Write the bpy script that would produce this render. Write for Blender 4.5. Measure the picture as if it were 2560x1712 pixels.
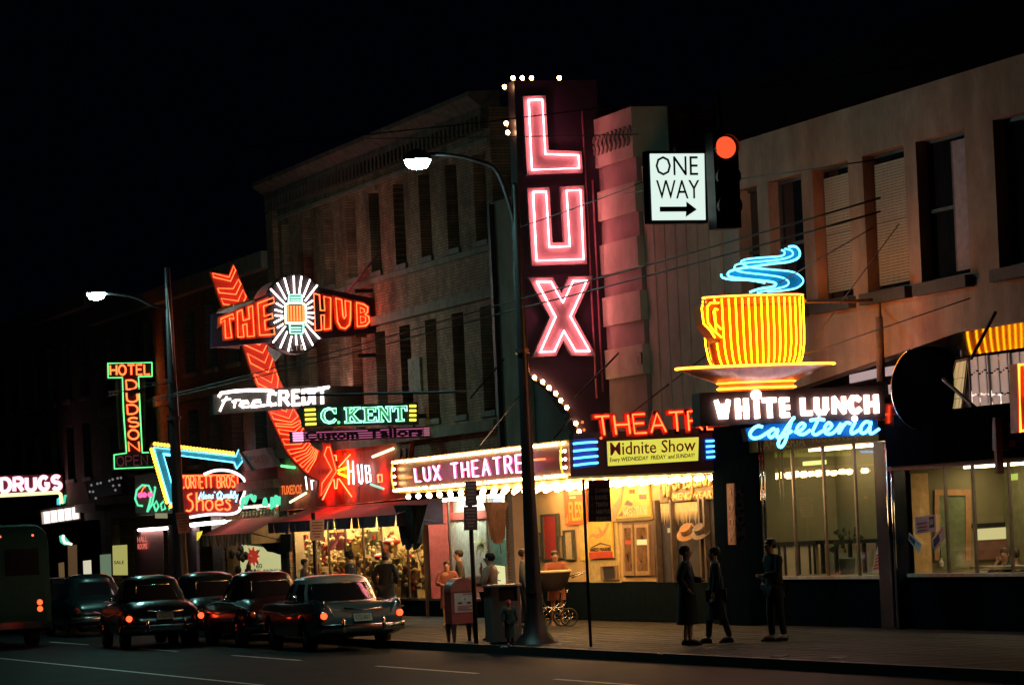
import bpy, bmesh, math, random
from mathutils import Vector, Matrix
random.seed(7)
SC = bpy.context.scene
for o in list(bpy.data.objects): bpy.data.objects.remove(o)

# ------------------------------------------------------------------ camera
F = 9600.0; ROLL = .047; PHI = math.radians(17.5); HOR = 1324.0; CAMZ = 2.30
DV = Vector((-math.cos(PHI), math.sin(PHI), 0)); R0 = Vector((math.sin(PHI), math.cos(PHI), 0)); U0 = Vector((0, 0, 1))
RV = R0 * math.cos(ROLL) - U0 * math.sin(ROLL); UV = R0 * math.sin(ROLL) + U0 * math.cos(ROLL)
CP = Vector((0, 0, CAMZ))
cam_d = bpy.data.cameras.new('camera'); cam = bpy.data.objects.new('camera', cam_d); SC.collection.objects.link(cam)
M4 = Matrix((( RV.x, UV.x, -DV.x, CP.x), (RV.y, UV.y, -DV.y, CP.y), (RV.z, UV.z, -DV.z, CP.z), (0, 0, 0, 1)))
cam.matrix_world = M4
cam_d.sensor_width = 36; cam_d.lens = 135; cam_d.shift_x = 0; cam_d.shift_y = (HOR - 856) / 2560
cam_d.clip_start = .5; cam_d.clip_end = 3000
SC.camera = cam

# ------------------------------------------------------------------ night sky, exposure
W = bpy.data.worlds.new('World'); SC.world = W; W.use_nodes = True
nt = W.node_tree; nt.nodes.clear()
wo = nt.nodes.new('ShaderNodeOutputWorld'); bg = nt.nodes.new('ShaderNodeBackground'); sky = nt.nodes.new('ShaderNodeTexSky')
sky.sky_type = 'NISHITA'; sky.sun_disc = False; sky.sun_elevation = math.radians(-9); sky.sun_rotation = math.radians(200)
hs = nt.nodes.new('ShaderNodeMix'); hs.data_type = 'RGBA'; hs.inputs[0].default_value = .5
hs.inputs[7].default_value = (.012, .02, .06, 1)
nt.links.new(sky.outputs[0], hs.inputs[6]); nt.links.new(hs.outputs[2], bg.inputs[0]); bg.inputs[1].default_value = .045
nt.links.new(bg.outputs[0], wo.inputs[0])
SC.view_settings.view_transform = 'Standard'; SC.view_settings.look = 'None'; SC.view_settings.gamma = 1
SC.view_settings.exposure = 0; SC.view_settings.use_curve_mapping = False
SC.render.engine = 'CYCLES'
cy = SC.cycles; cy.max_bounces = 5; cy.diffuse_bounces = 3; cy.glossy_bounces = 3; cy.transparent_max_bounces = 8; cy.transmission_bounces = 3
cy.sample_clamp_indirect = 3; cy.sample_clamp_direct = 0; cy.caustics_reflective = False; cy.caustics_refractive = False
cy.use_denoising = True; cy.use_light_tree = True

# ------------------------------------------------------------------ where a point of the photograph lies in the street
def ray(px, py): return DV + RV * ((px - 1280) / F) + UV * ((HOR - py) / F)
def onY(px, py, y):
    v = ray(px, py); return CP + v * (y / v.y)
def onX(px, py, x):
    v = ray(px, py); return CP + v * (x / v.x)
def onZ(px, py, z):
    v = ray(px, py); return CP + v * ((z - CP.z) / v.z)
def zz(x0, y0, k=.27292): return lambda x, y: (x0 + x * k, y0 + y * k)
zA = zz(0, 600); zB = zz(0, 1028); zC = zz(500, 620); zD = zz(500, 1000); zE = zz(1000, 150); zF = zz(1000, 570)
zG = zz(960, 960); zH = zz(1440, 960); zI = zz(1560, 240); zJ = zz(1680, 580); zK = zz(1920, 960); zL = zz(1920, 560)
zM = zz(0, 1284); zN = zz(480, 1284); zO = zz(960, 1284); zP = zz(1440, 1284); zQ = zz(1920, 1284)
zR = zz(640, 200, .25586); zT = zz(640, 600, .25586); zU = zz(360, 680, .17058); zV = zz(360, 930, .17058)
zW = zz(600, 1100, .19641); zX = zz(1600, 1160, .12793); zY = zz(1400, 1170, .10235); zS = zz(2200, 780, .15371)
zDr = zz(0, 1160, .12793)
S = 1.0917
def sx(x, y): return (x * S, y * S)

class Pl:
    """a plane of the street: across it (x = const) or along it (y = const)"""
    def __init__(s, k, v): s.k = k; s.v = v; s.n = Vector((1, 0, 0)) if k == 'x' else Vector((0, -1, 0))
    def p(s, q, off=0.0):
        w = onX(q[0], q[1], s.v) if s.k == 'x' else onY(q[0], q[1], s.v)
        return w + s.n * off
    def quad(s, tl, tr, br, bl):
        a, b, c, d = s.p(tl), s.p(tr), s.p(br), s.p(bl); n = s.n
        def f(u, v, off=0.0): return (d * (1 - u) + c * u) * (1 - v) + (a * (1 - u) + b * u) * v + n * off
        return f
def rect(k, val, a0, a1, z0, z1):
    """quad frame in metres on a plane; a runs to the right as seen from the road"""
    if k == 'x': return lambda u, v, off=0.0: Vector((val + off, a0 + (a1 - a0) * u, z0 + (z1 - z0) * v))
    return lambda u, v, off=0.0: Vector((a0 + (a1 - a0) * u, val - off, z0 + (z1 - z0) * v))

# ------------------------------------------------------------------ materials
MATS = {}
def mat(name, col, rough=.7, metal=0.0, var=.25, scale=6.0, bump=0.0, bscale=40.0, spec=.4, brick=None, coat=0.0, streak=0.0):
    if name in MATS: return MATS[name]
    m = bpy.data.materials.new(name); m.use_nodes = True; t = m.node_tree; b = t.nodes['Principled BSDF']
    b.inputs['Roughness'].default_value = rough; b.inputs['Metallic'].default_value = metal
    b.inputs['Specular IOR Level'].default_value = spec; b.inputs['Coat Weight'].default_value = coat
    tc = t.nodes.new('ShaderNodeTexCoord')
    n = t.nodes.new('ShaderNodeTexNoise'); n.inputs['Scale'].default_value = scale; n.inputs['Detail'].default_value = 6
    n.inputs['Roughness'].default_value = .65
    t.links.new(tc.outputs['Object'], n.inputs['Vector'])
    r = t.nodes.new('ShaderNodeValToRGB'); r.color_ramp.elements[0].position = .3; r.color_ramp.elements[1].position = .7
    lo = [c * (1 - var) for c in col]; hi = [min(1, c * (1 + var)) for c in col]
    r.color_ramp.elements[0].color = (*lo, 1); r.color_ramp.elements[1].color = (*hi, 1)
    t.links.new(n.outputs['Fac'], r.inputs[0])
    out = r.outputs[0]
    if brick:
        mp = t.nodes.new('ShaderNodeMapping'); mp.inputs['Rotation'].default_value = (math.radians(90), 0, 0)
        t.links.new(tc.outputs['Object'], mp.inputs['Vector'])
        bt = t.nodes.new('ShaderNodeTexBrick'); bt.inputs['Scale'].default_value = 1.0
        bt.inputs['Brick Width'].default_value = brick[0]; bt.inputs['Row Height'].default_value = brick[1]
        bt.inputs['Mortar Size'].default_value = brick[2]; bt.inputs['Bias'].default_value = -.1
        bt.inputs['Color1'].default_value = (.62, .62, .62, 1); bt.inputs['Color2'].default_value = (1.2, 1.15, 1.1, 1)
        bt.inputs['Mortar'].default_value = (.35, .33, .32, 1)
        t.links.new(mp.outputs[0], bt.inputs['Vector'])
        mx = t.nodes.new('ShaderNodeMix'); mx.data_type = 'RGBA'; mx.blend_type = 'MULTIPLY'; mx.inputs[0].default_value = .85
        t.links.new(out, mx.inputs[6]); t.links.new(bt.outputs['Color'], mx.inputs[7]); out = mx.outputs[2]
    if streak:
        mp2 = t.nodes.new('ShaderNodeMapping'); mp2.inputs['Scale'].default_value = (1.1, 1.1, .38); t.links.new(tc.outputs['Object'], mp2.inputs['Vector'])
        n3 = t.nodes.new('ShaderNodeTexNoise'); n3.inputs['Scale'].default_value = 1.0; n3.inputs['Detail'].default_value = 7; n3.inputs['Roughness'].default_value = .7; t.links.new(mp2.outputs[0], n3.inputs['Vector'])
        r3 = t.nodes.new('ShaderNodeValToRGB'); r3.color_ramp.elements[0].position = .38; r3.color_ramp.elements[1].position = .6; k3 = 1 - streak
        r3.color_ramp.elements[0].color = (k3, k3 * .95, k3 * .92, 1); r3.color_ramp.elements[1].color = (1, 1, 1, 1); t.links.new(n3.outputs['Fac'], r3.inputs[0])
        m3 = t.nodes.new('ShaderNodeMix'); m3.data_type = 'RGBA'; m3.blend_type = 'MULTIPLY'; m3.inputs[0].default_value = 1; t.links.new(out, m3.inputs[6]); t.links.new(r3.outputs[0], m3.inputs[7]); out = m3.outputs[2]
    t.links.new(out, b.inputs['Base Color'])
    if bump > 0:
        n2 = t.nodes.new('ShaderNodeTexNoise'); n2.inputs['Scale'].default_value = bscale; n2.inputs['Detail'].default_value = 4
        t.links.new(tc.outputs['Object'], n2.inputs['Vector'])
        bp = t.nodes.new('ShaderNodeBump'); bp.inputs['Strength'].default_value = bump; bp.inputs['Distance'].default_value = .02
        t.links.new(n2.outputs['Fac'], bp.inputs['Height']); t.links.new(bp.outputs[0], b.inputs['Normal'])
    MATS[name] = m; return m
def emit(name, col, k, base=(.02, .02, .02)):
    if name in MATS: return MATS[name]
    m = bpy.data.materials.new(name); m.use_nodes = True; b = m.node_tree.nodes['Principled BSDF']
    b.inputs['Base Color'].default_value = (*base, 1); b.inputs['Roughness'].default_value = .5
    b.inputs['Emission Color'].default_value = (*col, 1); b.inputs['Emission Strength'].default_value = k
    MATS[name] = m; return m
def glass(name='window_glass', tint=(.85, .9, .88), ior=1.45):
    if name in MATS: return MATS[name]
    m = bpy.data.materials.new(name); m.use_nodes = True; t = m.node_tree; t.nodes.clear()
    o = t.nodes.new('ShaderNodeOutputMaterial'); mx = t.nodes.new('ShaderNodeMixShader'); fr = t.nodes.new('ShaderNodeFresnel')
    fr.inputs[0].default_value = ior
    tr = t.nodes.new('ShaderNodeBsdfTransparent'); tr.inputs[0].default_value = (*tint, 1)
    gl = t.nodes.new('ShaderNodeBsdfGlossy'); gl.inputs['Roughness'].default_value = .02; gl.inputs[0].default_value = (.9, .9, .9, 1)
    t.links.new(fr.outputs[0], mx.inputs[0]); t.links.new(tr.outputs[0], mx.inputs[1]); t.links.new(gl.outputs[0], mx.inputs[2]); t.links.new(mx.outputs[0], o.inputs[0])
    MATS[name] = m; return m

# ------------------------------------------------------------------ mesh building
class MB:
    def __init__(s): s.v = []; s.f = []; s.sm = False
    def add(s, vs, fs):
        o = len(s.v); s.v += [Vector(p) for p in vs]; s.f += [tuple(i + o for i in f) for f in fs]; return s
    def box(s, x0, x1, y0, y1, z0, z1):
        return s.add([(x, y, z) for z in (z0, z1) for y in (y0, y1) for x in (x0, x1)],
                     [(0, 2, 3, 1), (4, 5, 7, 6), (0, 1, 5, 4), (2, 6, 7, 3), (0, 4, 6, 2), (1, 3, 7, 5)])
    def quad(s, a, b, c, d): return s.add([a, b, c, d], [(0, 1, 2, 3)])
    def hexa(s, a, n, t):
        """quad a (4 points) given thickness t behind it along -n"""
        n = Vector(n); b = [Vector(p) - n * t for p in a]
        return s.add(list(a) + b, [(0, 1, 2, 3), (7, 6, 5, 4)] + [(i, i + 4, (i + 1) % 4 + 4, (i + 1) % 4) for i in range(4)])
    def prism(s, poly, n, t):
        """closed outline extruded t behind it"""
        k = len(poly); n = Vector(n); b = [Vector(p) - n * t for p in poly]
        return s.add(list(poly) + b, [tuple(range(k)), tuple(range(2 * k - 1, k - 1, -1))] + [(i, i + k, (i + 1) % k + k, (i + 1) % k) for i in range(k)])
    def strip(s, a, b, n, t):
        """band between two lines of points with thickness"""
        for i in range(len(a) - 1): s.hexa([a[i], b[i], b[i + 1], a[i + 1]], n, t)
        return s
    def tube(s, pts, r, closed=False, n=6, r1=None):
        pts = [Vector(p) for p in pts]
        q = [pts[0]]
        for p in pts[1:]:
            if (p - q[-1]).length > 1e-4: q.append(p)
        if closed and (q[0] - q[-1]).length < 1e-4: q.pop()
        pts = q; m = len(pts)
        if m < 2: return s
        T = []
        for i in range(m):
            a = pts[i - 1] if (i > 0 or closed) else pts[i]; b = pts[(i + 1) % m] if (i < m - 1 or closed) else pts[i]
            d1 = (pts[i] - a); d2 = (b - pts[i])
            d1 = d1.normalized() if d1.length > 1e-6 else d2.normalized(); d2 = d2.normalized() if d2.length > 1e-6 else d1
            t = d1 + d2
            T.append(t.normalized() if t.length > 1e-3 else d1)
        up = Vector((0, 0, 1))
        if abs(T[0].dot(up)) > .9: up = Vector((1, 0, 0))
        N = (up - T[0] * up.dot(T[0])).normalized(); o = len(s.v)
        for i in range(m):
            N = N - T[i] * N.dot(T[i])
            if N.length < 1e-4: N = T[i].orthogonal()
            N.normalize(); B = T[i].cross(N); rr = r if r1 is None else r + (r1 - r) * i / (m - 1)
            for k in range(n):
                a = 2 * math.pi * k / n; s.v.append(pts[i] + (N * math.cos(a) + B * math.sin(a)) * rr)
        for i in range(m if closed else m - 1):
            j = (i + 1) % m
            for k in range(n):
                l = (k + 1) % n; s.f.append((o + i * n + k, o + i * n + l, o + j * n + l, o + j * n + k))
        if not closed:
            s.f.append(tuple(o + k for k in range(n - 1, -1, -1))); s.f.append(tuple(o + (m - 1) * n + k for k in range(n)))
        s.sm = True; return s
    def lathe(s, prof, c, axis='z', n=12, cap=True, squash=(1, 1)):
        o = len(s.v); c = Vector(c)
        for r, h in prof:
            for k in range(n):
                a = 2 * math.pi * k / n; u, w = r * math.cos(a) * squash[0], r * math.sin(a) * squash[1]
                s.v.append(c + (Vector((u, w, h)) if axis == 'z' else Vector((h, u, w)) if axis == 'x' else Vector((u, h, w))))
        for i in range(len(prof) - 1):
            for k in range(n):
                l = (k + 1) % n; s.f.append((o + i * n + k, o + i * n + l, o + (i + 1) * n + l, o + (i + 1) * n + k))
        if cap:
            s.f.append(tuple(o + k for k in range(n - 1, -1, -1))); s.f.append(tuple(o + (len(prof) - 1) * n + k for k in range(n)))
        return s
    def ball(s, c, r, n=8, m=5, sq=(1, 1, 1)):
        prof = [(max(r * math.sin(math.pi * i / m), r * .02), -r * math.cos(math.pi * i / m)) for i in range(m + 1)]
        o = len(s.v); s.lathe(prof, (0, 0, 0), 'z', n)
        for i in range(o, len(s.v)): s.v[i] = Vector((s.v[i].x * sq[0], s.v[i].y * sq[1], s.v[i].z * sq[2])) + Vector(c)
        s.sm = True; return s
    def loft(s, rings, cap=True, closed=True):
        o = len(s.v); k = len(rings[0])
        for r in rings: s.v += [Vector(p) for p in r]
        for i in range(len(rings) - 1):
            for j in range(k if closed else k - 1):
                l = (j + 1) % k; s.f.append((o + i * k + j, o + i * k + l, o + (i + 1) * k + l, o + (i + 1) * k + j))
        if cap:
            s.f.append(tuple(o + j for j in range(k - 1, -1, -1))); s.f.append(tuple(o + (len(rings) - 1) * k + j for j in range(k)))
        return s
    def build(s, name, m, parent=None, smooth=None):
        me = bpy.data.meshes.new(name); b = BASE.get(parent.name, Vector()) if parent else Vector()
        if parent is None and s.v:
            xs = [p.x for p in s.v]; ys = [p.y for p in s.v]; zs = [p.z for p in s.v]
            b = Vector(((min(xs) + max(xs)) / 2, (min(ys) + max(ys)) / 2, min(zs)))
        me.from_pydata([tuple(p - b) for p in s.v], [], s.f); me.materials.append(m)
        if len(s.f) > 1: bm = bmesh.new(); bm.from_mesh(me); bmesh.ops.recalc_face_normals(bm, faces=bm.faces); bm.to_mesh(me); bm.free()
        if s.sm if smooth is None else smooth:
            me.polygons.foreach_set('use_smooth', [True] * len(me.polygons))
            if not s.sm: me.set_sharp_from_angle(angle=math.radians(38))
        o = bpy.data.objects.new(name, me); SC.collection.objects.link(o)
        if parent: o.parent = parent; BASE[o.name] = b
        else: o.location = b; BASE[o.name] = b
        return o
BASE = {}
def tag(o, label, cat, group=None):
    o['label'] = label; o['category'] = cat
    if group: o['group'] = group
    return o
def thing(name, label, cat, loc, group=None):
    o = bpy.data.objects.new(name, None); SC.collection.objects.link(o); o.location = loc; o.empty_display_size = .3
    BASE[o.name] = Vector(loc); return tag(o, label, cat, group)
def share(name, src, loc, parent):
    """another part with the mesh of src, placed at a point of the street"""
    o = bpy.data.objects.new(name, src.data); SC.collection.objects.link(o); o.parent = parent
    o.location = Vector(loc) - BASE[parent.name]; return o
def rear_face(root, names, xm, ym):  # unseen rear letters and tubes, added to light the walls behind
    """a two sided sign: its front pieces turned half round the upright through its middle"""
    c = Vector((xm, ym, 0)) - BASE[root.name]; c.z = 0
    for ch in list(root.children):
        if ch.name.split('.')[0] in names:
            o = ch.copy(); SC.collection.objects.link(o); o.rotation_euler.z = math.pi; o.location = 2 * c - Vector((ch.location.x, ch.location.y, -ch.location.z))
def structure(name, mb, m):
    o = mb.build(name, m); o['kind'] = 'structure'; return o
def copy_thing(root, loc, label, rotz=None, group=None):
    r = root.copy(); SC.collection.objects.link(r); r.location = loc; r['label'] = label; BASE[r.name] = Vector(loc)
    if rotz is not None: r.rotation_euler.z = rotz
    for ch in list(root.children):
        c = ch.copy(); SC.collection.objects.link(c); c.parent = r
        for g in list(ch.children):
            d = g.copy(); SC.collection.objects.link(d); d.parent = c
    return r
def smoothline(pts, k=5, closed=False):
    out = []; n = len(pts); P = [Vector(p) for p in pts]
    for i in range(n if closed else n - 1):
        p0 = P[(i - 1) % n] if (closed or i > 0) else P[i]; p1 = P[i]; p2 = P[(i + 1) % n]; p3 = P[(i + 2) % n] if (closed or i < n - 2) else p2
        for j in range(k):
            t = j / k; out.append(.5 * ((2 * p1) + (p2 - p0) * t + (2 * p0 - 5 * p1 + 4 * p2 - p3) * t * t + (3 * p1 - p0 - 3 * p2 + p3) * t ** 3))
    if not closed: out.append(P[-1])
    return out
def arc(cx, cy, rx, ry, a0, a1, n=8):
    return [(cx + rx * math.cos(math.radians(a0 + (a1 - a0) * i / n)), cy + ry * math.sin(math.radians(a0 + (a1 - a0) * i / n))) for i in range(n + 1)]
def offset_poly(P, n, d):
    """outline moved outward by d in its plane"""
    k = len(P); n = Vector(n); out = []; ar = Vector()
    for i in range(k): ar += P[i].cross(P[(i + 1) % k])
    sg = 1 if ar.dot(n) > 0 else -1
    for i in range(k):
        a = (P[i] - P[i - 1]).normalized(); b = (P[(i + 1) % k] - P[i]).normalized()
        na = a.cross(n) * sg; nb = b.cross(n) * sg; m = na + nb
        m = m / max(.35, m.length_squared / 2) if m.length > 1e-3 else na
        out.append(P[i] + m * d)
    return out

# ------------------------------------------------------------------ letters bent from tube, drawn on a unit height
ST = {
 'A': (.62, [[(0, 0), (.31, 1), (.62, 0)], [(.12, .36), (.5, .36)]]),
 'B': (.55, [[(0, 0), (0, 1), (.3, 1)] + arc(.3, .76, .22, .24, 90, -90) + [(0, .52)], [(.3, .52)] + arc(.3, .26, .26, .26, 90, -90) + [(0, 0)]]),
 'C': (.6, [arc(.32, .5, .32, .5, 45, 315, 12)]),
 'D': (.6, [[(0, 0), (0, 1), (.25, 1)] + arc(.25, .5, .35, .5, 90, -90, 10) + [(0, 0)]]),
 'E': (.5, [[(.5, 1), (0, 1), (0, 0), (.5, 0)], [(0, .52), (.42, .52)]]),
 'F': (.5, [[(.5, 1), (0, 1), (0, 0)], [(0, .52), (.42, .52)]]),
 'G': (.62, [arc(.32, .5, .32, .5, 45, 330, 12) + [(.62, .45), (.36, .45)]]),
 'H': (.58, [[(0, 0), (0, 1)], [(.58, 0), (.58, 1)], [(0, .5), (.58, .5)]]),
 'I': (.1, [[(.05, 0), (.05, 1)]]),
 'K': (.58, [[(0, 0), (0, 1)], [(.56, 1), (0, .45)], [(.18, .62), (.58, 0)]]),
 'L': (.48, [[(0, 1), (0, 0), (.48, 0)]]),
 'M': (.7, [[(0, 0), (0, 1), (.35, .3), (.7, 1), (.7, 0)]]),
 'N': (.58, [[(0, 0), (0, 1), (.58, 0), (.58, 1)]]),
 'O': (.64, [arc(.32, .5, .32, .5, 90, 450, 16)]),
 'P': (.55, [[(0, 0), (0, 1), (.3, 1)] + arc(.3, .74, .25, .26, 90, -90) + [(0, .48)]]),
 'Q': (.64, [arc(.32, .5, .32, .5, 90, 450, 16), [(.38, .2), (.64, -.05)]]),
 'R': (.57, [[(0, 0), (0, 1), (.3, 1)] + arc(.3, .75, .25, .25, 90, -90) + [(0, .5)], [(.27, .5), (.57, 0)]]),
 'S': (.55, [arc(.28, .76, .25, .24, 30, 270, 9) + arc(.28, .26, .27, .26, 90, -150, 9)]),
 'T': (.58, [[(0, 1), (.58, 1)], [(.29, 1), (.29, 0)]]),
 'U': (.58, [[(0, 1), (0, .3)] + arc(.29, .29, .29, .29, 180, 360, 9) + [(.58, 1)]]),
 'V': (.6, [[(0, 1), (.3, 0), (.6, 1)]]),
 'W': (.85, [[(0, 1), (.2, 0), (.42, .8), (.64, 0), (.85, 1)]]),
 'X': (.58, [[(0, 0), (.58, 1)], [(0, 1), (.58, 0)]]),
 'Y': (.58, [[(0, 1), (.29, .5), (.58, 1)], [(.29, .5), (.29, 0)]]),
 '.': (.1, [[(.02, 0), (.1, 0), (.1, .07)]]), ' ': (.35, []), '-': (.4, [[(0, .5), (.4, .5)]]),
 'o': (.5, [arc(.25, .31, .25, .31, 90, 450, 14)]),
 'e': (.5, [[(.02, .33), (.48, .36)] + arc(.25, .31, .25, .31, 12, 315, 12)]),
 's': (.4, [arc(.2, .47, .17, .15, 30, 270, 7) + arc(.2, .16, .2, .16, 90, -150, 7)]),
 'h': (.46, [[(0, 0), (0, 1)], [(0, .35)] + arc(.23, .38, .23, .24, 180, 0, 8) + [(.46, 0)]]),
}
def stroke_letters(s, gap=.22):
    """[(char, polylines with x in 0..1, y in 0..1)]"""
    x = 0; out = []
    for ch in s:
        w, L = ST[ch]
        if L: out.append((ch, [[(x + a, b) for a, b in l] for l in L]))
        x += w + gap
    tot = x - gap
    return [(c, [[(a / tot, b) for a, b in l] for l in L]) for c, L in out]
def neon_text(s, q, parent, m, r=.016, off=.08, gap=.22, name='letter', slant=0, dx=0):
    for ch, L in stroke_letters(s, gap):
        b = MB()
        for l in L: b.tube([q(a + slant * v + dx, v, off) for a, v in l], r)
        b.build(name, m, parent)
TXT = {}
def text_raw(s, bold=0.0, shear=0.0):
    k = (s, bold, shear)
    if k in TXT: return TXT[k]
    c = bpy.data.curves.new('t', 'FONT'); c.body = s; c.size = 1; c.resolution_u = 2; c.offset = bold; c.shear = shear; c.extrude = .5
    o = bpy.data.objects.new('t', c); SC.collection.objects.link(o); dg = bpy.context.evaluated_depsgraph_get(); dg.update()
    me = bpy.data.meshes.new_from_object(o.evaluated_get(dg)); V = [v.co.copy() for v in me.vertices]; Fc = [tuple(p.vertices) for p in me.polygons]
    bpy.data.objects.remove(o); bpy.data.curves.remove(c); bpy.data.meshes.remove(me)
    x0 = min(v.x for v in V); x1 = max(v.x for v in V); y0 = min(v.y for v in V); y1 = max(v.y for v in V)
    V = [((v.x - x0) / (x1 - x0), (v.y - y0) / (y1 - y0), v.z) for v in V]
    TXT[k] = (V, Fc); return TXT[k]
def text(s, q, u0, u1, v0, v1, m, parent, off=.012, t=.008, bold=.0, shear=0.0, name='lettering'):
    V, Fc = text_raw(s, bold, shear); b = MB()
    b.add([q(u0 + (u1 - u0) * x, v0 + (v1 - v0) * y, off + t * (z + .5) - t) for x, y, z in V], Fc)
    return b.build(name, m, parent, smooth=False)
def panel(q, u0, u1, v0, v1, off=0.0, t=.02):
    b = MB(); n = (q(0, 0, 1) - q(0, 0, 0)); return b.hexa([q(u0, v0, off), q(u1, v0, off), q(u1, v1, off), q(u0, v1, off)], n, t)
def addpanel(b, q, u0, u1, v0, v1, off=0.0, t=.02):
    n = (q(0, 0, 1) - q(0, 0, 0)); return b.hexa([q(u0, v0, off), q(u1, v0, off), q(u1, v1, off), q(u0, v1, off)], n, t)

# light colours
E_PINK = emit('pink_neon', (1, .25, .29), 34); E_PINK2 = emit('pink_neon_dim', (1, .1, .3), 2.0); E_PINK3 = emit('pink_letter_neon', (1, .30, .52), 8)
E_RED = emit('red_neon', (1, .055, .012), 9); E_RED2 = emit('red_neon_dim', (1, .12, .03), 2.2); E_ORANGE = emit('orange_neon', (1, .075, .018), 7)
E_YEL = emit('yellow_neon', (1, .34, .004), 18); E_YEL2 = emit('yellow_neon_dim', (1, .72, .05), 1.2)
E_GRN = emit('green_neon', (.12, 1, .25), 2.2); E_MINT = emit('mint_neon', (.32, 1, .68), 3.0); E_GRN2 = emit('green_neon_dim', (.1, .75, .35), .7)
E_CYAN = emit('cyan_neon', (.10, .62, 1), 5); E_BLUE = emit('blue_neon', (.06, .42, 1), 5); E_WHITE = emit('white_neon', (1, .80, .80), 9)
E_BULB = emit('lit_bulb', (1, .56, .22), 45); E_BULB2 = emit('amber_bulb', (1, .40, .03), 5); E_LAMP = emit('mercury_lamp', (.40, 1, .88), 420)
E_FLUO = emit('fluorescent_tube', (1, .96, .9), 9); E_OFF = mat('unlit_bulb', (.5, .45, .4), .2)
BLACK = mat('black_paint', (.012, .012, .015), .45); DARK = mat('dark_metal', (.03, .03, .035), .5, .4)
# ================================================================== ground
FAC = 28.0
asphalt = mat('asphalt', (.013, .019, .021), .6, var=.4, scale=.6, bump=.3, bscale=60, spec=.02)
concrete = mat('pavement_concrete', (.030, .033, .035), .65, var=.5, scale=.8, spec=.03)
kerb_m = mat('kerb_stone', (.04, .04, .042), .7, var=.3, scale=2)
road = MB(); road.quad((-700, -80, 0), (120, -80, 0), (120, 21.25, 0), (-700, 21.25, 0)); ROAD = structure('road', road, asphalt)
g = MB(); g.quad((-900, -400, -.03), (300, -400, -.03), (300, 400, -.03), (-900, 400, -.03)); structure('ground', g, mat('earth', (.05, .05, .05), .9))
pv = MB(); pv.box(-400, -20, 21.4, 28.6, -.02, .15); PAVE = structure('pavement', pv, concrete)
k = MB(); k.box(-400, -20, 21.25, 21.4, -.02, .156); structure('kerb', k, kerb_m)
line_m = mat('road_paint', (.55, .54, .5), .5, var=.3, scale=12)
def marking(x0, x1, y, w):
    b = MB(); b.quad((x0, y - w / 2, .004), (x1, y - w / 2, .004), (x1, y + w / 2, .004), (x0, y + w / 2, .004)); b.build('lane_marking', line_m, ROAD)
for a, c in ((-86.2, -82.0), (-76.9, -71.2), (-65.8, -59.6), (-55.6, -50.5), (-97, -92), (-46, -40)): marking(a, c, 18.1, .10)
marking(-130, -45, 14.6, .10)
# joints between the pavement slabs
jm = mat('slab_joint', (.03, .03, .03), .9)
jb = MB()
for i in range(80):
    x = -130 + i * 1.1; jb.box(x, x + .02, 21.42, 27.9, .149, .153)
for y in (23.0, 24.6, 26.2): jb.box(-130, -42, y, y + .02, .149, .1525)
jo = jb.build('slab_joint', jm, PAVE); jo['kind'] = 'stuff'

# ================================================================== walls with real openings
def wall(b, x0, x1, z0, z1, ops, y=FAC, depth=.3):
    xs = sorted({x0, x1, *[o[0] for o in ops], *[o[1] for o in ops]}); zs = sorted({z0, z1, *[o[2] for o in ops], *[o[3] for o in ops]})
    for i in range(len(xs) - 1):
        for j in range(len(zs) - 1):
            cx, cz = (xs[i] + xs[i + 1]) / 2, (zs[j] + zs[j + 1]) / 2
            if any(o[0] < cx < o[1] and o[2] < cz < o[3] for o in ops): continue
            b.quad((xs[i], y, zs[j]), (xs[i + 1], y, zs[j]), (xs[i + 1], y, zs[j + 1]), (xs[i], y, zs[j + 1]))
    for a, c, e, f in ops:
        d = y + depth
        b.quad((a, y, e), (a, d, e), (a, d, f), (a, y, f)); b.quad((c, y, e), (c, y, f), (c, d, f), (c, d, e))
        b.quad((a, y, f), (a, d, f), (c, d, f), (c, y, f)); b.quad((a, y, e), (c, y, e), (c, d, e), (a, d, e))
def shell(b, x0, x1, z1, y=FAC, back=14, z0=.15):
    b.quad((x0, y, z0), (x0, y + back, z0), (x0, y + back, z1), (x0, y, z1)); b.quad((x1, y, z0), (x1, y, z1), (x1, y + back, z1), (x1, y + back, z0))
    b.quad((x0, y, z1), (x0, y + back, z1), (x1, y + back, z1), (x1, y, z1)); b.quad((x0, y + back, z0), (x1, y + back, z0), (x1, y + back, z1), (x0, y + back, z1))
pane_dark = mat('dark_window_pane', (.008, .01, .014), .06, var=.1, spec=.9)
frame_m = mat('window_frame_paint', (.10, .085, .075), .6)
def sash(root, a, c, e, f, y, sill=None, fm=None, bars=True, pane=None):
    """sash window set in an opening: frame with rails, pane, sill"""
    fm = fm or frame_m; b = MB(); w = .06
    b.box(a, a + w, y, y + .08, e, f); b.box(c - w, c, y, y + .08, e, f); b.box(a + w, c - w, y, y + .08, e, e + w); b.box(a + w, c - w, y, y + .08, f - w, f)
    if bars: b.box(a + w, c - w, y - .02, y + .06, (e + f) / 2 - .03, (e + f) / 2 + .03)
    fr = b.build('window', fm, root)
    p = MB(); p.quad((a + w, y + .05, e + w), (c - w, y + .05, e + w), (c - w, y + .05, f - w), (a + w, y + .05, f - w)); p.build('pane', pane or pane_dark, fr)
    if sill: s_ = MB(); s_.box(a - .08, c + .08, FAC - sill, y, e - .14, e); s_.build('sill', fm if sill > .2 else sill_m, fr)
    return fr
sill_m = mat('stone_sill', (.24, .19, .16), .8)

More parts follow.
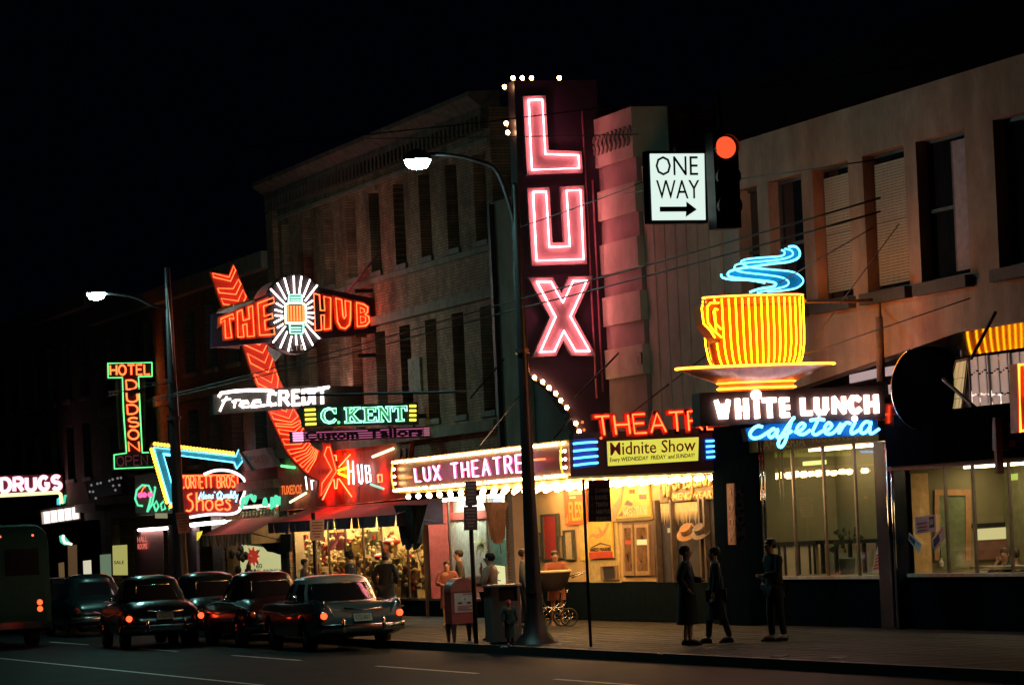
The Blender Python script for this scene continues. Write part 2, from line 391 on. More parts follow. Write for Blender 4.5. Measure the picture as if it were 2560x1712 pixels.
# ================================================================== brick building of three storeys
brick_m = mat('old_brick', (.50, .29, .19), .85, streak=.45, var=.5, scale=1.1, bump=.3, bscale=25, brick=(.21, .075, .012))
stone_m = mat('weathered_stone', (.27, .205, .165), .85, var=.35, scale=2.5, bump=.4, bscale=14)
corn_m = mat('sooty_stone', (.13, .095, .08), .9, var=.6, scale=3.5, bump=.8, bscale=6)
BX0, BX1 = -111.2, -89.1
BR = thing('brick_building', 'three storey brick building with narrow dark windows and corbelled cornice behind the spiky lantern sign', 'building', (-100, FAC, .15))
ops = []
wx = [-110.05 + 2.43 * i for i in range(9)]
for x in wx: ops += [(x, x + 1.02, 9.43, 11.58), (x, x + 1.02, 5.25, 7.82)]
ops.append((BX0 + .3, BX1 - .2, .15, 3.45))
b = MB(); wall(b, BX0, BX1, .15, 12.6, ops, FAC, .32); shell(b, BX0, BX1, 12.6); b.build('wall', brick_m, BR)
for i, x in enumerate(wx):
    sash(BR, x, x + 1.02, 9.43, 11.58, FAC + .3, .07); sash(BR, x, x + 1.02, 5.25, 7.82, FAC + .3, .07)
    if i in (1, 3, 4, 6): b = MB(); z_ = (7.0, 6.7, 7.2, 6.9)[(1, 3, 4, 6).index(i)]; b.box(x + .08, x + .94, FAC + .31, FAC + .33, z_, 7.75); b.build('roller_blind', mat('dusty_blind', (.30, .24, .17), .8), BR)
    if i in (2, 5, 7): b = MB(); b.box(x + .08, x + .94, FAC + .31, FAC + .33, 10.6, 11.5); b.build('roller_blind', mat('dusty_blind', (.30, .24, .17), .8), BR)
def course(root, name, x0, x1, z0, z1, out, m, y=FAC): b = MB(); b.box(x0, x1, y - out, y + .02, z0, z1); return b.build(name, m, root)
course(BR, 'sill_course', BX0, BX1, 9.12, 9.27, .10, stone_m); course(BR, 'belt_course', BX0, BX1, 7.98, 8.22, .16, stone_m)
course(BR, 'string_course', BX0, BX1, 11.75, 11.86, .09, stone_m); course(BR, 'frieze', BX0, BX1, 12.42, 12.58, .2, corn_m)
course(BR, 'shop_cornice', BX0, BX1, 4.75, 5.0, .25, stone_m)
b = MB(); b.add([(BX0 - .2, 27.5, 12.86), (BX0 - .2, 27.85, 12.58), (BX1, 27.85, 12.58), (BX1, 27.5, 12.86), (BX0 - .2, 27.5, 12.98), (BX0 - .2, 28.3, 13.0), (BX1, 28.3, 13.0), (BX1, 27.5, 12.98), (BX0 - .2, 28.3, 12.58), (BX1, 28.3, 12.58)],
    [(0, 1, 2, 3), (0, 3, 7, 4), (4, 7, 6, 5), (1, 8, 9, 2), (0, 4, 5, 8, 1), (3, 2, 9, 6, 7)]); b.build('cornice', corn_m, BR)
b = MB(); b.box(BX0 + .1, BX0 + .27, 27.78, 27.995, 12.08, 12.41); c0 = b.build('corbel', corn_m, BR)
for i in range(1, 58): o = c0.copy(); SC.collection.objects.link(o); o.location.x += i * .382
b = MB(); b.box(BX0 - .05, BX0 + .75, 27.84, 28, 5.0, 12.05); b.build('corner_pilaster', brick_m, BR)
b = MB(); b.box(-97.0, -95.9, 27.93, 27.99, 6.0, 6.9); b.build('painted_panel', mat('faded_paint', (.36, .29, .24), .9, var=.5, scale=8), BR)
b = MB(); b.box(-98.45, -98.2, 28.2, 28.22, 9.5, 10.0); b.build('lit_blind', emit('window_light', (1, .62, .45), .35), BR)
b = MB(); b.box(-94.75, -94.4, 28.28, 28.32, 9.6, 10.0); b.build('lit_blind', MATS['window_light'], BR)

# ================================================================== lower brick blocks down the street
DK = thing('dark_building', 'darker lower brick block with tall windows and pale sills left of the lantern sign', 'building', (-125, FAC, .15))
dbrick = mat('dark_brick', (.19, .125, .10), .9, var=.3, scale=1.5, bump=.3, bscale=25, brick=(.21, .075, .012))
dx = [-123.6 + 3.05 * i for i in range(4)] + [-126.8, -130.0, -133.2, -136.4]
ops = []
for x in dx: ops += [(x, x + 1.5, 7.9, 10.0), (x, x + 1.5, 4.9, 6.7)]
ops += [(-119.6, -112, .15, 3.6), (-137, -121, .15, 3.4)]
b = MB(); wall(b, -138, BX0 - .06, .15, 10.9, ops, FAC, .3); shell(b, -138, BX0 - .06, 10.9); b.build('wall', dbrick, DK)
for x in dx: sash(DK, x, x + 1.5, 7.9, 10.0, FAC + .28, .1); sash(DK, x, x + 1.5, 4.9, 6.7, FAC + .28, .1)
course(DK, 'cornice', -138, BX0 - .06, 10.45, 10.95, .35, stone_m); course(DK, 'belt_course', -138, BX0 - .06, 7.05, 7.4, .12, stone_m); course(DK, 'shop_cornice', -138, BX0 - .06, 3.9, 4.15, .3, stone_m)
FB = thing('far_building', 'unlit building at the far left end of the street above the pink drug store letters', 'building', (-160, FAC, .15))
ops = []
fx_ = [-141.5 - 3.2 * i for i in range(12)]
for x in fx_: ops += [(x, x + 1.5, 8.0, 10.2), (x, x + 1.5, 5.0, 7.0)]
ops.append((-178, -139, .15, 3.4))
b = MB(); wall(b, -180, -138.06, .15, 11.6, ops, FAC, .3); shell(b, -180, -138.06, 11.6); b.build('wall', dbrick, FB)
for x in fx_: sash(FB, x, x + 1.5, 8.0, 10.2, FAC + .28, .1); sash(FB, x, x + 1.5, 5.0, 7.0, FAC + .28, .1)
course(FB, 'cornice', -180, -138.06, 11.2, 11.7, .4, stone_m); course(FB, 'shop_cornice', -180, -138.06, 3.7, 4.0, .35, stone_m)

# ================================================================== picture theatre front
TX0, TX1 = -89.04, -72.65
plaster = mat('warm_plaster', (.40, .33, .26), .85, streak=.15, var=.2, scale=1.2, bump=.15, bscale=30)
plaster_dk = mat('brown_plaster', (.24, .16, .14), .85, var=.2, scale=1.5, bump=.15, bscale=30)
purple_pl = mat('grey_plaster', (.34, .27, .25), .85, var=.2, scale=1)
TH = thing('theatre_building', 'plaster theatre front with banded pylon and fluted wall behind the tall pink letters', 'building', (-81, FAC, .15))
b = MB(); wall(b, TX0, TX1, .15, 3.6, [(-88.7, -72.75, .15, 3.35)], FAC, .4); wall(b, TX0, -81.0, 3.6, 10.2, [], FAC, .4); wall(b, -81.0, TX1, 3.6, 8.3, [], FAC, .4)
shell(b, TX0, -81.0, 10.2, z0=3.6); shell(b, -81.0, TX1, 8.3, z0=3.6); b.build('wall', purple_pl, TH)
b = MB(); b.box(-81.0, -78.2, 27.86, 28.6, 4.2, 11.28); b.build('pylon', plaster_dk, TH)
for z0, z1 in ((10.22, 11.3), (9.04, 9.69), (7.85, 8.51), (6.70, 7.34), (5.53, 6.18)):
    b = MB(); b.box(-81.02, -78.18, 27.79, 28.62, z0, z1); b.build('pale_band', plaster, TH)
for i in range(9):
    b = MB(); x = -80.75 + i * .285
    b.tube(smoothline([(x, 27.77, 10.5), (x + .12, 27.76, 10.62), (x + .02, 27.76, 10.74), (x + .14, 27.76, 10.9), (x + .26, 27.76, 10.8), (x + .2, 27.77, 10.68)], 4), .028); b.build('relief_scroll', plaster_dk, TH)
b = MB(); b.box(-78.5, -78.2, 27.76, 27.79, 5.75, 6.0); b.build('vent_slot', BLACK, TH)
for i in range(7):
    x = -78.1 + i * .66; b = MB(); top = 10.0 if i < 4 else 9.75 if i == 4 else 9.9 if i == 5 else 8.5
    b.box(x, x + .58, 27.93, 28.3, 4.2, top); b.build('flute_panel', plaster, TH)
b = MB(); b.box(-78.17, -73.55, 27.985, 28.5, 4.2, 9.7); b.build('flute_backing', plaster_dk, TH)
b = MB(); b.box(TX0, -86.6, 27.92, 28.0, 4.0, 10.25); b.build('pale_pilaster', plaster, TH)
b = MB(); b.box(-86.6, -81.0, 27.9, 28.0, 9.9, 10.3); b.build('coping', plaster_dk, TH)
b = MB(); b.box(TX0 + .05, TX0 + .25, 27.8, 27.92, 4.0, 10.2); b.build('downpipe', DARK, TH)

# ================================================================== cafeteria building on the right
CX0, CX1 = -72.6, -46.0
stucco = mat('pale_stucco', (.37, .235, .185), .88, var=.35, scale=.7, bump=.5, bscale=14, streak=.3)
CF = thing('cafeteria_building', 'pale stucco building with tall blind-hung windows above the cafeteria shopfront', 'building', (-62, FAC, .15))
wl = []
for (a, c) in ((1830, 1896), (1923, 2008), (2036, 2126), (2163, 2268), (2298, 2421)):
    wl.append((onY(a, 560, FAC).x, onY(c, 560, FAC).x))
wl += [(-60.3, -58.3), (-57.5, -55.5), (-54.7, -52.7)]
ops = [(a, c, 6.38, 8.93) for a, c in wl] + [(-72.3, -46.5, .15, 5.5)]
b = MB(); wall(b, CX0, CX1, .15, 9.95, ops, FAC, .24); shell(b, CX0, CX1, 9.95); b.build('wall', stucco, CF)
dsill = mat('sooty_sill', (.05, .045, .045), .8)
blind_m = mat('slatted_blind', (.42, .34, .28), .6, var=.1)
refl = mat('upper_pane', (.01, .012, .016), .05, var=.1, spec=.8)
for i, (a, c) in enumerate(wl):
    fr = sash(CF, a, c, 6.38, 8.93, FAC + .22, None, mat('dark_sash', (.06, .05, .05), .5), i != 5, refl)
    s_ = MB(); s_.box(a - .1, c + .1, FAC - .16, FAC + .2, 6.16, 6.37); s_.build('sill', dsill, fr)
    if i in (2, 3):
        b = MB(); z = 6.55 if i == 2 else 6.5
        while z < (8.7): b.hexa([(a + .1, FAC + .205, z), (c - .1, FAC + .205, z), (c - .1, FAC + .188, z + .045), (a + .1, FAC + .188, z + .045)], (0, -1, 0), .004); z += .055
        o = b.build('blind_slats', blind_m, CF); o['kind'] = 'stuff'
    if i == 4:
        b = MB(); b.loft([[(c - .95 + .05 * math.sin(q), FAC + .2 - .02 * (q % 2), z) if q < 8 else (c - .12, FAC + .2, z) for q in range(9)] for z in (6.5, 7.4, 8.8)], cap=False, closed=False); b.build('curtain', mat('lace_curtain', (.35, .28, .33), .9), CF)
course(CF, 'cornice', CX0, CX1, 9.9, 10.75, .4, mat('night_black_cornice', (.006, .005, .007), .9, spec=0)); course(CF, 'coping', CX0, CX1, 10.75, 10.9, .5, MATS['night_black_cornice'])  # black painted in for the unlit dark along the wall top
b = MB(); b.prism([Vector(p) for p in ((-72.3, 27.998, 4.62), (-68.6, 27.998, 4.9), (-62.2, 27.998, 5.40), (-46.5, 27.998, 5.46), (-46.5, 27.998, 5.52), (-72.3, 27.998, 5.52))], (0, -1, 0), .3); b.build('lower_wall', stucco, CF)
# ================================================================== shopfronts along the pavement
warm = emit('warm_shop_lamp', (1, .66, .30), 60); cool = emit('cool_shop_lamp', (.92, 1, .75), 34)
GL = glass()
black_tile = mat('black_tile', (.003, .006, .010), .6, var=.3, scale=4, spec=0)
chrome = mat('chrome', (.6, .6, .62), .12, 1.0, var=.05)
bronze = mat('mullion_metal', (.16, .13, .11), .35, .6)
def shop(root, x0, x1, z0, z1, y, depth, back, side, lamp, mull=(), riser=black_tile, lamp_y=(.15, .5), lampx=None, ceil=None, sill=True, glassed=True, sillm=None):
    b = MB(); d = y + depth
    b.quad((x0, d, z0 - .5), (x1, d, z0 - .5), (x1, d, z1 + .25), (x0, d, z1 + .25)); b.build('shop_back_wall', back, root)
    b = MB(); b.quad((x0, y + .06, z0 - .5), (x0, d, z0 - .5), (x0, d, z1 + .25), (x0, y + .06, z1 + .25)); b.quad((x1, y + .06, z0 - .5), (x1, y + .06, z1 + .25), (x1, d, z1 + .25), (x1, d, z0 - .5)); sw_ = b.build('shop_side_wall', side, root); sw_['kind'] = 'stuff'
    b = MB(); b.quad((x0, y + .06, z1 + .25), (x0, d, z1 + .25), (x1, d, z1 + .25), (x1, y + .06, z1 + .25)); b.build('shop_ceiling', ceil or side, root)
    b = MB(); b.quad((x0, y + .06, z0 - .02), (x1, y + .06, z0 - .02), (x1, d, z0 - .02), (x0, d, z0 - .02)); b.build('shop_floor', side, root)
    if lamp:
        n = max(1, int((x1 - x0) / 2.4))
        for i in range(n):
            w = (x1 - x0) / n; b = MB(); b.box(x0 + w * (i + .12), x0 + w * (i + .88), y + lamp_y[0], y + lamp_y[1], z1 + .17, z1 + .22); b.build('ceiling_lamp', lamp, root)
    if riser: b = MB(); b.box(x0, x1, y - .02, y + .06, .15, z0 - .06); b.build('stall_riser', riser, root)
    if sill: b = MB(); b.box(x0, x1, y - .09, y + .07, z0 - .06, z0); b.build('shop_sill', sillm or bronze, root)
    xs = [x0, *mull, x1]
    for i in range(len(xs) - 1):
        if glassed: b = MB(); b.quad((xs[i] + .02, y + .03, z0), (xs[i + 1] - .02, y + .03, z0), (xs[i + 1] - .02, y + .03, z1 + .2), (xs[i] + .02, y + .03, z1 + .2)); b.build('pane', GL, root)
    for m_ in mull: b = MB(); b.box(m_ - .035, m_ + .035, y + .0, y + .045, z0, z1 + .22); b.build('mullion', bronze, root)
fx = lambda px, py=1350, y=FAC: onY(px, py, y).x

# ---- cafeteria windows
olive = mat('olive_wall', (.19, .165, .085), .8, var=.12, scale=2); cream = mat('cream_wall', (.58, .47, .32), .8, var=.12, scale=2)
c0, c1 = fx(1908), fx(2214)
shop(CF, c0, c1, 1.13, 3.42, FAC + .02, 1.6, olive, olive, emit('cafe_lamp', (1, .74, .42), 11), [fx(1985), fx(2062), fx(2140)], lamp_y=(.9, 1.3), sillm=mat('pale_sill', (.5, .42, .38), .35))
b = MB(); b.box(c0, c1, 29.1, 29.16, 1.72, 1.80); b.build('rail', BLACK, CF)
for i in range(9): b = MB(); x = c0 + .3 + i * (c1 - c0 - .5) / 8; b.box(x, x + .09, 29.1, 29.16, 1.13, 1.72); b.build('rail_post', BLACK, CF)
b = MB(); b.box(c0, c1, 29.3, 29.34, 1.1, 1.72); b.build('low_partition', cream, CF)
b = MB(); b.box(c0 + .01, c0 + .04, 28.12, 29.3, 1.1, 1.72); b.build('low_partition', cream, CF); b = MB(); b.box(c0 + .01, c0 + .08, 28.12, 29.1, 1.72, 1.80); b.build('rail', BLACK, CF)
for y in (28.3, 28.42, 28.72, 28.95, 29.05): b = MB(); b.box(c0 + .04, c0 + .08, y, y + .035, 1.13, 1.72); b.build('rail_post', BLACK, CF)
for i, x in enumerate((-71.0, -66.6)): b = MB(); b.box(x, x + 1.0, 28.5, 28.6, 3.3, 3.38); b.build('fluorescent_tube', emit('yellow_green_tube', (.85, 1, .25), 1.6) if i == 0 else E_FLUO, CF)
b = MB(); b.box(-72.4, -65.6, 27.86, 28.0, 3.62, 4.0); b.build('fascia', mat('fascia_olive', (.06, .055, .02), .6), CF)
text('CAFETERIA', rect('y', 27.86, -71.8, -69.2, 3.66, 3.86), 0, 1, 0, 1, mat('dim_gold', (.18, .15, .04), .5), CF)
text('YOU CAN ENJOY', rect('y', 27.86, -68.9, -66.0, 3.66, 3.84), 0, 1, 0, 1, MATS['dim_gold'], CF)
for px in (2219, 2230): b = MB(); x = fx(px, 1200, 27.8); b.tube([(x, 27.8, .2), (x, 27.8, 3.6)], .03); b.build('column_trim', chrome, CF)
b = MB(); b.box(fx(2216), fx(2262), 27.82, 28.5, .15, 3.6); b.build('column', mat('blue_black_tile', (.006, .010, .03), .2, spec=.3), CF)
b = MB(); b.box(fx(1822), fx(1900), 27.7, 28.4, .15, 4.2); b.build('entrance_pillar', black_tile, CF)
for px in (1905, 1913): b = MB(); x = fx(px, 1250, 27.85); b.tube([(x, 27.85, 1.0), (x, 27.85, 4.1)], .025); b.build('column_trim', chrome, CF)
rq = Pl('y', 27.68).quad(zX(1860, 400), zX(2050, 390), zX(2090, 1560), zX(1890, 1570))
dimr = mat('dim_letter', (.010, .008, .011), .6, spec=0); red_l = mat('dusty_red_letter', (.42, .2, .14), .7)
for i, ch in enumerate('ROOM'): text(ch, rq, .05, .95, .80 - i * .235, .97 - i * .235, dimr, CF, bold=.02)
b = MB(); rq2 = Pl('y', 27.66).quad(zX(1690, 380), zX(1830, 370), zX(1860, 1570), zX(1725, 1570)); addpanel(b, rq2, 0, 1, 0, 1, 0, .03); b.build('sign_strip', mat('rust_strip', (.30, .15, .11), .8), CF)
for i, ch in enumerate('ROOM'): text(ch, rq2, .2, .85, .77 - i * .245, .93 - i * .245, red_l, CF, bold=.02)

# ---- second shopfront at the right edge
s0, s1 = fx(2268), -47.0
SF = Pl('y', 28.9)
shop(CF, s0, s1, 1.16, 2.86, FAC + .05, 1.9, mat('olive_dark', (.15, .15, .07), .8), olive, MATS['cafe_lamp'], [fx(2360), fx(2430), fx(2520), -57.6, -55.5], lamp_y=(1.0, 1.4), sillm=MATS['pale_sill'])
b = MB(); b.box(s0 + .1, s1, 27.62, 28.0, 3.13, 3.84); b.box(s0 + .1, s1, 27.8, 28.0, 3.845, 4.06); b.build('fascia', mat('fascia_black', (.002, .003, .006), .8, spec=0), CF)
b = MB(); b.box(s0 - .1, s1, 27.7, 28.1, 3.05, 3.125); b.build('soffit_strip', mat('red_strip', (.34, .07, .06), .6), CF)
b = MB(); b.box(s0 + .005, s0 + .02, 28.12, 28.46, 1.1, 2.98); b.build('orange_wall_strip', mat('orange_wall', (.62, .38, .16), .8), CF)
dq = Pl('x', s0 + .05)
for a, c, e, f in ((2337, 2428, 1223, 1238), (2414, 2428, 1238, 1400), (2337, 2349, 1238, 1400)):
    q = dq.quad((a, e), (c, e), (c, f), (a, f)); panel(q, 0, 1, 0, 1).build('door_frame', mat('orange_wood', (.42, .22, .09), .6), CF)
q = dq.quad((2349, 1240), (2414, 1238), (2420, 1420), (2355, 1420)); panel(q, 0, 1, 0, 1, -.03).build('curtain', mat('green_curtain', (.17, .20, .10), .9), CF)
q = Pl('x', s0 + .06).quad((2440, 1322), (2530, 1316), (2532, 1345), (2442, 1350)); panel(q, 0, 1, 0, 1).build('lit_hatch', emit('hatch_light', (1, .83, .35), .75), CF)
q = Pl('x', s0 + .05).quad((2428, 1309), (2545, 1303), (2545, 1313), (2428, 1320)); panel(q, 0, 1, 0, 1).build('hatch_frame', BLACK, CF)
q = Pl('x', s0 + .06).quad((2440, 1352), (2530, 1346), (2532, 1395), (2442, 1400)); panel(q, 0, 1, 0, 1).build('seat_back', mat('brown_seat', (.2, .09, .06), .6), CF)
b = MB(); b.box(-63.2, -58.0, 28.5, 28.9, 1.2, 1.26); b.build('counter', mat('counter_top', (.55, .5, .42), .4), CF)
q = Pl('y', 28.8).quad((2520, 1185), (2542, 1183), (2542, 1199), (2520, 1201)); panel(q, 0, 1, 0, 1).build('lit_lampshade', emit('lampshade', (.75, .9, .15), .8), CF)

# transom lights above the shop heads
b = MB(); b.quad((-72.2, 28.6, 3.9), (-46.6, 28.6, 3.9), (-46.6, 28.6, 5.6), (-72.2, 28.6, 5.6)); b.build('transom_glass', mat('transom_mirror', (.012, .012, .014), .04, spec=1.0), CF)

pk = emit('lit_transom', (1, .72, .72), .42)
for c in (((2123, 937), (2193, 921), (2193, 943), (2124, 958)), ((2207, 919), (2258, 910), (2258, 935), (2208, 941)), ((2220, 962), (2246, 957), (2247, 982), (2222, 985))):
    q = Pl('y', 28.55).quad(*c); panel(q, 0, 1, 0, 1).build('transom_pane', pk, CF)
b = MB(); b.quad((-64.2, 28.02, 4.98), (-46.6, 28.02, 4.98), (-46.6, 28.02, 5.5), (-64.2, 28.02, 5.5)); b.build('upper_glass', MATS['transom_mirror'], CF)
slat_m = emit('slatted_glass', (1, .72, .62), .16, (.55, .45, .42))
for k, (a, c) in enumerate(((2424, 2471), (2474, 2526), (2529, 2575))):
    q = Pl('y', 27.99).quad((a, 893 - 6 * k), (c, 886 - 6 * k), (c + 8, 1022), (a + 8, 1022)); n = 7
    for u in (-.03, 1.0): panel(q, u, u + .03, 0, 1, .03).build('transom_frame', DARK, CF)
    for i in range(n):
        for v0, v1 in ((0, .26 + .02 * (i % 2)), (.28 + .02 * (i % 2), .66 + .03 * (i % 3)), (.68 + .03 * (i % 3), 1)):
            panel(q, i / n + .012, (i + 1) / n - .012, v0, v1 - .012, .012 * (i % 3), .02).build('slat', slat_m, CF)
q = Pl('y', 27.97).quad(zS(1240, 800), zS(1425, 760), zS(1330, 1568), zS(1060, 1568))
b = MB(); addpanel(b, q, -.04, 0, 0, 1, .02); addpanel(b, q, 1, 1.04, 0, 1, .02); addpanel(b, q, 0, 1, .98, 1.02, .02); b.build('casement_frame', DARK, CF)
for i in range(5):
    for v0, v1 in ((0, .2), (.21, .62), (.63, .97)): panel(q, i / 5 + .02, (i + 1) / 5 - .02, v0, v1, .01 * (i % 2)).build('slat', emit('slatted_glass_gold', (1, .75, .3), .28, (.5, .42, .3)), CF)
# ---- theatre entrance wall under the canopy
yel = mat('cream_paint', (.60, .43, .20), .75, var=.1, scale=1.5)
dado = mat('dark_dado', (.005, .010, .016), .6, var=.3, spec=0)
TW = 28.36
LW = Pl('y', TW)
b = MB(); b.box(-88.7, -81.05, TW + .02, TW + .2, 1.02, 3.6); b.box(-81.05, -73.1, TW + .02, TW + .2, 1.02, 3.6); b.build('lobby_wall', yel, TH)
b = MB(); b.box(-88.7, -73.1, TW - .05, TW + .2, .15, 1.0); b.build('lobby_dado', dado, TH)
def lq(tl, tr, br, bl, y=TW): return Pl('y', y).quad(tl, tr, br, bl)
fram = mat('grey_green_frame', (.07, .075, .06), .5); FR_Y = mat('pale_frame', (.55, .45, .2), .6)
q = lq(zG(1165, 1000), zG(1215, 1000), zG(1215, 1560), zG(1165, 1560)); panel(q, 0, 1, 0, 1, .03, .05).build('lobby_pilaster', mat('tan_paint', (.42, .26, .12), .7), TH)
q = lq(zO(1410, 40), zO(1600, 30), zO(1640, 640), zO(1440, 640)); 
def case(tl, tr, br, bl, fm, im, label, name='display_case'):
    q = lq(tl, tr, br, bl); b = MB(); w = .13
    addpanel(b, q, 0, w, 0, 1, .06, .06); addpanel(b, q, 1 - w, 1, 0, 1, .06, .06); addpanel(b, q, w, 1 - w, 0, .04, .06, .06); addpanel(b, q, w, 1 - w, .96, 1, .06, .06)
    o = b.build(name, fm); tag(o, label, 'display case', 'framed film cases on the lobby wall'); panel(q, w, 1 - w, .04, .96, .03, .03).build('picture', im, o); return o, q
redp = mat('red_picture', (.45, .05, .04), .5, var=.4, scale=14); stillp = mat('still_picture', (.30, .24, .14), .5, var=.5, scale=18)
case(zO(1450, 5), zO(1605, -5), zO(1625, 420), zO(1470, 430), fram, redp, 'tall dark framed case with a narrow red picture right of the dark lamp pole')
case(zO(1408, 170), zO(1452, 168), zO(1465, 400), zO(1420, 402), fram, stillp, 'slim dark framed case nearest the lamp pole on the yellow lobby wall')
case(zO(1610, 200), zO(1652, 198), zO(1665, 405), zO(1622, 408), fram, stillp, 'slim dark framed case just right of the tall red picture')
case(zO(1655, 150), zO(1745, 145), zO(1760, 420), zO(1672, 425), fram, mat('cream_still', (.5, .42, .25), .5, var=.5, scale=18), 'wider dark framed case with a pale picture left of the sign post')
case(zO(2000, 480), zO(2150, 470), zO(2160, 600), zO(2010, 610), mat('wood_frame', (.24, .16, .08), .6), mat('dark_picture', (.03, .03, .04), .5, var=.5), 'low wooden framed case under the red banded film poster')
# film posters
def poster(tl, tr, br, bl, bgm, label, y=TW - .02):
    q = lq(tl, tr, br, bl, y); o = panel(q, 0, 1, 0, 1, .02, .04).build('film_poster', bgm); tag(o, label, 'poster', 'film posters at the theatre entrance'); return o, q
por = mat('poster_orange', (.68, .16, .06), .6, var=.15, scale=5); pye = mat('poster_yellow', (.80, .52, .10), .6, var=.2, scale=4); ink = mat('poster_ink', (.06, .035, .03), .6); pcr = mat('poster_cream', (.80, .66, .34), .6)
flesh = mat('poster_peach', (.72, .3, .13), .6, var=.3, scale=12); predi = mat('poster_red', (.55, .07, .03), .6)
def shape(pts, q, m, root, off=.03):
    P = [q(u, v, off) for u, v in pts]; n = q(0, 0, 1) - q(0, 0, 0); MB().prism(P, n, .006).build('printed_shape', m, root)
o, q = poster(zY(90, 480), zY(640, 440), zY(660, 1360), zY(150, 1400), por, 'orange film poster lettered flesh, left of the street name post')
text('FLESH', q, .22, 1.0, .1, .62, mat('poster_gold', (.85, .5, .08), .6), o, .03, bold=.01); panel(q, .26, 1, .8, .9, .026, .004).build('printed_band', pcr, o); panel(q, .28, .56, .7, .76, .026, .004).build('printed_band', pcr, o)
text('of', q, .04, .18, .05, .3, MATS['poster_gold'], o, .03)
o, q = poster(zY(1190, 330), zY(2170, 290), zY(2250, 1240), zY(1250, 1300), pye, 'large yellow film board lettered naked paradise above the lobby doors')
shape([(.0, .0), (.13, .0), (.2, .2), (.3, .42), (.42, .98), (.36, .98), (.27, .6), (.2, .5), (.12, .42), (.06, .3)], q, flesh, o)
shape([(.2, .12), (.5, .1), (.62, .3), (.5, .36), (.35, .28)], q, mat('poster_olive', (.16, .13, .05), .6), o, .028)
shape([(.38, .4), (.46, .52), (.6, .42), (.55, .36)], q, mat('poster_brown', (.14, .1, .09), .6), o, .028)
text('NAKED PARADISE', q, .34, .95, .1, .36, pcr, o, .034, bold=.03); text('COLOR', q, .52, .66, .68, .78, predi, o, .03); panel(q, .74, .96, .66, .98, .026, .004).build('printed_band', pcr, o); panel(q, .76, .93, .52, .64, .026, .004).build('printed_band', MATS['poster_brown'], o)
panel(q, 0, 1, -.02, .07, .028, .004).build('printed_band', MATS['poster_olive'], o)
o, q = poster(zO(1880, 80), zO(2090, 70), zO(2105, 400), zO(1890, 410), pye, 'yellow poster of a leaping figure with a red foot band below the street name board', TW - .06)
shape([(.02, .55), (.2, .62), (.35, .55), (.6, .62), (.8, .78), (.93, .98), (.85, .98), (.72, .82), (.6, .74), (.48, .86), (.42, .84), (.5, .7), (.3, .66), (.15, .7)], q, flesh, o)
shape([(.1, .32), (.5, .44), (.95, .34), (.95, .31), (.5, .39), (.1, .29)], q, MATS['poster_brown'], o, .028)
panel(q, 0, 1, 0, .18, .026, .004).build('printed_band', predi, o); text('NAKED PARADISE', q, .05, .95, .19, .3, ink, o, .03, bold=.02)
q = lq(zO(1870, 60), zO(2140, 50), zO(2170, 630), zO(1900, 650)); panel(q, -.04, 1, 0, 1.0, .012, .03).build('poster_board', FR_Y, TH)
q = lq(zO(1795, 100), zO(1872, 95), zO(1890, 420), zO(1810, 430)); panel(q, 0, 1, 0, 1, .02, .04).build('yellow_jamb', mat('yellow_jamb', (.7, .55, .16), .6), TH)
# lobby doors
q = lq(zP(430, 80), zP(720, 70), zP(735, 570), zP(445, 575)); panel(q, 0, 1, 0, 1, .02, .05).build('door_surround', mat('brown_wood', (.10, .06, .04), .5), TH)
for u0, u1 in ((.03, .36), (.42, .86)):
    b = MB(); addpanel(b, q, u0, u0 + .05, .02, .96, .05, .04); addpanel(b, q, u1 - .05, u1, .02, .96, .05, .04); addpanel(b, q, u0 + .05, u1 - .05, .02, .1, .05, .04); addpanel(b, q, u0 + .05, u1 - .05, .9, .96, .05, .04); d = b.build('lobby_door', mat('pale_wood', (.34, .24, .13), .5), TH)
    panel(q, u0 + .05, u1 - .05, .1, .9, .03, .005).build('door_pane', mat('warm_door_glass', (.20, .12, .07), .15, var=.6, scale=5, spec=.6), d)
panel(q, .46, .82, .58, .68, .036, .005).build('lit_notice', emit('lit_notice', (1, .78, .28), 1.0), TH)
panel(q, .1, .3, .6, .67, .036, .005).build('red_notice', predi, TH)

# ---- men's wear shopfront
q = lq(zX(420, 130), zX(1650, 60), zX(1610, 660), zX(420, 750), TW - .05); o = panel(q, 0, 1, 0, 1, .03, .08).build('fascia', mat('olive_fascia', (.20, .155, .09), .7), TH)
gold = mat('gold_letter', (.72, .50, .18), .5)
text("MENS WEAR", q, .22, .86, .04, .27, gold, o, .05, .02, bold=.02)
scr = [[(.03, .45), (.06, .8), (.1, .2), (.13, .85), (.16, .1), (.2, .85), (.22, .5)], [(.24, .55), (.28, .75), (.31, .5), (.27, .38), (.24, .55)], [(.34, .42), (.36, .75), (.4, .68)], [(.42, .75), (.43, .42), (.47, .45)], [(.52, .7), (.48, .55), (.52, .42), (.55, .7), (.55, .12), (.5, .05), (.47, .15)], [(.59, .72), (.6, .45), (.64, .5), (.65, .72), (.66, .42)], [(.69, .42), (.72, .75), (.75, .42)], [(.78, .45), (.79, .75), (.83, .66), (.83, .42)], [(.93, .75), (.87, .68), (.93, .52), (.88, .4)]]
for l in scr: MB().tube(smoothline([q(u, v, .06) for u, v in l], 4), .035).build('script_stroke', gold, o)
w0, w1 = fx(1655, 1400, TW), fx(1806, 1400, TW)
b = MB(); b.box(w0, w1, TW + .01, TW + .03, 1.0, 2.75); b.build('window_backdrop', mat('navy_backdrop', (.02, .02, .035), .8, var=.6, scale=3), TH)
for px in (1654, 1694, 1765, 1777, 1806): x = fx(px, 1400, TW); b = MB(); b.box(x - .05, x + .05, TW - .12, TW, 1.0, 2.8); b.build('mullion', bronze, TH)
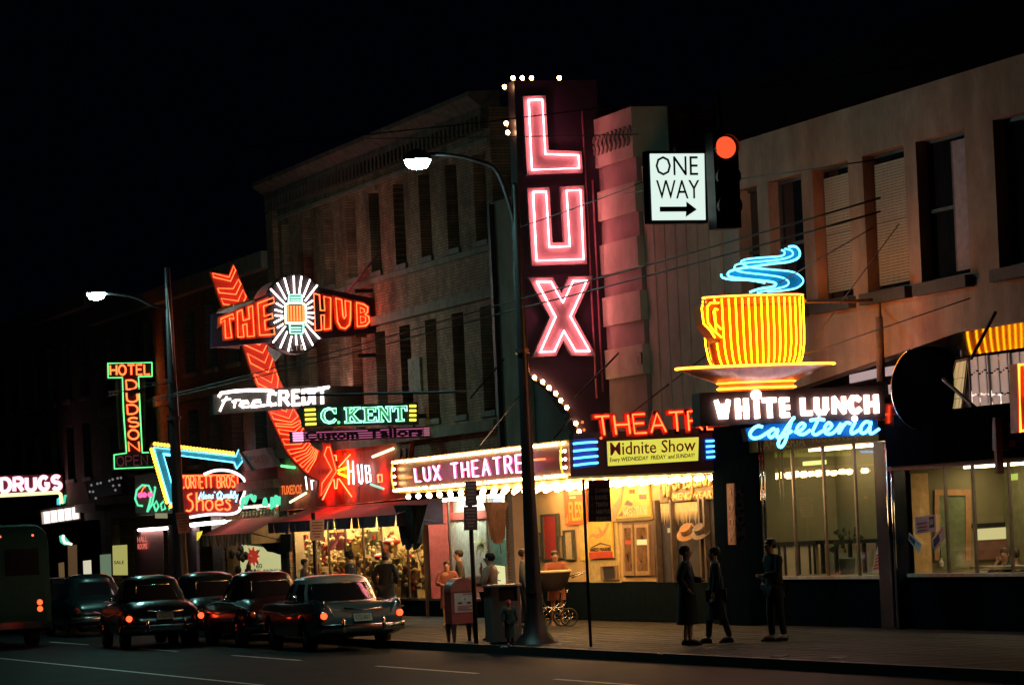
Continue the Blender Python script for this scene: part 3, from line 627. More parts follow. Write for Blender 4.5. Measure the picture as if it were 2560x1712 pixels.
ice = mat('paper_fringe', (.62, .5, .28), .8)
b = MB()
for i in range(34):
    x = w0 + .15 + i * (fx(1765, 1400, TW) - w0) / 35; h = .16 + .16 * random.random()
    b.add([(x, TW - .03, 2.72), (x + .12, TW - .03, 2.72), (x + .06, TW - .035, 2.5 - h)], [(0, 1, 2)])
    b.quad((x, TW - .03, 2.72), (x + .12, TW - .03, 2.72), (x + .12, TW - .03, 2.52), (x, TW - .03, 2.52))
o = b.build('paper_fringe', ice, TH); o['kind'] = 'stuff'
# hats and odds in the men's wear window
felt = mat('tan_felt', (.30, .18, .10), .8); greyf = mat('grey_felt', (.16, .14, .14), .8)
def hat(pt, r, m, label, tilt=.7):
    b = MB(); b.lathe([(.02, .10), (.5 * r, .12), (.55 * r, .04), (.58 * r, 0), (r, -.015), (r * 1.02, -.03), (.5 * r, -.03)], (0, 0, 0), 'z', 16); R = Matrix.Rotation(tilt, 3, 'X') @ Matrix.Rotation(.4, 3, 'Y')
    b.v = [R @ v + pt for v in b.v]; o = b.build('felt_hat', m, smooth=True); tag(o, label, 'hat', 'hats in the menswear window'); 
    bb = MB(); bb.lathe([(.56 * r, .0), (.57 * r, .035)], (0, 0, 0), 'z', 16, False); bb.v = [R @ v + pt for v in bb.v]; bb.build('hat_band', ink, o); return o
PW = Pl('y', TW - .14)
hat(PW.p(zX(930, 1310)), .27, felt, 'tan felt hat tilted on display in the dark menswear window')
hat(PW.p(zX(1190, 1300)), .24, greyf, 'grey felt hat on display at the right of the tan one')
for i, (a, c) in enumerate(((585, 1290), (1030, 1310))):
    p = Pl('y', TW - .08).p(zX(a, c)); b = MB(); b.box(p.x - .16, p.x + .16, p.y, p.y + .01, p.z - .05, p.z + .05)
    tag(b.build('price_card', emit('bright_card', (1, .8, .35), .4)), ('small pale price card in the left menswear pane', 'tiny bright price card beside the tan felt hat')[i], 'card')

# ---- shop between the clothing store and the theatre: red and white interior
n0, n1 = -96.4, -89.35
shop(BR, n0, n1, .62, 2.95, FAC + .05, .75, mat('blind_white', (.66, .68, .60), .7, var=.06, scale=3), mat('coral_paint', (.55, .10, .08), .7), cool, [fx(1118), fx(1215)], lamp_y=(.2, .45))
BP = Pl('y', 28.7)
q = BP.quad(zO(375, 20), zO(545, 10), zO(560, 790), zO(390, 790)); panel(q, 0, 1, 0, 1).build('red_panel', MATS['coral_paint'], BR)
q = Pl('y', 28.66).quad(zO(395, 150), zO(495, 120), zO(530, 700), zO(430, 780)); panel(q, 0, 1, 0, 1).build('blue_panel', mat('slate_blue', (.06, .10, .12), .6), BR)
q = BP.quad(zO(545, 0), zO(950, -40), zO(950, 40), zO(545, 60)); panel(q, 0, 1, 0, 1, .03).build('red_valance', MATS['coral_paint'], BR)
b = MB()
for i in range(24):
    q = Pl('y', 28.74).quad(zO(545, 55), zO(945, 40), zO(945, 560), zO(560, 600)); addpanel(b, q, i / 24, (i + .8) / 24, 0, 1, .03, .02)
o = b.build('vertical_blind', mat('blind_slat_white', (.75, .76, .68), .6), BR); o['kind'] = 'stuff'
q = Pl('y', 28.6).quad(zO(940, 50), zO(1105, 30), zO(1110, 480), zO(950, 500)); panel(q, 0, 1, 0, 1).build('teal_drape', mat('teal_drape', (.12, .26, .22), .8, var=.5, scale=4), BR)
star = MB(); c = Pl('y', 28.5).p(zO(885, 290))
for i in range(12): a = 2 * math.pi * i / 12; star.tube([c, c + Vector((math.cos(a) * .75, 0, math.sin(a) * .26))], .02, n=4, r1=.006)
tag(star.build('straw_star', mat('straw', (.85, .75, .35), .6)), 'large straw star hung in the pale lit window behind the standing man', 'ornament')
q = Pl('y', 28.3).quad(zO(1010, 470), zO(1100, 480), zO(1115, 740), zO(990, 760)); o = panel(q, 0, 1, 0, 1).build('sign_card', emit('glow_card', (1, .9, .45), 1.1, (.6, .55, .3))); tag(o, 'glowing cream show card standing in the window corner by the waiting man', 'sign')
b = MB()
for l in ([(.2, .85), (.6, .8), (.3, .65)], [(.25, .55), (.7, .5)], [(.2, .3), (.8, .25), (.5, .15)]): b.tube([q(u, v, .02) for u, v in l], .012)
b.build('ink_scrawl', ink, o)

# ---- clothing store (the hub): warm crowded windows
h0, h1 = -110.6, -97.0
shop(BR, h0, h1, .62, 2.85, FAC + .05, .7, mat('warm_backdrop', (.80, .56, .28), .8, var=.3, scale=1.4), MATS['cream_wall'], warm, [fx(815), fx(858), fx(902), fx(948), fx(1012)], lamp_y=(.1, .3))
HP = Pl('y', 28.42)
cloths = {'maroon': (.20, .03, .05), 'red': (.55, .07, .05), 'white': (.75, .66, .5), 'tan': (.42, .28, .15), 'olive': (.22, .19, .09), 'gold': (.62, .43, .12), 'navy': (.03, .03, .07), 'brown': (.16, .08, .05)}
CM = {k_: mat('cloth_' + k_, v_, .85, var=.3, scale=7) for k_, v_ in cloths.items()}
def garment(px, py, w, h, col, label, kind='shirt'):
    p = HP.p((px, py)); b = MB(); hw = w / 2
    n = Vector((0, -1, 0))
    if kind == 'shirt': P = [(-.2, 0), (-.5, -.08), (-.72, -.45), (-.55, -.5), (-.42, -.28), (-.40, -1), (.40, -1), (.42, -.28), (.55, -.5), (.72, -.45), (.5, -.08), (.2, 0), (0, -.07)]
    elif kind == 'banner': P = [(-.5, 0), (-.5, -1), (-.2, -.97), (0, -1), (.25, -.97), (.5, -1), (.5, 0)]
    else: P = [(-.4, 0), (-.5, -1), (-.08, -1), (0, -.3), (.08, -1), (.5, -1), (.4, 0)]
    b.prism([p + Vector((a * w, -.02 + .05 * math.sin(a * 5), c_ * h)) for a, c_ in P], n, .07); o = b.build(('garment', 'hanging_banner')[kind == 'banner'], CM[col]); tag(o, label, ('garment', 'banner')[kind == 'banner'], 'goods in the clothing store windows')
    bb = MB(); bb.tube([p + Vector((-.12 * w, -.03, .0)), p + Vector((0, -.03, .07)), p + Vector((.12 * w, -.03, 0))], .012, n=4); bb.build('hanger', DARK, o); return o
garment(748, 1338, 1.5, .5, 'maroon', 'dark red banner with black print at the left end of the clothing window', 'banner'); garment(842, 1330, 1.6, .52, 'maroon', 'dark red banner hung right of the parking sign in the clothing window', 'banner')
garment(924, 1328, 1.6, .5, 'olive', 'olive and red banner hung in the middle of the clothing window', 'banner')
garment(764, 1352, .45, .34, 'red', 'narrow red shirt next to the left dark banner'); garment(778, 1356, .5, .5, 'white', 'white shirt left of the parking sign post'); garment(800, 1354, .6, .5, 'white', 'white shirt with red scarf right of the parking sign post')
garment(812, 1362, .5, .5, 'red', 'bright red coat right of the parking sign post'); garment(872, 1352, .9, .55, 'brown', 'brown overcoat behind the man in the hat'); garment(893, 1345, .9, .6, 'gold', 'golden robe beside the brown overcoat')
garment(900, 1390, .7, .2, 'red', 'small red folded jersey under the golden robe'); garment(958, 1350, .8, .5, 'white', 'cream shirt under the canopy edge right of the centre'); garment(976, 1340, .9, .4, 'gold', 'pale gold shirt by the red and white ornaments')
garment(990, 1395, 1.1, .5, 'olive', 'olive jacket above the dark coated shopper'); garment(1000, 1420, 1.0, .5, 'tan', 'tan jacket at the right end of the clothing window'); garment(1030, 1400, 1.0, .6, 'tan', 'tan overcoat by the right window post'); garment(1020, 1450, 1.2, .5, 'navy', 'dark trousers near the sill at the right', 'trousers')
garment(850, 1400, .9, .4, 'gold', 'gold waistcoat low in the window beside the man in the hat'); garment(928, 1400, 1.0, .45, 'olive', 'olive pullover low in the middle window'); garment(756, 1395, 1.1, .4, 'tan', 'tan pullover low in the left window'); garment(948, 1430, .9, .4, 'red', 'red cardigan low beside the dark coated shopper')
for i, (a, c) in enumerate(((zN(1835, 260)), (zN(1745, 395)))):
    p = Pl('y', 28.25).p((a, c)); b = MB(); b.ball(p, .24, 10, 6, (1, 1, .35)); b.v = [v for v in b.v]
    o = b.build('ornament_ball', mat('ornament_red', (.6, .05, .04), .3)); tag(o, ('upper red and white ornament in the right clothing window', 'lower red and white ornament in the right clothing window')[i], 'ornament', 'ornaments in the clothing window')
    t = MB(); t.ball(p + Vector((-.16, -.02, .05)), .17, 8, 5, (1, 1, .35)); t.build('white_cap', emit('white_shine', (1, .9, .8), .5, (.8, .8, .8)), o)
random.seed(11)
b = MB()
for i in range(190):
    x = random.uniform(h0 + .3, h1 - .2); z = random.uniform(.85, 1.9) if random.random() < .8 else random.uniform(1.9, 2.6); s_ = random.uniform(.04, .13)
    b.ball((x, random.uniform(28.2, 28.5), z), s_, 5, 3, (1.2, .6, .6))
o = b.build('small_goods', mat('mixed_goods', (.62, .42, .18), .6, var=.7, scale=2.2), BR); o['kind'] = 'stuff'
b = MB()
for i in range(90):
    x = random.uniform(h0 + .3, h1 - .2); z = random.uniform(.85, 2.4); s_ = random.uniform(.03, .07); b.ball((x, 28.16, z), s_, 5, 3)
o = b.build('bright_goods', mat('bright_goods', (.85, .66, .36), .5, var=.3), BR); o['kind'] = 'stuff'

for nm_, n_, col_, zt_ in (('red_goods', 60, (.5, .05, .04), 2.3), ('dark_goods', 90, (.05, .035, .03), 1.5), ('green_goods', 40, (.14, .17, .06), 2.0)):
    b = MB()
    for i in range(n_):
        x = random.uniform(h0 + .3, h1 - .2); z = random.uniform(.8, zt_); w_ = random.uniform(.05, .16); h_ = random.uniform(.04, .18); y = random.uniform(28.15, 28.45)
        b.box(x - w_, x + w_, y, y + .05, z, z + h_)
    o = b.build(nm_, mat(nm_, col_, .7, var=.4, scale=5), BR); o['kind'] = 'stuff'
# ---- shoe store with the poinsettia card
g0, g1 = fx(478), fx(604); g2, g3 = fx(590), fx(716)
shop(DK, -119.4, -112.1, .8, 3.2, FAC + .05, .8, mat('dark_display', (.03, .024, .022), .8, var=.8, scale=2.5), CM['brown'], emit('dim_shop_lamp', (1, .8, .5), 14), [fx(540)], lamp_y=(.2, .4))
q = Pl('y', 28.52).quad(zN(410, 275), zN(860, 330), zN(860, 530), zN(415, 550)); o = panel(q, 0, 1, 0, 1).build('lit_display_panel', emit('lit_cream', (1, .95, .45), .72, (.6, .6, .3))); tag(o, 'glowing cream show panel with a red poinsettia in the shoe store window', 'sign')
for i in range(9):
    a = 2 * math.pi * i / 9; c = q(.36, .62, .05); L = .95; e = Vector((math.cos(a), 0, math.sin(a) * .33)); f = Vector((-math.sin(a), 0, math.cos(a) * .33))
    MB().prism([c, c + e * L * .5 + f * .2, c + e * L, c + e * L * .5 - f * .2], (0, -1, 0), .02).build('petal', emit('petal_glow', (.85, .05, .03), .55, (.5, .05, .03)), o)  # petals glow of themselves, in place of window light falling on them
for i in range(4): a = .6 + 1.6 * i; c = q(.36, .62, .03); e = Vector((math.cos(a), 0, math.sin(a) * .33)); f = Vector((-math.sin(a), 0, math.cos(a) * .33)); MB().prism([c, c + e * .5 + f * .16, c + e * 1.05, c + e * .5 - f * .16], (0, -1, 0), .02).build('leaf', mat('dark_leaf', (.02, .05, .02), .6), o)
MB().ball(q(.36, .62, .09), .1, 8, 4, (1, .4, .5)).build('flower_heart', CM['white'], o)
text('60', q, .42, .54, .18, .36, ink, o, .03); text('THE ANNEX', q, .3, .95, .02, .14, ink, o, .03)
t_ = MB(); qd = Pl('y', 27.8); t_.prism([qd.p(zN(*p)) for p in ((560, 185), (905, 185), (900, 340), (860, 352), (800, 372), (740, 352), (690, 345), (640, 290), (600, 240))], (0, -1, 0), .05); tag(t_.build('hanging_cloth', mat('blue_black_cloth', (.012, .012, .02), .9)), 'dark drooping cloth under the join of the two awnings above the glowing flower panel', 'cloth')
b = MB()
for i in range(24): x = random.uniform(-119.2, -117.4); b.ball((x, random.uniform(28.2, 28.6), random.uniform(.9, 2.2)), random.uniform(.08, .2), 6, 4, (1.2, .5, .8))
o = b.build('window_goods', mat('shadowy_goods', (.05, .04, .035), .7, var=.9, scale=3), DK); o['kind'] = 'stuff'
# pink lit doorway further left
DP = Pl('y', 27.97)
q = DP.quad(zM(1225, 150), zM(1490, 120), zM(1500, 560), zM(1240, 600)); panel(q, 0, 1, 0, 1).build('pink_doorway', mat('rose_panel', (.42, .16, .14), .7, var=.15), DK)
q2 = Pl('y', 27.9).quad(zM(1270, 138), zM(1535, 122), zM(1535, 138), zM(1270, 156)); b = MB(); b.tube([q2(0, .5), q2(1, .5)], .05); b.build('fluorescent_tube', E_FLUO, DK)
q3 = Pl('y', 27.9).quad(zM(1260, 210), zM(1350, 200), zM(1350, 320), zM(1265, 325)); text('HALL', q3, 0, 1, .55, 1, emit('coral_glow', (1, .2, .15), .8), DK); text('ROOMS', q3, 0, 1, 0, .45, MATS['coral_glow'], DK)
for a, c in ((1550, 1625), (1695, 1815)): q = DP.quad(zM(a, 105), zM(c, 95), zM(c + 5, 560), zM(a + 10, 570)); panel(q, 0, 1, 0, 1, .06, .1).build('shop_pilaster', mat('mauve_plaster', (.36, .24, .26), .8), DK)
q2 = Pl('y', 27.85).quad(zM(1745, 95), zM(2060, 62), zM(2060, 80), zM(1745, 108)); b = MB(); b.tube([q2(0, .5), q2(1, .5)], .06); b.build('fluorescent_tube', E_FLUO, DK)
q = DP.quad(zM(1808, 170), zM(1865, 155), zM(1850, 205), zM(1812, 250)); panel(q, 0, 1, 0, 1, .05).build('yellow_notice', emit('yellow_notice', (1, .85, .05), .9), DK)
# dim shop windows at the far left, and columns whose light is painted as glow
for c, nm, col, k_ in (((915, 375, 1010, 585), 'lit_pane', (.55, .8, .5), .22), ((1030, 290, 1160, 560), 'lit_door', (.9, .85, .25), .42), ((760, 430, 830, 580), 'lit_pane', (.9, .85, .6), .7), ((620, 290, 700, 570), 'tan_column', (.8, .45, .2), .10), ((535, 450, 582, 580), 'tan_column', (.8, .5, .2), .15), ((1415, -50, 1525, 40), 'lit_fanlight', (.8, .8, .4), .25)):
    q = Pl('y', 27.96).quad(zM(c[0], c[1]), zM(c[2], c[1] - 8), zM(c[2] + 6, c[3]), zM(c[0] + 6, c[3])); panel(q, 0, 1, 0, 1).build(nm, emit(nm + '_%d' % c[0], col, k_, (.3, .25, .2)), DK if c[0] > 600 else FB)
q = Pl('y', 27.9).quad(zM(1035, 400), zM(1150, 395), zM(1150, 500), zM(1035, 500)); text('SALE', q, .1, .9, .4, .7, ink, DK)
# awnings
awn = mat('maroon_canvas', (.50, .11, .10), .85, var=.2, scale=5); val = mat('dark_valance', (.05, .03, .05), .85, var=.3, scale=6); strp = mat('striped_valance', (.20, .14, .08), .85, var=.3)
def awning(x0, x1, ztop, zbot, out, label, vm, vh, n, scal=True, loc_text=None):
    t = thing('awning', label, 'awning', ((x0 + x1) / 2, FAC, zbot)); b = MB()
    N = 10; rows = []
    for i in range(N + 1):
        x = x0 + (x1 - x0) * i / N; sg = .03 * (i % 2); rows.append([(x, FAC - .05, ztop), (x, FAC - out * .5, (ztop + zbot) / 2 - sg), (x, FAC - out, zbot - sg)])
    b.loft(rows, cap=False, closed=False); b.build('canvas', awn, t, smooth=True)
    for i in range(n):
        a = x0 + (x1 - x0) * i / n; c = x0 + (x1 - x0) * (i + 1) / n; y = FAC - out - .01; d = .05 * math.sin(i * 1.7)
        bb = MB(); bb.add([(a, y, zbot), (c, y, zbot), (c, y + d, zbot - vh), ((a + c) / 2, y + d, zbot - vh - (.06 if scal else 0)), (a, y + d, zbot - vh)], [(0, 1, 2, 3, 4)]); bb.build('valance_flap', vm if i % 2 == 0 or vm is val else strp2, t)
    for x in (x0, x1): bb = MB(); bb.add([(x, FAC - .05, ztop), (x, FAC - out, zbot), (x, FAC - out, zbot - vh), (x, FAC - .05, zbot - vh)], [(0, 1, 2, 3)]); bb.build('side_flap', vm, t); bb = MB(); bb.tube([(x, FAC, zbot - .3), (x, FAC - out, zbot)], .018); bb.build('awning_arm', DARK, t)
    return t
strp2 = mat('pale_stripe', (.42, .34, .2), .85)
a0 = onY(*zN(80, 200), 26.9).x; a1 = onY(*zN(540, 170), 26.9).x
awning(a0, a1, 3.04, 2.57, 1.1, 'maroon awning with a striped hanging edge over the shoe store window', strp, .32, 26)
a2 = onY(*zN(700, 100), 26.7).x; a3 = onY(*zN(1870, 0), 26.7).x
HA = awning(a2, a3, 3.2, 2.83, 1.3, 'long maroon awning with a dark crumpled edge over the clothing store', val, .3, 22, False)
q = rect('y', 26.66, a2 + 4.5, a2 + 8.0, 2.58, 2.78); text('HUB LTD', q, 0, 1, 0, 1, mat('dim_awning_letter', (.14, .10, .12), .8), HA, .03)
def drape(px0, px1, top, bot, label, m, y=27.0):
    t = MB(); q = Pl('y', y).quad((px0, top), (px1, top), (px1 - 6, bot), (px0 + 22, bot)); rows = []
    for j in range(7):
        v = 1 - j / 6; rows.append([q(.5 + (i / 16 - .5) * (1 - .25 * (1 - v)), v + (.1 * math.sin(i * 1.3) if j == 6 else 0), .10 * math.sin(i * 1.9 + j * .3)) for i in range(17)])
    t.loft(rows, cap=False, closed=False); o = t.build('hanging_cloth', m, smooth=True); tag(o, label, 'cloth'); bb = MB(); bb.tube([q(.6, .1), q(.9, -.35)], .012); bb.build('cord', DARK, o); return o
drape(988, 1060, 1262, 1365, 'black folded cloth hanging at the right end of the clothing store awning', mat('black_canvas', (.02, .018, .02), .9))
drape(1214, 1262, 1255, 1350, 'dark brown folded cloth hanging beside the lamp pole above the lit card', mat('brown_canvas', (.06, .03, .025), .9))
for a, c in ((zG(130, 1180), zG(150, 1330)), (zG(1040, 1060), zG(1042, 1200))):
    p0, p1 = Pl('y', 27.2).p(a), Pl('y', 27.2).p(c); b = MB(); b.lathe([(.02, p1.z), (.13, p0.z), (.06, p0.z + .06)], (p0.x, p0.y, 0), 'z', 8); o = b.build('cone_lamp', emit('cone_shade', (1, .8, .5), .9, (.6, .5, .4)) if a[0] < 1100 else emit('cone_shade_cool', (.75, .85, 1), 1.1)); tag(o, ('small amber cone lamp under the end of the long awning' if a[0] < 1100 else 'pale blue white cone lamp hanging under the canopy left of the pole'), 'lamp')
# ================================================================== tall LUX blade sign
cab_purple = mat('plum_enamel', (.036, .016, .034), .45, var=.2, scale=2); red_en = mat('letter_enamel', (.26, .17, .17), .5, var=.06); trim_m = mat('rose_trim', (.38, .10, .15), .4)
LP = Pl('x', -80.7); NX = Vector((1, 0, 0)); NYm = Vector((0, -1, 0))
LX = thing('theatre_blade_sign', 'tall dark upright sign with three huge pink outlined letters and a few lit bulbs', 'neon sign', (-81, 26.5, 4.1))
outl = [zE(1045, 190), zE(1800, 185), zE(1815, 560), zF(1835, 0), zF(1880, 560), zF(1930, 1290), (1540, 1092), (1460, 1092), zG(1780, 450), zG(1690, 260), zG(1600, 130), zF(1480, 1560), zF(1340, 1430), zF(1180, 1335), zF(1110, 560), zF(1085, 0), zE(1075, 900)]
MB().prism([LP.p(p) for p in outl], NX, .5).build('cabinet', cab_purple, LX)
for a, c in ((zE(1665, 460), zF(1800, 1560)), (zE(1760, 1100), zF(1855, 1500)), (zF(1120, 700), zF(1175, 1320))):
    b = MB(); b.tube([LP.p(a, .02), LP.p(c, .02)], .022); b.build('trim_strip', trim_m, LX)
letters = {'L': [zE(1150, 380), zE(1278, 375), zE(1307, 872), zE(1608, 882), zE(1616, 1000), zE(1183, 1016)],
 'U': [zE(1190, 1220), zE(1313, 1215), zF(1343, 182), zF(1530, 175), zE(1500, 1205), zE(1628, 1200), zF(1655, 293), zF(1226, 306)],
 'X': [zF(1225, 500), zF(1358, 498), zF(1467, 690), zF(1562, 490), zF(1685, 487), zF(1535, 815), zF(1712, 1132), zF(1582, 1130), zF(1475, 945), zF(1388, 1135), zF(1260, 1140), zF(1400, 820)]}
for ch, P in letters.items():
    w = [LP.p(p, .14) for p in P]; MB().prism(offset_poly(w, NX, .10), NX, .13).build('letter_plate', red_en, LX)
    t = [p + NX * .06 for p in w]; t = t + [t[0] + (t[1] - t[0]) * .03]
    MB().tube(t, .016).build('letter_tube', E_PINK, LX)
def bulb_mesh(r, m, parent, loc): b = MB(); b.ball(loc, r, 7, 4); return b.build('bulb', m, parent)
LB = [LP.p(q, .02) + Vector((-.25, 0, .06)) for q in (zE(1065, 180), zE(1150, 180), zE(1235, 180), zE(1490, 180))] + [LP.p(q) + Vector((-.25, -.03, 0)) for q in (zE(1000, 235), zE(1015, 570), zE(1030, 655))] + \
     [LP.p(q, .06) for q in (zF(1225, 1370), zF(1300, 1410), zF(1357, 1462), zF(1420, 1515), zG(1505, 35), zG(1565, 85), zG(1612, 150), zG(1667, 215), zG(1750, 360), zG(1780, 435))]
def bulb_master(r, m, parent, at, n=7, k=4):
    me = MB(); me.ball((0, 0, 0), r, n, k); d = bpy.data.meshes.new('bulb'); d.from_pydata([tuple(v) for v in me.v], [], me.f); d.materials.append(m); d.polygons.foreach_set('use_smooth', [True] * len(d.polygons)); return d
BULB = {}
def bulbs(root, pts, m=E_BULB, r=.045, name='bulb'):
    k_ = (m.name, r)
    if k_ not in BULB: BULB[k_] = bulb_master(r, m, root, None)
    for p in pts:
        o = bpy.data.objects.new(name, BULB[k_]); SC.collection.objects.link(o); o.parent = root; o.location = Vector(p) - BASE[root.name]
bulbs(LX, LB, E_BULB, .05)
sock = MB()
for p in LB: sock.ball(p + Vector((-.04, .03, -.05)), .04, 6, 3)
o = sock.build('bulb_socket', mat('brass', (.45, .3, .08), .4, .8), LX); o['kind'] = 'stuff'
for z in (9.6, 7.2): b = MB(); b.box(-81.1, -80.75, 27.3, 27.99, z, z + .12); b.build('bracket', DARK, LX)

# ================================================================== theatre canopy with its lettered faces
YF = 24.6; XR = -73.9; XL = -86.85; ZB = 3.3; ZT = 4.06
CY = thing('theatre_canopy', 'projecting theatre canopy edged with rows of lit bulbs and pink lettering', 'canopy', (-80, 26, ZB))
can_red = mat('canopy_maroon', (.05, .004, .003), .45, var=.2, scale=2); sof = mat('soffit_cream', (.62, .47, .22), .6, var=.08)
b = MB(); b.box(XL, XR, YF, FAC - .02, ZB + .02, ZT); b.build('canopy_body', can_red, CY)
b = MB(); b.box(XL, XR, YF, FAC - .02, ZB - .02, ZB + .02); b.build('soffit', sof, CY)
gold_m = mat('gold_trim', (.65, .40, .08), .35, .6)
# front face: frame of bulbs, letters
fq = rect('y', YF, XL, XR, ZB, ZT)
for v in (.02, .98): b = MB(); addpanel(b, fq, 0, 1, v - .035, v + .035, .06, .06); b.build('trim_strip', gold_m, CY)
pts = []
n = 62
for i in range(n):
    u = .008 + .984 * i / (n - 1)
    if random.random() < .94: pts.append(fq(u, .93, .10))
    if random.random() < .94: pts.append(fq(u, .07, .10))
for v in (.28, .5, .72): pts += [fq(.004, v, .1), fq(.02, v, .12), fq(.986, v, .12), fq(1.0, v, .1)]
bulbs(CY, pts, E_BULB, .034)
for u in (.012, .99): b = MB(); b.tube(smoothline([fq(u, v, .1 + .06 * math.sin(v * 3.14)) for v in (.08, .3, .5, .7, .92)], 3), .022); b.build('trim_tube', E_YEL2, CY)
lxq = Pl('y', YF).quad(zG(355, 770), zG(1340, 640), zG(1350, 800), zG(368, 890))
neon_text('LUX THEATRE', lxq, CY, E_PINK3, .020, .2, .42); neon_text('LUX THEATRE', lxq, CY, E_PINK2, .014, .165, .42, name='letter_return', dx=.002)
for c in ((190, 860, 295, 850), (1400, 693, 1525, 683)): b = MB(); P_ = Pl('y', YF); b.tube([P_.p(zG(c[0], c[1]), .12), P_.p(zG(c[2], c[3]), .12)], .018); b.build('dash_tube', E_RED, CY)
# bulbs under the canopy (a grid, about 300)
pts = []
for i in range(30):
    for j in range(7): pts.append(Vector((XL + .25 + i * (XR - XL - .5) / 29, YF + .2 + j * .52 + .12 * (i % 2), ZB - .11)))
bulbs(CY, pts[:170], E_BULB, .06); me = MB()
for p in pts[170:]: me.ball(p, .06, 7, 4)
o = me.build('soffit_bulbs', E_BULB, CY); o['kind'] = 'stuff'
# side face toward the camera
SP = Pl('x', XR)
bluepan = mat('blue_enamel', (.02, .05, .22), .4)
q = SP.quad((1432, 1098), (1490, 1094), (1492, 1165), (1434, 1172)); panel(q, 0, 1, 0, 1, .03).build('blue_panel', bluepan, CY)
def bars(q, vs, u0, u1, m, r, root, off=.09, nm='stripe_tube'):
    for v in vs: b = MB(); b.tube([q(u0, v, off), q((u0 + u1) / 2, v + .01, off), q(u1, v, off)], r); b.build(nm, m, root)
bars(q, (.12, .35, .6, .85), -.05, 1.0, E_BLUE, .022, CY)
q = SP.quad(zH(1170, 495), zH(1340, 490), zH(1345, 690), zH(1180, 700)); panel(q, 0, 1, 0, 1, .03).build('blue_panel', bluepan, CY); bars(q, (.14, .38, .62, .86), .03, .95, E_BLUE, .022, CY)
q = SP.quad(zH(1360, 500), zH(1420, 495), zH(1420, 680), zH(1368, 690)); bars(q, (.1, .35, .6, .85), 0, .8, emit('blue_neon_dim', (.04, .3, 1), 1.1), .016, CY)
q = Pl('x', XR + .02).quad(zH(275, 525), zH(1115, 485), zH(1110, 700), zH(285, 750))
o = panel(q, -.01, 1.01, -.03, 1.03, .05, .12).build('notice_frame', DARK, CY)
o = panel(q, 0, 1, 0, 1, .06, .04).build('lit_notice_board', emit('lit_yellow', (.86, .80, .09), .78, (.5, .5, .1)), CY)
dred = mat('deep_red_letter', (.42, .02, .03), .6)
text('Midnite Show', q, .03, .965, .42, .95, dred, o, .075, .01, bold=.006)
text('Every WEDNESDAY  FRIDAY  and SUNDAY!', q, .02, .955, .1, .33, ink, o, .075, .006, bold=.012, shear=.1)
b = MB(); b.box(XR - .3, XR, YF + .1, FAC - .1, ZT, ZT + .14); b.build('letter_rail', BLACK, CY)
TQ = SP.quad(zH(165, 300), zH(1290, 235), zH(1300, 410), zH(190, 470))
neon_text('THEATRE', TQ, CY, E_RED, .018, .06, .2); 
for ch, L in stroke_letters('THEATRE', .2):
    b = MB()
    for l in L:
        for i in range(len(l) - 1):
            p, r_ = TQ(*l[i]), TQ(*l[i + 1]); d = (r_ - p).normalized() * .05; s_ = d.cross(NX).normalized() * .06; b.hexa([p - d - s_, r_ + d - s_, r_ + d + s_, p - d + s_], NX, .10)
    b.build('letter_channel', mat('red_channel', (.45, .04, .02), .5), CY)
bulbs(CY, [SP.p(zH(x, y), .1) for x, y in ((215, 495), (60, 420), (45, 350))], E_RED2, .03)
# pale beam and blue pieces where the canopy meets the building

# ================================================================== THE HUB lantern sign
HX = Pl('x', -100.2)
HB = thing('lantern_sign', 'winged plum coloured neon sign reading the hub with a white rayed lantern disc', 'neon sign', (-100.3, 25.6, 6.5))
MB().prism([HX.p(q) for q in (zU(1010, 612), zU(1600, 430), zU(1870, 290), zU(1870, 1030), zU(1000, 1105))], NX, .3).build('left_wing', cab_purple, HB)
MB().prism([HX.p(q) for q in (zT(560, 455), zT(900, 520), zT(1165, 572), zT(1172, 905), zT(640, 968))], NX, .3).build('right_wing', cab_purple, HB)
blank = mat('brown_black_enamel', (.02, .012, .012), .5)
MB().prism([HX.p((738 + 71 * math.cos(a), 785 + 100 * math.sin(a)), .12) for a in [i * math.pi / 20 for i in range(40)]], NX, .5).build('disc', blank, HB)
MB().prism([HX.p((700 + 62 * math.cos(a), 783 + 82 * math.sin(a)), -.5) for a in [i * math.pi / 16 for i in range(32)]], NX, .06).build('rear_disc', mat('pale_enamel', (.4, .25, .24), .5), HB)
MB().prism([HX.p(q, .05) for q in (zU(1050, 605), zU(1290, 600), zU(1620, 425), zU(1590, 420), zU(1250, 520))], NX, .08).build('fin', mat('pale_blue_enamel', (.45, .6, .65), .35), HB)
MB().prism([HX.p(q, .02) for q in (zU(1030, 1105), zU(1400, 1075), zU(1400, 1120), zU(1250, 1112))], NX, .08).build('fin', mat('rose_enamel', (.5, .14, .12), .4), HB)
MB().prism([HX.p(q, -.1) for q in (zU(1820, 1080), zU(2040, 1190), zU(1940, 1310), zU(1860, 1180))], NX, .1).build('fin', mat('grey_enamel', (.5, .4, .4), .4), HB)
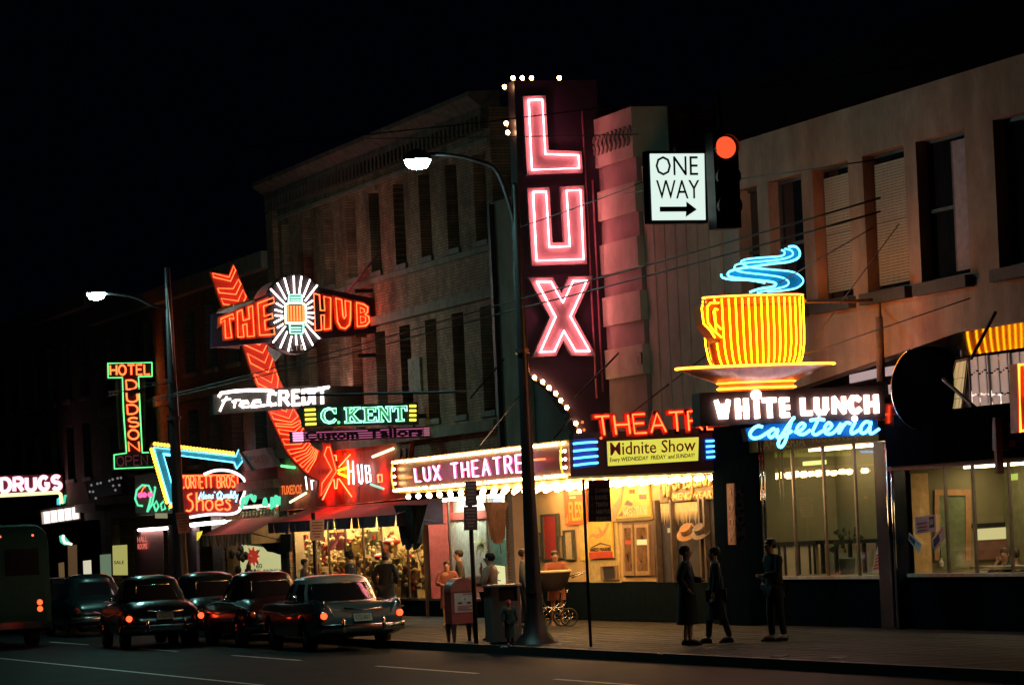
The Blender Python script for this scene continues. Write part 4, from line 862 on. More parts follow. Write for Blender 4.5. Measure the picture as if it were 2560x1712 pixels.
hub = [[zU(1108, 752), zU(1112, 690), zU(1285, 622), zU(1300, 690), zU(1234, 682), zU(1268, 965), zU(1180, 972), zU(1168, 708)],
 [zU(1350, 590), zU(1420, 558), zU(1437, 715), zU(1528, 690), zU(1512, 522), zU(1572, 500), zU(1598, 942), zU(1500, 950), zU(1490, 765), zU(1430, 778), zU(1448, 952), zU(1362, 958)],
 [zU(1650, 465), zU(1880, 380), zU(1895, 450), zU(1735, 505), zU(1745, 655), zU(1862, 615), zU(1870, 680), zU(1752, 712), zU(1760, 855), zU(1888, 822), zU(1897, 915), zU(1680, 930)],
 [zT(553, 525), zT(608, 540), zT(618, 690), zT(660, 692), zT(652, 555), zT(718, 570), zT(716, 868), zT(655, 875), zT(656, 735), zT(622, 738), zT(630, 880), zT(568, 888)],
 [zT(768, 572), zT(825, 588), zT(838, 745), zT(850, 772), zT(866, 745), zT(858, 595), zT(912, 607), zT(910, 770), zT(900, 830), zT(860, 868), zT(815, 856), zT(785, 800)],
 [zT(970, 615), zT(1040, 632), zT(1080, 660), zT(1078, 708), zT(1052, 730), zT(1090, 752), zT(1096, 800), zT(1062, 838), zT(978, 848)]]
or_en = mat('orange_enamel', (.45, .10, .03), .5)
for P in hub:
    w = [HX.p(p, .08) for p in P]; MB().prism(offset_poly(w, NX, .07), NX, .06).build('letter_plate', or_en, HB); MB().tube([p + NX * .05 for p in w], .018, True).build('letter_tube', E_ORANGE, HB)
b = MB(); b.tube([HX.p(q, .13) for q in (zT(1005, 660), zT(1045, 680), zT(1050, 705), zT(1008, 715))], .014, True); b.build('letter_tube', E_ORANGE, HB)
b = MB(); b.tube([HX.p(q, .13) for q in (zT(1008, 745), zT(1058, 760), zT(1058, 800), zT(1012, 815))], .014, True); b.build('letter_tube', E_ORANGE, HB)
rays = [((840, 260), (845, 425)), ((912, 265), (890, 420)), ((990, 295), (925, 455)), ((1055, 345), (945, 490)), ((1015, 485), (965, 520)), ((1015, 545), (965, 560)), ((1025, 598), (965, 600)), ((1025, 645), (965, 635)), ((1020, 705), (965, 670)), ((1075, 835), (950, 700)), ((1015, 895), (935, 745)), ((945, 935), (905, 800)), ((865, 890), (860, 800)), ((790, 950), (820, 810)), ((715, 920), (780, 770)), ((650, 870), (765, 720)), ((660, 690), (745, 645)), ((690, 735), (745, 700)), ((668, 622), (740, 625)), ((668, 570), (738, 590)), ((680, 510), (740, 545)), ((628, 380), (755, 510)), ((690, 325), (770, 475)), ((755, 280), (795, 425))]
for a, c in rays: b = MB(); b.tube([HX.p(zC(*a), .22), HX.p(zC(*c), .22)], .021); b.build('ray_tube', E_WHITE, HB)
lan = [(795, 435), (910, 435), (915, 495), (948, 530), (950, 680), (930, 700), (920, 785), (805, 785), (800, 705), (765, 690), (760, 525), (790, 500)]
b = MB(); b.prism([HX.p(zC(*p), .2) for p in lan], NX, .08); b.build('lantern_plate', mat('dark_green_enamel', (.03, .07, .05), .5), HB)
W2 = emit('warm_white_neon', (1, .9, .55), 5)
b = MB(); b.tube([HX.p(zC(*p), .25) for p in ((765, 690), (760, 525), (800, 508), (910, 508), (948, 530), (950, 680), (910, 695), (800, 695))], .028, True); b.build('lantern_tube', W2, HB)
for seg in ([(790, 500), (795, 435), (910, 435), (915, 495)], [(800, 705), (805, 785), (920, 785), (928, 705)]): b = MB(); b.tube([HX.p(zC(*p), .25) for p in seg], .022); b.build('lantern_tube', E_MINT, HB)
for y in (460, 482, 735, 758): b = MB(); b.tube([HX.p(zC(808, y), .25), HX.p(zC(905, y), .25)], .016); b.build('lantern_tube', E_MINT, HB)
for x in (785, 812, 840, 868, 895, 922): b = MB(); b.tube([HX.p(zC(x, 535), .25), HX.p(zC(x + 4, 675), .25)], .026); b.build('lantern_tube', E_ORANGE, HB)
text('L T D', HX.quad(zC(820, 893), zC(945, 885), zC(945, 935), zC(820, 943)), 0, 1, 0, 1, mat('cream_letter', (.6, .5, .42), .5), HB, .14)
for z in (7.15, 8.9): b = MB(); b.box(-100.4, -100.25, 27.5, 27.98, z, z + .1); b.build('bracket', DARK, HB)
b = MB(); b.tube([HX.p(zT(890, 508)), Vector((-99.5, 27.99, 9.9))], .035); b.build('stay_bar', trim_m, HB)

rear_face(HB, ('letter_plate', 'letter_tube', 'ray_tube', 'disc', 'lantern_plate', 'lantern_tube'), -100.35, HX.p((738, 785)).y)
# ---- the long red arrow running down to the shop board
AX = Pl('x', -103.6)
AR = thing('red_arrow_sign', 'long red neon arrow with chevrons sweeping down behind the lantern sign to the shop board', 'neon sign', (-103.7, 26, 3.4))
Lf = [zC(137, 352), zC(200, 530), zC(300, 720), zC(385, 880), zC(500, 1215), zD(645, 155), zD(700, 280), zD(790, 470), zD(900, 600), zD(1000, 690), zD(1090, 735)]
Rt = [zC(360, 270), zC(445, 470), zC(550, 690), zC(640, 870), zC(725, 1190), zD(905, 140), zD(950, 245), zD(1010, 390), zD(1060, 440), zD(1090, 455), zD(1120, 480)]
ar_m = mat('arrow_red_enamel', (.44, .05, .02), .5, var=.1)
lw = smoothline([AX.p(p) for p in Lf], 3); rw = smoothline([AX.p(p) for p in Rt], 3)
MB().strip(lw, rw, NX, .2).build('arrow_shaft', ar_m, AR)
MB().prism([AX.p(zC(*p)) for p in ((90, 220), (265, 245), (305, 140), (360, 270), (137, 352))], NX, .2).build('arrow_tail', ar_m, AR)
MB().prism([AX.p(q, .03) for q in (zD(1125, 390), zD(1195, 395), zD(1262, 660), zD(1080, 905), zD(1090, 735), zD(1000, 690), zD(1120, 480))], NX, .22).build('arrow_head', ar_m, AR)
MB().tube([AX.p(zC(*p), .06) for p in ((112, 232), (262, 270), (303, 165), (322, 205), (276, 305), (122, 268))], .013, True).build('chevron_tube', E_ORANGE, AR)
def lerp(a, b_, t): return a + (b_ - a) * t
nsteps = len(lw) - 1; nc = 17
def at_arrow(s_, u):
    s_ = max(0, min(nsteps - .001, s_)); i = int(s_); return lerp(lerp(lw[i], lw[i + 1], s_ - i), lerp(rw[i], rw[i + 1], s_ - i), u) + NX * .06
for i in range(nc):
    s0_ = .5 + i * (nsteps - 3.4) / nc; th = 1.0 * (nsteps - 3) / nc * .48; dp = 1.5 if i < 12 else 1.1
    P = [at_arrow(s0_, .06), at_arrow(s0_ + dp * .55, .6), at_arrow(s0_ - .25, .92), at_arrow(s0_ + th - .2, .94), at_arrow(s0_ + dp * .55 + th, .62), at_arrow(s0_ + th, .06)]
    MB().tube(P, .013, True).build('chevron_tube', E_ORANGE, AR)
b = MB(); b.tube([AX.p(q, .1) for q in (zD(1155, 430), zD(1180, 430), zD(1240, 655), zD(1100, 875), zD(1110, 760), zD(1200, 640), zD(1130, 500))], .014, True); b.build('head_tube', E_ORANGE, AR)

# ---- red board over the clothing shop
BQ = Pl('y', 27.9).quad((691, 1146), (1028, 1098), (1012, 1246), (701, 1277))
BD = thing('shop_board', 'red weathered fascia board with white tube letters hub and neon bursts over the awning', 'sign board', (-104, 27.9, 3.2))
wred = mat('weathered_red', (.80, .10, .06), .7, var=.35, scale=1.1); B_RED = emit('board_neon', (1, .018, .005), 45); panel(BQ, 0, 1, 0, 1, 0, .09).build('board', wred, BD)
for u0, u1, v0, v1 in ((.02, .12, .82, .98), (.47, .66, .02, .3), (.43, .56, .72, .95), (.9, 1.0, .5, 1.0)): panel(BQ, u0, u1, v0, v1, .012, .01).build('worn_patch', mat('worn_patch', (.36, .16, .12), .9, var=.6, scale=3), BD)
BP_ = Pl('y', 27.9)
def tubes(P, segs, m, r, root, off=.12, nm='tube', pl=None):
    for s_ in segs: b = MB(); b.tube([P.p(p, off) for p in s_], r); b.build(nm, m, root)
tubes(BP_, [[zW(1425, 255), zW(1440, 560)], [zW(1490, 260), zW(1500, 560)], [zW(1430, 400), zW(1495, 390)], [zW(1550, 310), zW(1575, 530), zW(1600, 550), zW(1612, 520), zW(1600, 305)], [zW(1650, 320), zW(1668, 535), zW(1715, 520), zW(1712, 430), zW(1665, 415), zW(1705, 395), zW(1695, 325), zW(1650, 320)]], emit('ice_neon', (.6, .9, 1), 5), .020, BD, nm='letter_tube')
tubes(BP_, [[zW(885, 460), zW(905, 625)], [zW(960, 510), zW(970, 625)], [zW(955, 515), zW(985, 512)]], MATS['ice_neon'], .02, BD, nm='letter_tube')
tubes(BP_, [[zW(1310, 340), zW(1455, 180)], [zW(1105, 750), zW(1225, 500), zW(1250, 500), zW(1260, 610), zW(1285, 610), zW(1295, 490), zW(1315, 490), zW(1475, 715)], [zW(1240, 195), zW(1275, 190), zW(1280, 260)], [zW(1810, 440), zW(1860, 435), zW(1865, 525), zW(1815, 530), zW(1810, 440)]], B_RED, .018, BD, nm='burst_tube')
tubes(BP_, [[zW(1310, 380), zW(1420, 345)], [zW(1310, 420), zW(1425, 465)]], E_YEL, .03, BD, nm='burst_tube')
tubes(BP_, [[zW(580, 325), zW(745, 345)]], E_GRN, .04, BD, nm='accent_tube'); tubes(BP_, [[zW(690, 785), zW(890, 670)], [zW(1745, 208), zW(2005, 105)]], emit('pale_green_neon', (.75, 1, .5), 2.0), .04, BD, nm='accent_tube'); tubes(BP_, [[zW(1720, 560), zW(1880, 615)]], emit('pale_mint_neon', (.4, 1, .7), .9), .035, BD, nm='accent_tube')
q = BP_.quad(zW(530, 580), zW(790, 560), zW(790, 680), zW(530, 695)); text('TUXEDOS', q, 0, 1, 0, 1, emit('orange_glow_letter', (1, .22, .04), 1.0), BD, .02)
q = BP_.quad(zW(990, 360), zW(1200, 350), zW(1200, 430), zW(990, 450)); text('1887', Pl('x', -103.55).quad(zW(1000, 370), zW(1190, 360), zW(1190, 425), zW(1000, 435)), 0, 1, 0, 1, mat('old_letter', (.2, .03, .02), .7), AR, .02)
q = BP_.quad(zW(2010, 105), zW(2150, 100), zW(2150, 230), zW(2010, 240))
for i in range(2): b = MB(); x = .1 + .5 * i; b.tube([q(x, .9, .05), q(x + .35, .9, .05), q(x + .35, .1, .05), q(x, .1, .05)], .03); b.build('dark_letter', BLACK, BD)
q = Pl('x', -94.0).quad(zW(1880, 320), zW(1955, 315), zW(1955, 690), zW(1890, 700))

# ---- FREE CREDIT
FX = Pl('x', -102.6); oliv = mat('olive_cabinet', (.03, .032, .026), .55)
FCs = thing('credit_sign', 'dark olive box sign with fat white letters free credit below the lantern sign', 'neon sign', (-102.8, 26, 5.9))
MB().prism([FX.p(q) for q in (zV(1010, 330), zV(2345, 195), (905, 965), (905, 1015), zV(2345, 520), zV(1020, 620))], NX, .35).build('cabinet', oliv, FCs)
wl_m = emit('white_letter_light', (1, .78, .74), 6)
tubes(FX, [[zV(1085, 365), zV(1120, 310), zV(1300, 282), zV(1500, 268), zV(1750, 268), zV(1890, 285)]], wl_m, .045, FCs, .08, 'script_stroke')
for l in ([(1205, 360), (1150, 460), (1100, 575)], [(1130, 425), (1210, 400), (1260, 395)], [(1340, 400), (1320, 470), (1310, 525)], [(1280, 440), (1330, 415), (1400, 410)], [(1420, 470), (1520, 455), (1500, 420), (1420, 430), (1390, 490), (1440, 520), (1560, 500)], [(1600, 450), (1700, 440), (1690, 410), (1600, 420), (1570, 470), (1620, 505), (1760, 480)], [(1560, 515), (1700, 500), (1820, 480)]): tubes(FX, [smoothline([FX.p(zV(*p)) for p in l], 4)] and [[zV(*p) for p in l]], wl_m, .028, FCs, .09, 'script_stroke')
def slab(P_, polys, m, root, w, off, nm='letter'):
    b = MB(); n = P_.n
    for l in polys:
        for i in range(len(l) - 1):
            p, r_ = P_.p(l[i], off), P_.p(l[i + 1], off); d = (r_ - p); L = d.length
            if L < 1e-4: continue
            d.normalize(); s_ = d.cross(n).normalized() * w; b.hexa([p - d * w * .7 - s_, r_ + d * w * .7 - s_, r_ + d * w * .7 + s_, p - d * w * .7 + s_], n, .05)
    return b.build(nm, m, root)
cred = {'C': [[(1920, 320), (1860, 300), (1825, 340), (1820, 440), (1860, 480), (1920, 470)]], 'R': [[(1985, 480), (1985, 290), (2080, 290), (2100, 340), (2075, 385), (1995, 390)], [(2050, 390), (2110, 475)]], 'E': [[(2260, 275), (2175, 280), (2180, 480), (2270, 470)], [(2180, 370), (2250, 365)]], 'D': [[(2330, 465), (2325, 275), (2390, 275), (2425, 320), (2425, 420), (2395, 455), (2330, 465)]], 'I': [[(2480, 270), (2485, 455)]], 'T': [[(2530, 262), (2680, 225)], [(2600, 255), (2605, 450)]]}
for ch, L in cred.items(): slab(FX, [[zV(*p) for p in l] for l in L], wl_m, FCs, .042, .08)
tubes(FX, [[zV(2330, 262), zV(2500, 250), zV(2710, 215)]], wl_m, .03, FCs, .07, 'swash')

rear_face(FCs, ('letter', 'script_stroke', 'swash'), -102.78, (FX.p(zV(1010, 400)).y + FX.p((905, 990)).y) / 2)
# ---- C. KENT and Custom Tailors
KX = Pl('x', -95.6); dgreen = mat('bottle_green_enamel', (.012, .03, .022), .4)
KT = thing('tailor_sign', 'dark box sign with green outlined letters c kent and yellow bars', 'neon sign', (-95.8, 26, 5.2))
MB().prism([KX.p(q) for q in (zD(940, 55), zD(1995, 22), zD(2005, 220), zD(960, 248))], NX, .35).build('cabinet', dgreen, KT)
kq = lambda x0, x1, y0, y1: KX.quad(zD(x0, y0), zD(x1, y0 - (x1 - x0) * .034), zD(x1 + 6, y1 - (x1 - x0) * .034), zD(x0 + 6, y1))
kent = {'C': (1095, 1240, 72, 218, [(.98, .95), (.98, .62), (.85, .62), (.72, .84), (.5, .88), (.28, .75), (.22, .5), (.28, .25), (.5, .12), (.72, .16), (.86, .3), (.98, .22), (.8, .05), (.5, 0), (.2, .1), (.02, .35), (.02, .65), (.2, .9), (.5, 1), (.8, .92), (.86, .95)]),
 'K': (1308, 1465, 70, 212, [(.02, 1), (.46, 1), (.46, .88), (.34, .88), (.34, .6), (.62, .88), (.55, .88), (.55, 1), (.98, 1), (.98, .88), (.84, .88), (.54, .56), (.88, .12), (1, .12), (1, 0), (.56, 0), (.56, .12), (.62, .12), (.42, .43), (.34, .35), (.34, .12), (.46, .12), (.46, 0), (.02, 0), (.02, .12), (.13, .12), (.13, .88), (.02, .88)]),
 'E': (1478, 1605, 68, 206, [(.02, 1), (.95, 1), (.95, .68), (.82, .68), (.78, .86), (.4, .86), (.4, .58), (.7, .58), (.7, .44), (.4, .44), (.4, .14), (.8, .14), (.85, .34), (.98, .34), (.98, 0), (.02, 0), (.02, .12), (.14, .12), (.14, .88), (.02, .88)]),
 'N': (1610, 1745, 62, 202, [(.02, 1), (.34, 1), (.72, .42), (.72, .88), (.6, .88), (.6, 1), (1, 1), (1, .88), (.9, .88), (.9, 0), (.74, 0), (.3, .68), (.3, .12), (.42, .12), (.42, 0), (.02, 0), (.02, .12), (.12, .12), (.12, .88), (.02, .88)]),
 'T': (1752, 1885, 58, 196, [(0, 1), (1, 1), (1, .66), (.88, .66), (.82, .86), (.62, .86), (.62, .12), (.78, .12), (.78, 0), (.22, 0), (.22, .12), (.38, .12), (.38, .86), (.18, .86), (.12, .66), (0, .66)])}
kgreen = mat('letter_green', (.15, .35, .14), .5)
for ch, (x0, x1, y0, y1, P) in kent.items():
    q = kq(x0, x1, y0, y1); w = [q(u, v, .05) for u, v in P]; MB().prism(w, NX, .04).build('letter_plate', kgreen, KT); MB().tube([q(u, v, .10) for u, v in P], .014, True).build('letter_tube', E_MINT, KT)
bulbs(KT, [KX.p(zD(1262, 205), .1)], E_GRN, .04)
for x0, x1, ys in ((952, 1050, (92, 135, 178, 222)), (1912, 1972, (55, 98, 140, 182))):
    for y in ys: b = MB(); b.tube([KX.p(zD(x0 + (y - 92) * .06 * (x0 < 1500), y), .08), KX.p(zD(x1 + (y - 92) * .06 * (x0 < 1500), y - (5 if x0 < 1500 else 0)), .08)], .034); b.build('yellow_bar', emit('yellow_bar_light', (1, .80, .08), 1.6), KT)
for y in (27.2,): b = MB(); b.box(-95.9, -95.7, y, 27.98, 5.3, 5.42); b.build('bracket', DARK, KT)
TX = Pl('x', -94.7); CT = thing('custom_tailors_sign', 'long low sign of pink tube lines behind dark letters custom tailors', 'neon sign', (-94.9, 26, 4.8))
MB().prism([TX.p(q) for q in (zD(842, 285), zD(2100, 240), zD(2105, 335), zD(850, 392))], NX, .3).build('cabinet', mat('plum_black', (.10, .035, .06), .5), CT)
tq = TX.quad(zD(845, 290), zD(2095, 245), zD(2098, 330), zD(850, 385))
for i in range(4):
    v = .14 + i * .24; b = MB(); b.tube([tq(.0, v, .04), tq(.075, v, .04)], .024); b.build('pink_line', emit('pink_bar', (1, .36, .62), 1.7), CT)
    b = MB(); b.tube([tq(.085, v, .03), tq(.955, v, .03)], .010); b.build('pink_line', emit('pink_line_dim', (1, .22, .5), .55), CT); b = MB(); b.tube([tq(.96, v, .04), tq(1.0, v, .04)], .02); b.build('pink_line', emit('pink_line_faint', (1, .4, .5), .35), CT)
text('Custom', tq, .085, .475, .08, .98, BLACK, CT, .09, .03, bold=.03); text('Tailors', tq, .545, .95, .08, .98, BLACK, CT, .09, .03, bold=.03)

# ================================================================== HOTEL DUDSON OPEN
OX = Pl('x', -128.2); HT = thing('hotel_sign', 'upright dark sign outlined in green neon with red letters hotel dudson open', 'neon sign', (-128.3, 27, 4.6))
frm = [zA(985, 1130), zA(1388, 1122), zA(1390, 1248), zA(1265, 1252), zA(1280, 1568), zB(1300, 378), zB(1440, 374), zB(1440, 508), zB(1045, 525), zB(1042, 398), zB(1155, 382), zB(1128, 0), zA(1118, 1260), zA(988, 1262)]
w = [OX.p(p) for p in frm]; MB().prism(offset_poly(w, NX, .06), NX, .3).build('cabinet', BLACK, HT); MB().tube([p + NX * .06 for p in w], .022, True).build('outline_tube', E_GRN, HT)
neon_text('HOTEL', OX.quad(zA(1005, 1150), zA(1365, 1140), zA(1368, 1230), zA(1008, 1236)), HT, E_RED, .028, .06, .2)
for i, (ch, c) in enumerate(zip('DUDSON', (zA(1150, 1285), zA(1155, 1400), zA(1160, 1510), zB(1168, 60), zB(1168, 172), zB(1172, 282)))):
    neon_text(ch, OX.quad(c, (c[0] + 26, c[1] - 1), (c[0] + 28, c[1] + 22), (c[0] + 2, c[1] + 23)), HT, E_RED, .028, .06)
neon_text('OPEN', OX.quad(zB(1065, 415), zB(1345, 400), zB(1350, 490), zB(1070, 500)), HT, emit('dead_neon', (.25, .04, .06), .35), .02, .05, .2)
b = MB(); b.prism([OX.p(q, -.12) for q in (zA(1060, 1270), zA(1340, 1260), zB(1340, 330), zB(1095, 350))], NX, .1); b.build('backing', mat('brown_backing', (.12, .07, .05), .8), HT)

# ================================================================== shoe store arrow and sign
SX = Pl('x', -115.4); SA = thing('arrow_sign', 'bent cyan neon arrow edged with amber bulbs above the shoe store sign', 'neon sign', (-115.5, 26.2, 3.4))
teal = mat('teal_enamel', (.05, .30, .32), .45)
Pa = [zB(1405, 330), zB(2155, 412), zB(2180, 352), zB(2222, 450), zB(2165, 525), zB(2140, 468), zB(1490, 385), zB(1608, 800), zB(1605, 842), zB(1550, 838)]
w = [SX.p(p) for p in Pa]; MB().prism(w, NX, .2).build('arrow_plate', teal, SA); MB().tube([p + NX * .07 for p in w[:9]] + [w[9] + NX * .07], .024, True).build('outline_tube', E_CYAN, SA)
b = MB(); b.tube([SX.p(q, .07) for q in (zB(1500, 395), zB(1620, 412)) ], .03); b.build('outline_tube', E_CYAN, SA)
pts = [SX.p((lerp(1415, 2130, i / 24) * .27292, 1028 + lerp(298, 385, i / 24) * .27292), .06) for i in range(25)] + [SX.p((lerp(1385, 1525, i / 17) * .27292, 1028 + lerp(350, 830, i / 17) * .27292), .06) for i in range(18)] + [SX.p(zB(1560 + 20 * i, 868), .06) for i in range(3)]
bulbs(SA, pts, E_BULB if False else E_BULB2, .062)
MB().prism([SX.p(q, -.02) for q in (zB(1385, 285), zB(2150, 375), zB(2150, 400), zB(1405, 335), zB(1560, 880), zB(1530, 880), zB(1365, 340))], NX, .15).build('bulb_rail', DARK, SA)
CS = thing('shoe_store_sign', 'red shoe store sign with orange letters cornett bros shoes inside a white tube loop', 'neon sign', (-115.9, 26.4, 2.9))
CXp = Pl('x', -116.2)
MB().prism([CXp.p(q) for q in (zB(1640, 585), zB(2170, 570), zB(2185, 720), zB(2190, 930), zB(1700, 960), zB(1650, 900))], NX, .25).build('cabinet', mat('dark_red_enamel', (.20, .03, .03), .5), CS)
q = CXp.quad(zB(1650, 595), zB(2160, 590), zB(2165, 695), zB(1655, 705)); panel(q, 0, 1, 0, 1, .03).build('name_panel', mat('brick_red_enamel', (.42, .06, .03), .5), CS)
b = MB(); b.tube([q(u, v, .06) for u, v in ((0, 1.05), (1.02, 1.08), (1.02, -.02))], .022); b.build('panel_tube', E_RED, CS)
neon_text('CORNETT BROS.', q, CS, E_ORANGE, .020, .06, .2)
neon_text('Shoes', CXp.quad(zB(1705, 745), zB(2115, 735), zB(2115, 905), zB(1710, 915)), CS, E_ORANGE, .026, .06, .2) if False else None
sq = CXp.quad(zB(1705, 745), zB(2115, 735), zB(2115, 905), zB(1710, 915))
for l in ([(.12, .95), (.03, .85), (.05, .65), (.12, .5), (.13, .2), (.06, .02), (-.02, .05)], [(.22, 1), (.22, .02)], [(.22, .45), (.3, .6), (.36, .5), (.36, .02)], [(.5 + .08 * math.cos(a), .3 + .27 * math.sin(a)) for a in [i * .52 for i in range(13)]], [(.66, .3), (.8, .33), (.79, .5), (.72, .58), (.65, .45), (.66, .15), (.73, .03), (.81, .1)], [(.98, .5), (.92, .58), (.88, .48), (.96, .3), (.97, .1), (.9, .03), (.85, .1)]): b = MB(); b.tube(smoothline([sq(u, v, .06) for u, v in l], 3), .026); b.build('letter', E_ORANGE, CS)
wq = [zB(1860, 578), zB(1950, 545), zB(2050, 540), zB(2140, 560), zB(2215, 610), zB(2245, 680), zB(2225, 760), zB(2200, 820), zB(2200, 880), zB(2160, 925), zB(2080, 942), zB(1960, 940), zB(1850, 950), zB(1730, 970)]
b = MB(); b.tube(smoothline([CXp.p(p, .12) for p in wq], 4), .042); b.build('loop_tube', emit('white_loop', (1, .86, .88), 2.6), CS)
mq = CXp.quad(zB(1820, 735), zB(2175, 725), zB(2170, 800), zB(1815, 805))
ice2 = emit('ice_script', (.35, .85, 1), 2.4)
for l in ([(0, .0), (.03, .9), (.06, .2), (.1, .95), (.12, .0)], [(.16, .3), (.2, .5), (.17, .55), (.15, .2), (.2, .1)], [(.23, .1), (.25, .55), (.28, .5), (.29, .1)], [(.36, .55), (.33, .45), (.36, .2), (.32, .1)], [(.38, .95), (.38, .8)], [(.56, .15), (.48, .1), (.46, .6), (.51, .95), (.57, .7), (.55, .2), (.62, -.05)], [(.63, .55), (.64, .15), (.68, .2), (.69, .55)], [(.75, .5), (.72, .5), (.71, .2), (.75, .15), (.76, .5), (.77, .1)], [(.81, 1), (.8, .1)], [(.84, .55), (.85, .1)], [(.9, .95), (.88, .1), (.92, .1)], [(.87, .6), (.93, .65)], [(.95, .5), (.96, .1), (1, .5), (.97, -.4)]): b = MB(); b.tube([mq(u + .02 * v, v, .08) for u, v in l], .03); b.build('script_stroke', ice2, CS)
# slanted sign board beside the arrow
SB = thing('side_board', 'slanted grey pink board with faded blue lettering right of the cyan arrow head', 'sign board', (-114, 27.5, 4.5))
q = Pl('y', 27.6).quad(zW(0, 150), zW(320, 95), zW(460, 330), zW(70, 395)); panel(q, 0, 1, 0, 1, 0, .2).build('board', mat('pink_grey_board', (.46, .30, .30), .7, var=.25, scale=3), SB)
text('Mens', q, .12, .42, .5, .8, mat('faded_blue', (.1, .35, .42), .6), SB); text('SHOES', q, .4, .85, .3, .68, mat('faded_red', (.45, .12, .12), .6), SB); b = MB(); b.tube([q(.03, 1, .03), q(.28, -.02, .03)], .05); b.build('stay_bar', mat('green_bar', (.2, .32, .25), .5), SB)
# second white tube and green script seen between the posts
W3 = thing('green_script_sign', 'green neon script behind the shoe store sign with a curved white tube at its right', 'neon sign', (-114.5, 27.2, 2.9))
tubes(Pl('x', -113.6), [[zW(480, 425), zW(435, 480), zW(430, 560), zW(470, 640), zW(492, 740)]], MATS['white_loop'], .04, W3, 0, 'curved_tube')
tubes(Pl('y', 27.7), [[zW(20, 860), zW(40, 740), zW(110, 700), zW(70, 800)], [zW(140, 700), zW(180, 770), zW(190, 710)], [zW(300, 830), zW(320, 750), zW(340, 830)], [zW(400, 870), zW(410, 730)], [zW(440, 840), zW(460, 710)], [zW(490, 820), zW(495, 720)]], emit('sea_green_neon', (.1, .8, .45), 1.1), .06, W3, 0, 'script_stroke')
pg = mat('pale_green_letter', (.4, .48, .3), .6)
tubes(Pl('y', 27.75), [[zW(10 + 45 * i, 985 - 6 * i), zW(30 + 45 * i, 960 - 6 * i), zW(15 + 45 * i, 940 - 6 * i), zW(35 + 45 * i, 925 - 6 * i)] for i in range(10)], pg, .05, W3, 0, 'letter')
# ================================================================== signs at the far left
VX = Pl('x', -123); VO = thing('green_voda_sign', 'curly green neon script sign left of the cyan arrow', 'neon sign', (-123.2, 27, 3))
tubes(VX, [[zB(1305, 865), zB(1260, 860), zB(1235, 800), zB(1250, 720), zB(1300, 675), zB(1360, 680), zB(1385, 740), zB(1370, 830), zB(1345, 920)], [zB(1345, 920), zB(1390, 850), zB(1420, 700), zB(1410, 690)], [zB(1425, 915), zB(1405, 860), zB(1430, 820), zB(1450, 870), zB(1425, 915)], [zB(1500, 820), zB(1470, 850), zB(1480, 905), zB(1510, 890), zB(1520, 700)], [zB(1560, 830), zB(1535, 860), zB(1545, 900), zB(1580, 840), zB(1590, 900)]], emit('green_script_neon', (.12, .8, .40), 1.3), .035, VO, .05, 'script_stroke')
tubes(VX, [[zB(1275, 780), zB(1310, 700), zB(1330, 690)]], E_ORANGE, .014, VO, .05, 'inner_tube')
b = MB(); b.prism([VX.p(q, -.02) for q in (zB(1235, 590), zB(1400, 560), zB(1620, 800), zB(1620, 930), zB(1240, 930))], NX, .15); b.build('cabinet', mat('brown_cabinet', (.09, .06, .05), .6), VO)
bulbs(VO, [VX.p(zB(1280, 768), .08), VX.p(zB(1318, 765), .08), VX.p(zB(1370, 762), .08)], E_PINK2, .09)
DX = Pl('x', -145.2); DG = thing('drugs_sign', 'pink white letters drugs over a pale yellow tube with a green leaf end', 'neon sign', (-145.3, 26.5, 3.9))
MB().prism([DX.p(q) for q in (zDr(-250, 230), zDr(1220, 190), zDr(1230, 540), zDr(-250, 620))], NX, .3).build('cabinet', mat('maroon_cabinet', (.10, .02, .02), .6), DG)
dq_ = DX.quad(zDr(20, 285), zDr(1165, 235), zDr(1180, 480), zDr(20, 540))
for ch, L in stroke_letters('DRUGS', .28):
    b = MB()
    for l in L: b.tube([dq_(u, v, .08) for u, v in l], .085)
    b.build('letter', emit('drug_letter', (1, .45, .55), 2.2), DG)
tubes(DX, [[zDr(-250, 625), zDr(600, 580), zDr(1130, 550), zDr(1180, 590), zDr(1195, 770)]], emit('pale_yellow_tube', (1, .88, .42), 1.5), .07, DG, .08, 'line_tube')
for P, c in (([(1195, 610), (1110, 680), (1110, 790), (1180, 800)], (.08, .65, .75)), ([(1210, 780), (1270, 760), (1290, 640), (1350, 590), (1250, 600)], (.1, .7, .45))): MB().prism([DX.p(zDr(*p), .05) for p in P], NX, .06).build('leaf', emit('leaf_light_%d' % P[0][0], c, .9, c), DG)
MB().prism([DX.p(zDr(*p), .02) for p in ((1240, 1370), (1160, 1400), (1180, 1520), (1260, 1580), (1420, 1570), (1330, 1480))], NX, .08).build('crescent', emit('crescent_light', (.12, .7, .5), .9), DG)
tubes(DX, [[zDr(1235, 1385), zDr(1225, 1450), zDr(1260, 1530), zDr(1400, 1562)]], emit('pale_tube', (.9, 1, .7), 2), .05, DG, .06, 'line_tube')
HG = thing('slatted_sign', 'white vertical tube letters in a dark box under the drugs sign', 'neon sign', (-142, 26.5, 3))
HGp = Pl('x', -142); MB().prism([HGp.p(zDr(*p)) for p in ((790, 900), (1560, 780), (1590, 1080), (810, 1190))], NX, .2).build('cabinet', mat('brown_cabinet2', (.07, .06, .05), .6), HG)
hw = emit('milky_tube', (1, .86, .84), 1.5)
for i in range(16):
    if i in (9,): continue
    x = 825 + i * 46; b = MB(); b.tube([HGp.p(zDr(x, 935 - (x - 825) * .155), .05), HGp.p(zDr(x + 20, 1165 - (x - 825) * .15), .05)], .05 + .02 * (i % 3)); b.build('letter_tube', hw if i % 3 else emit('dull_tube', (1, .75, .55), .5), HG)
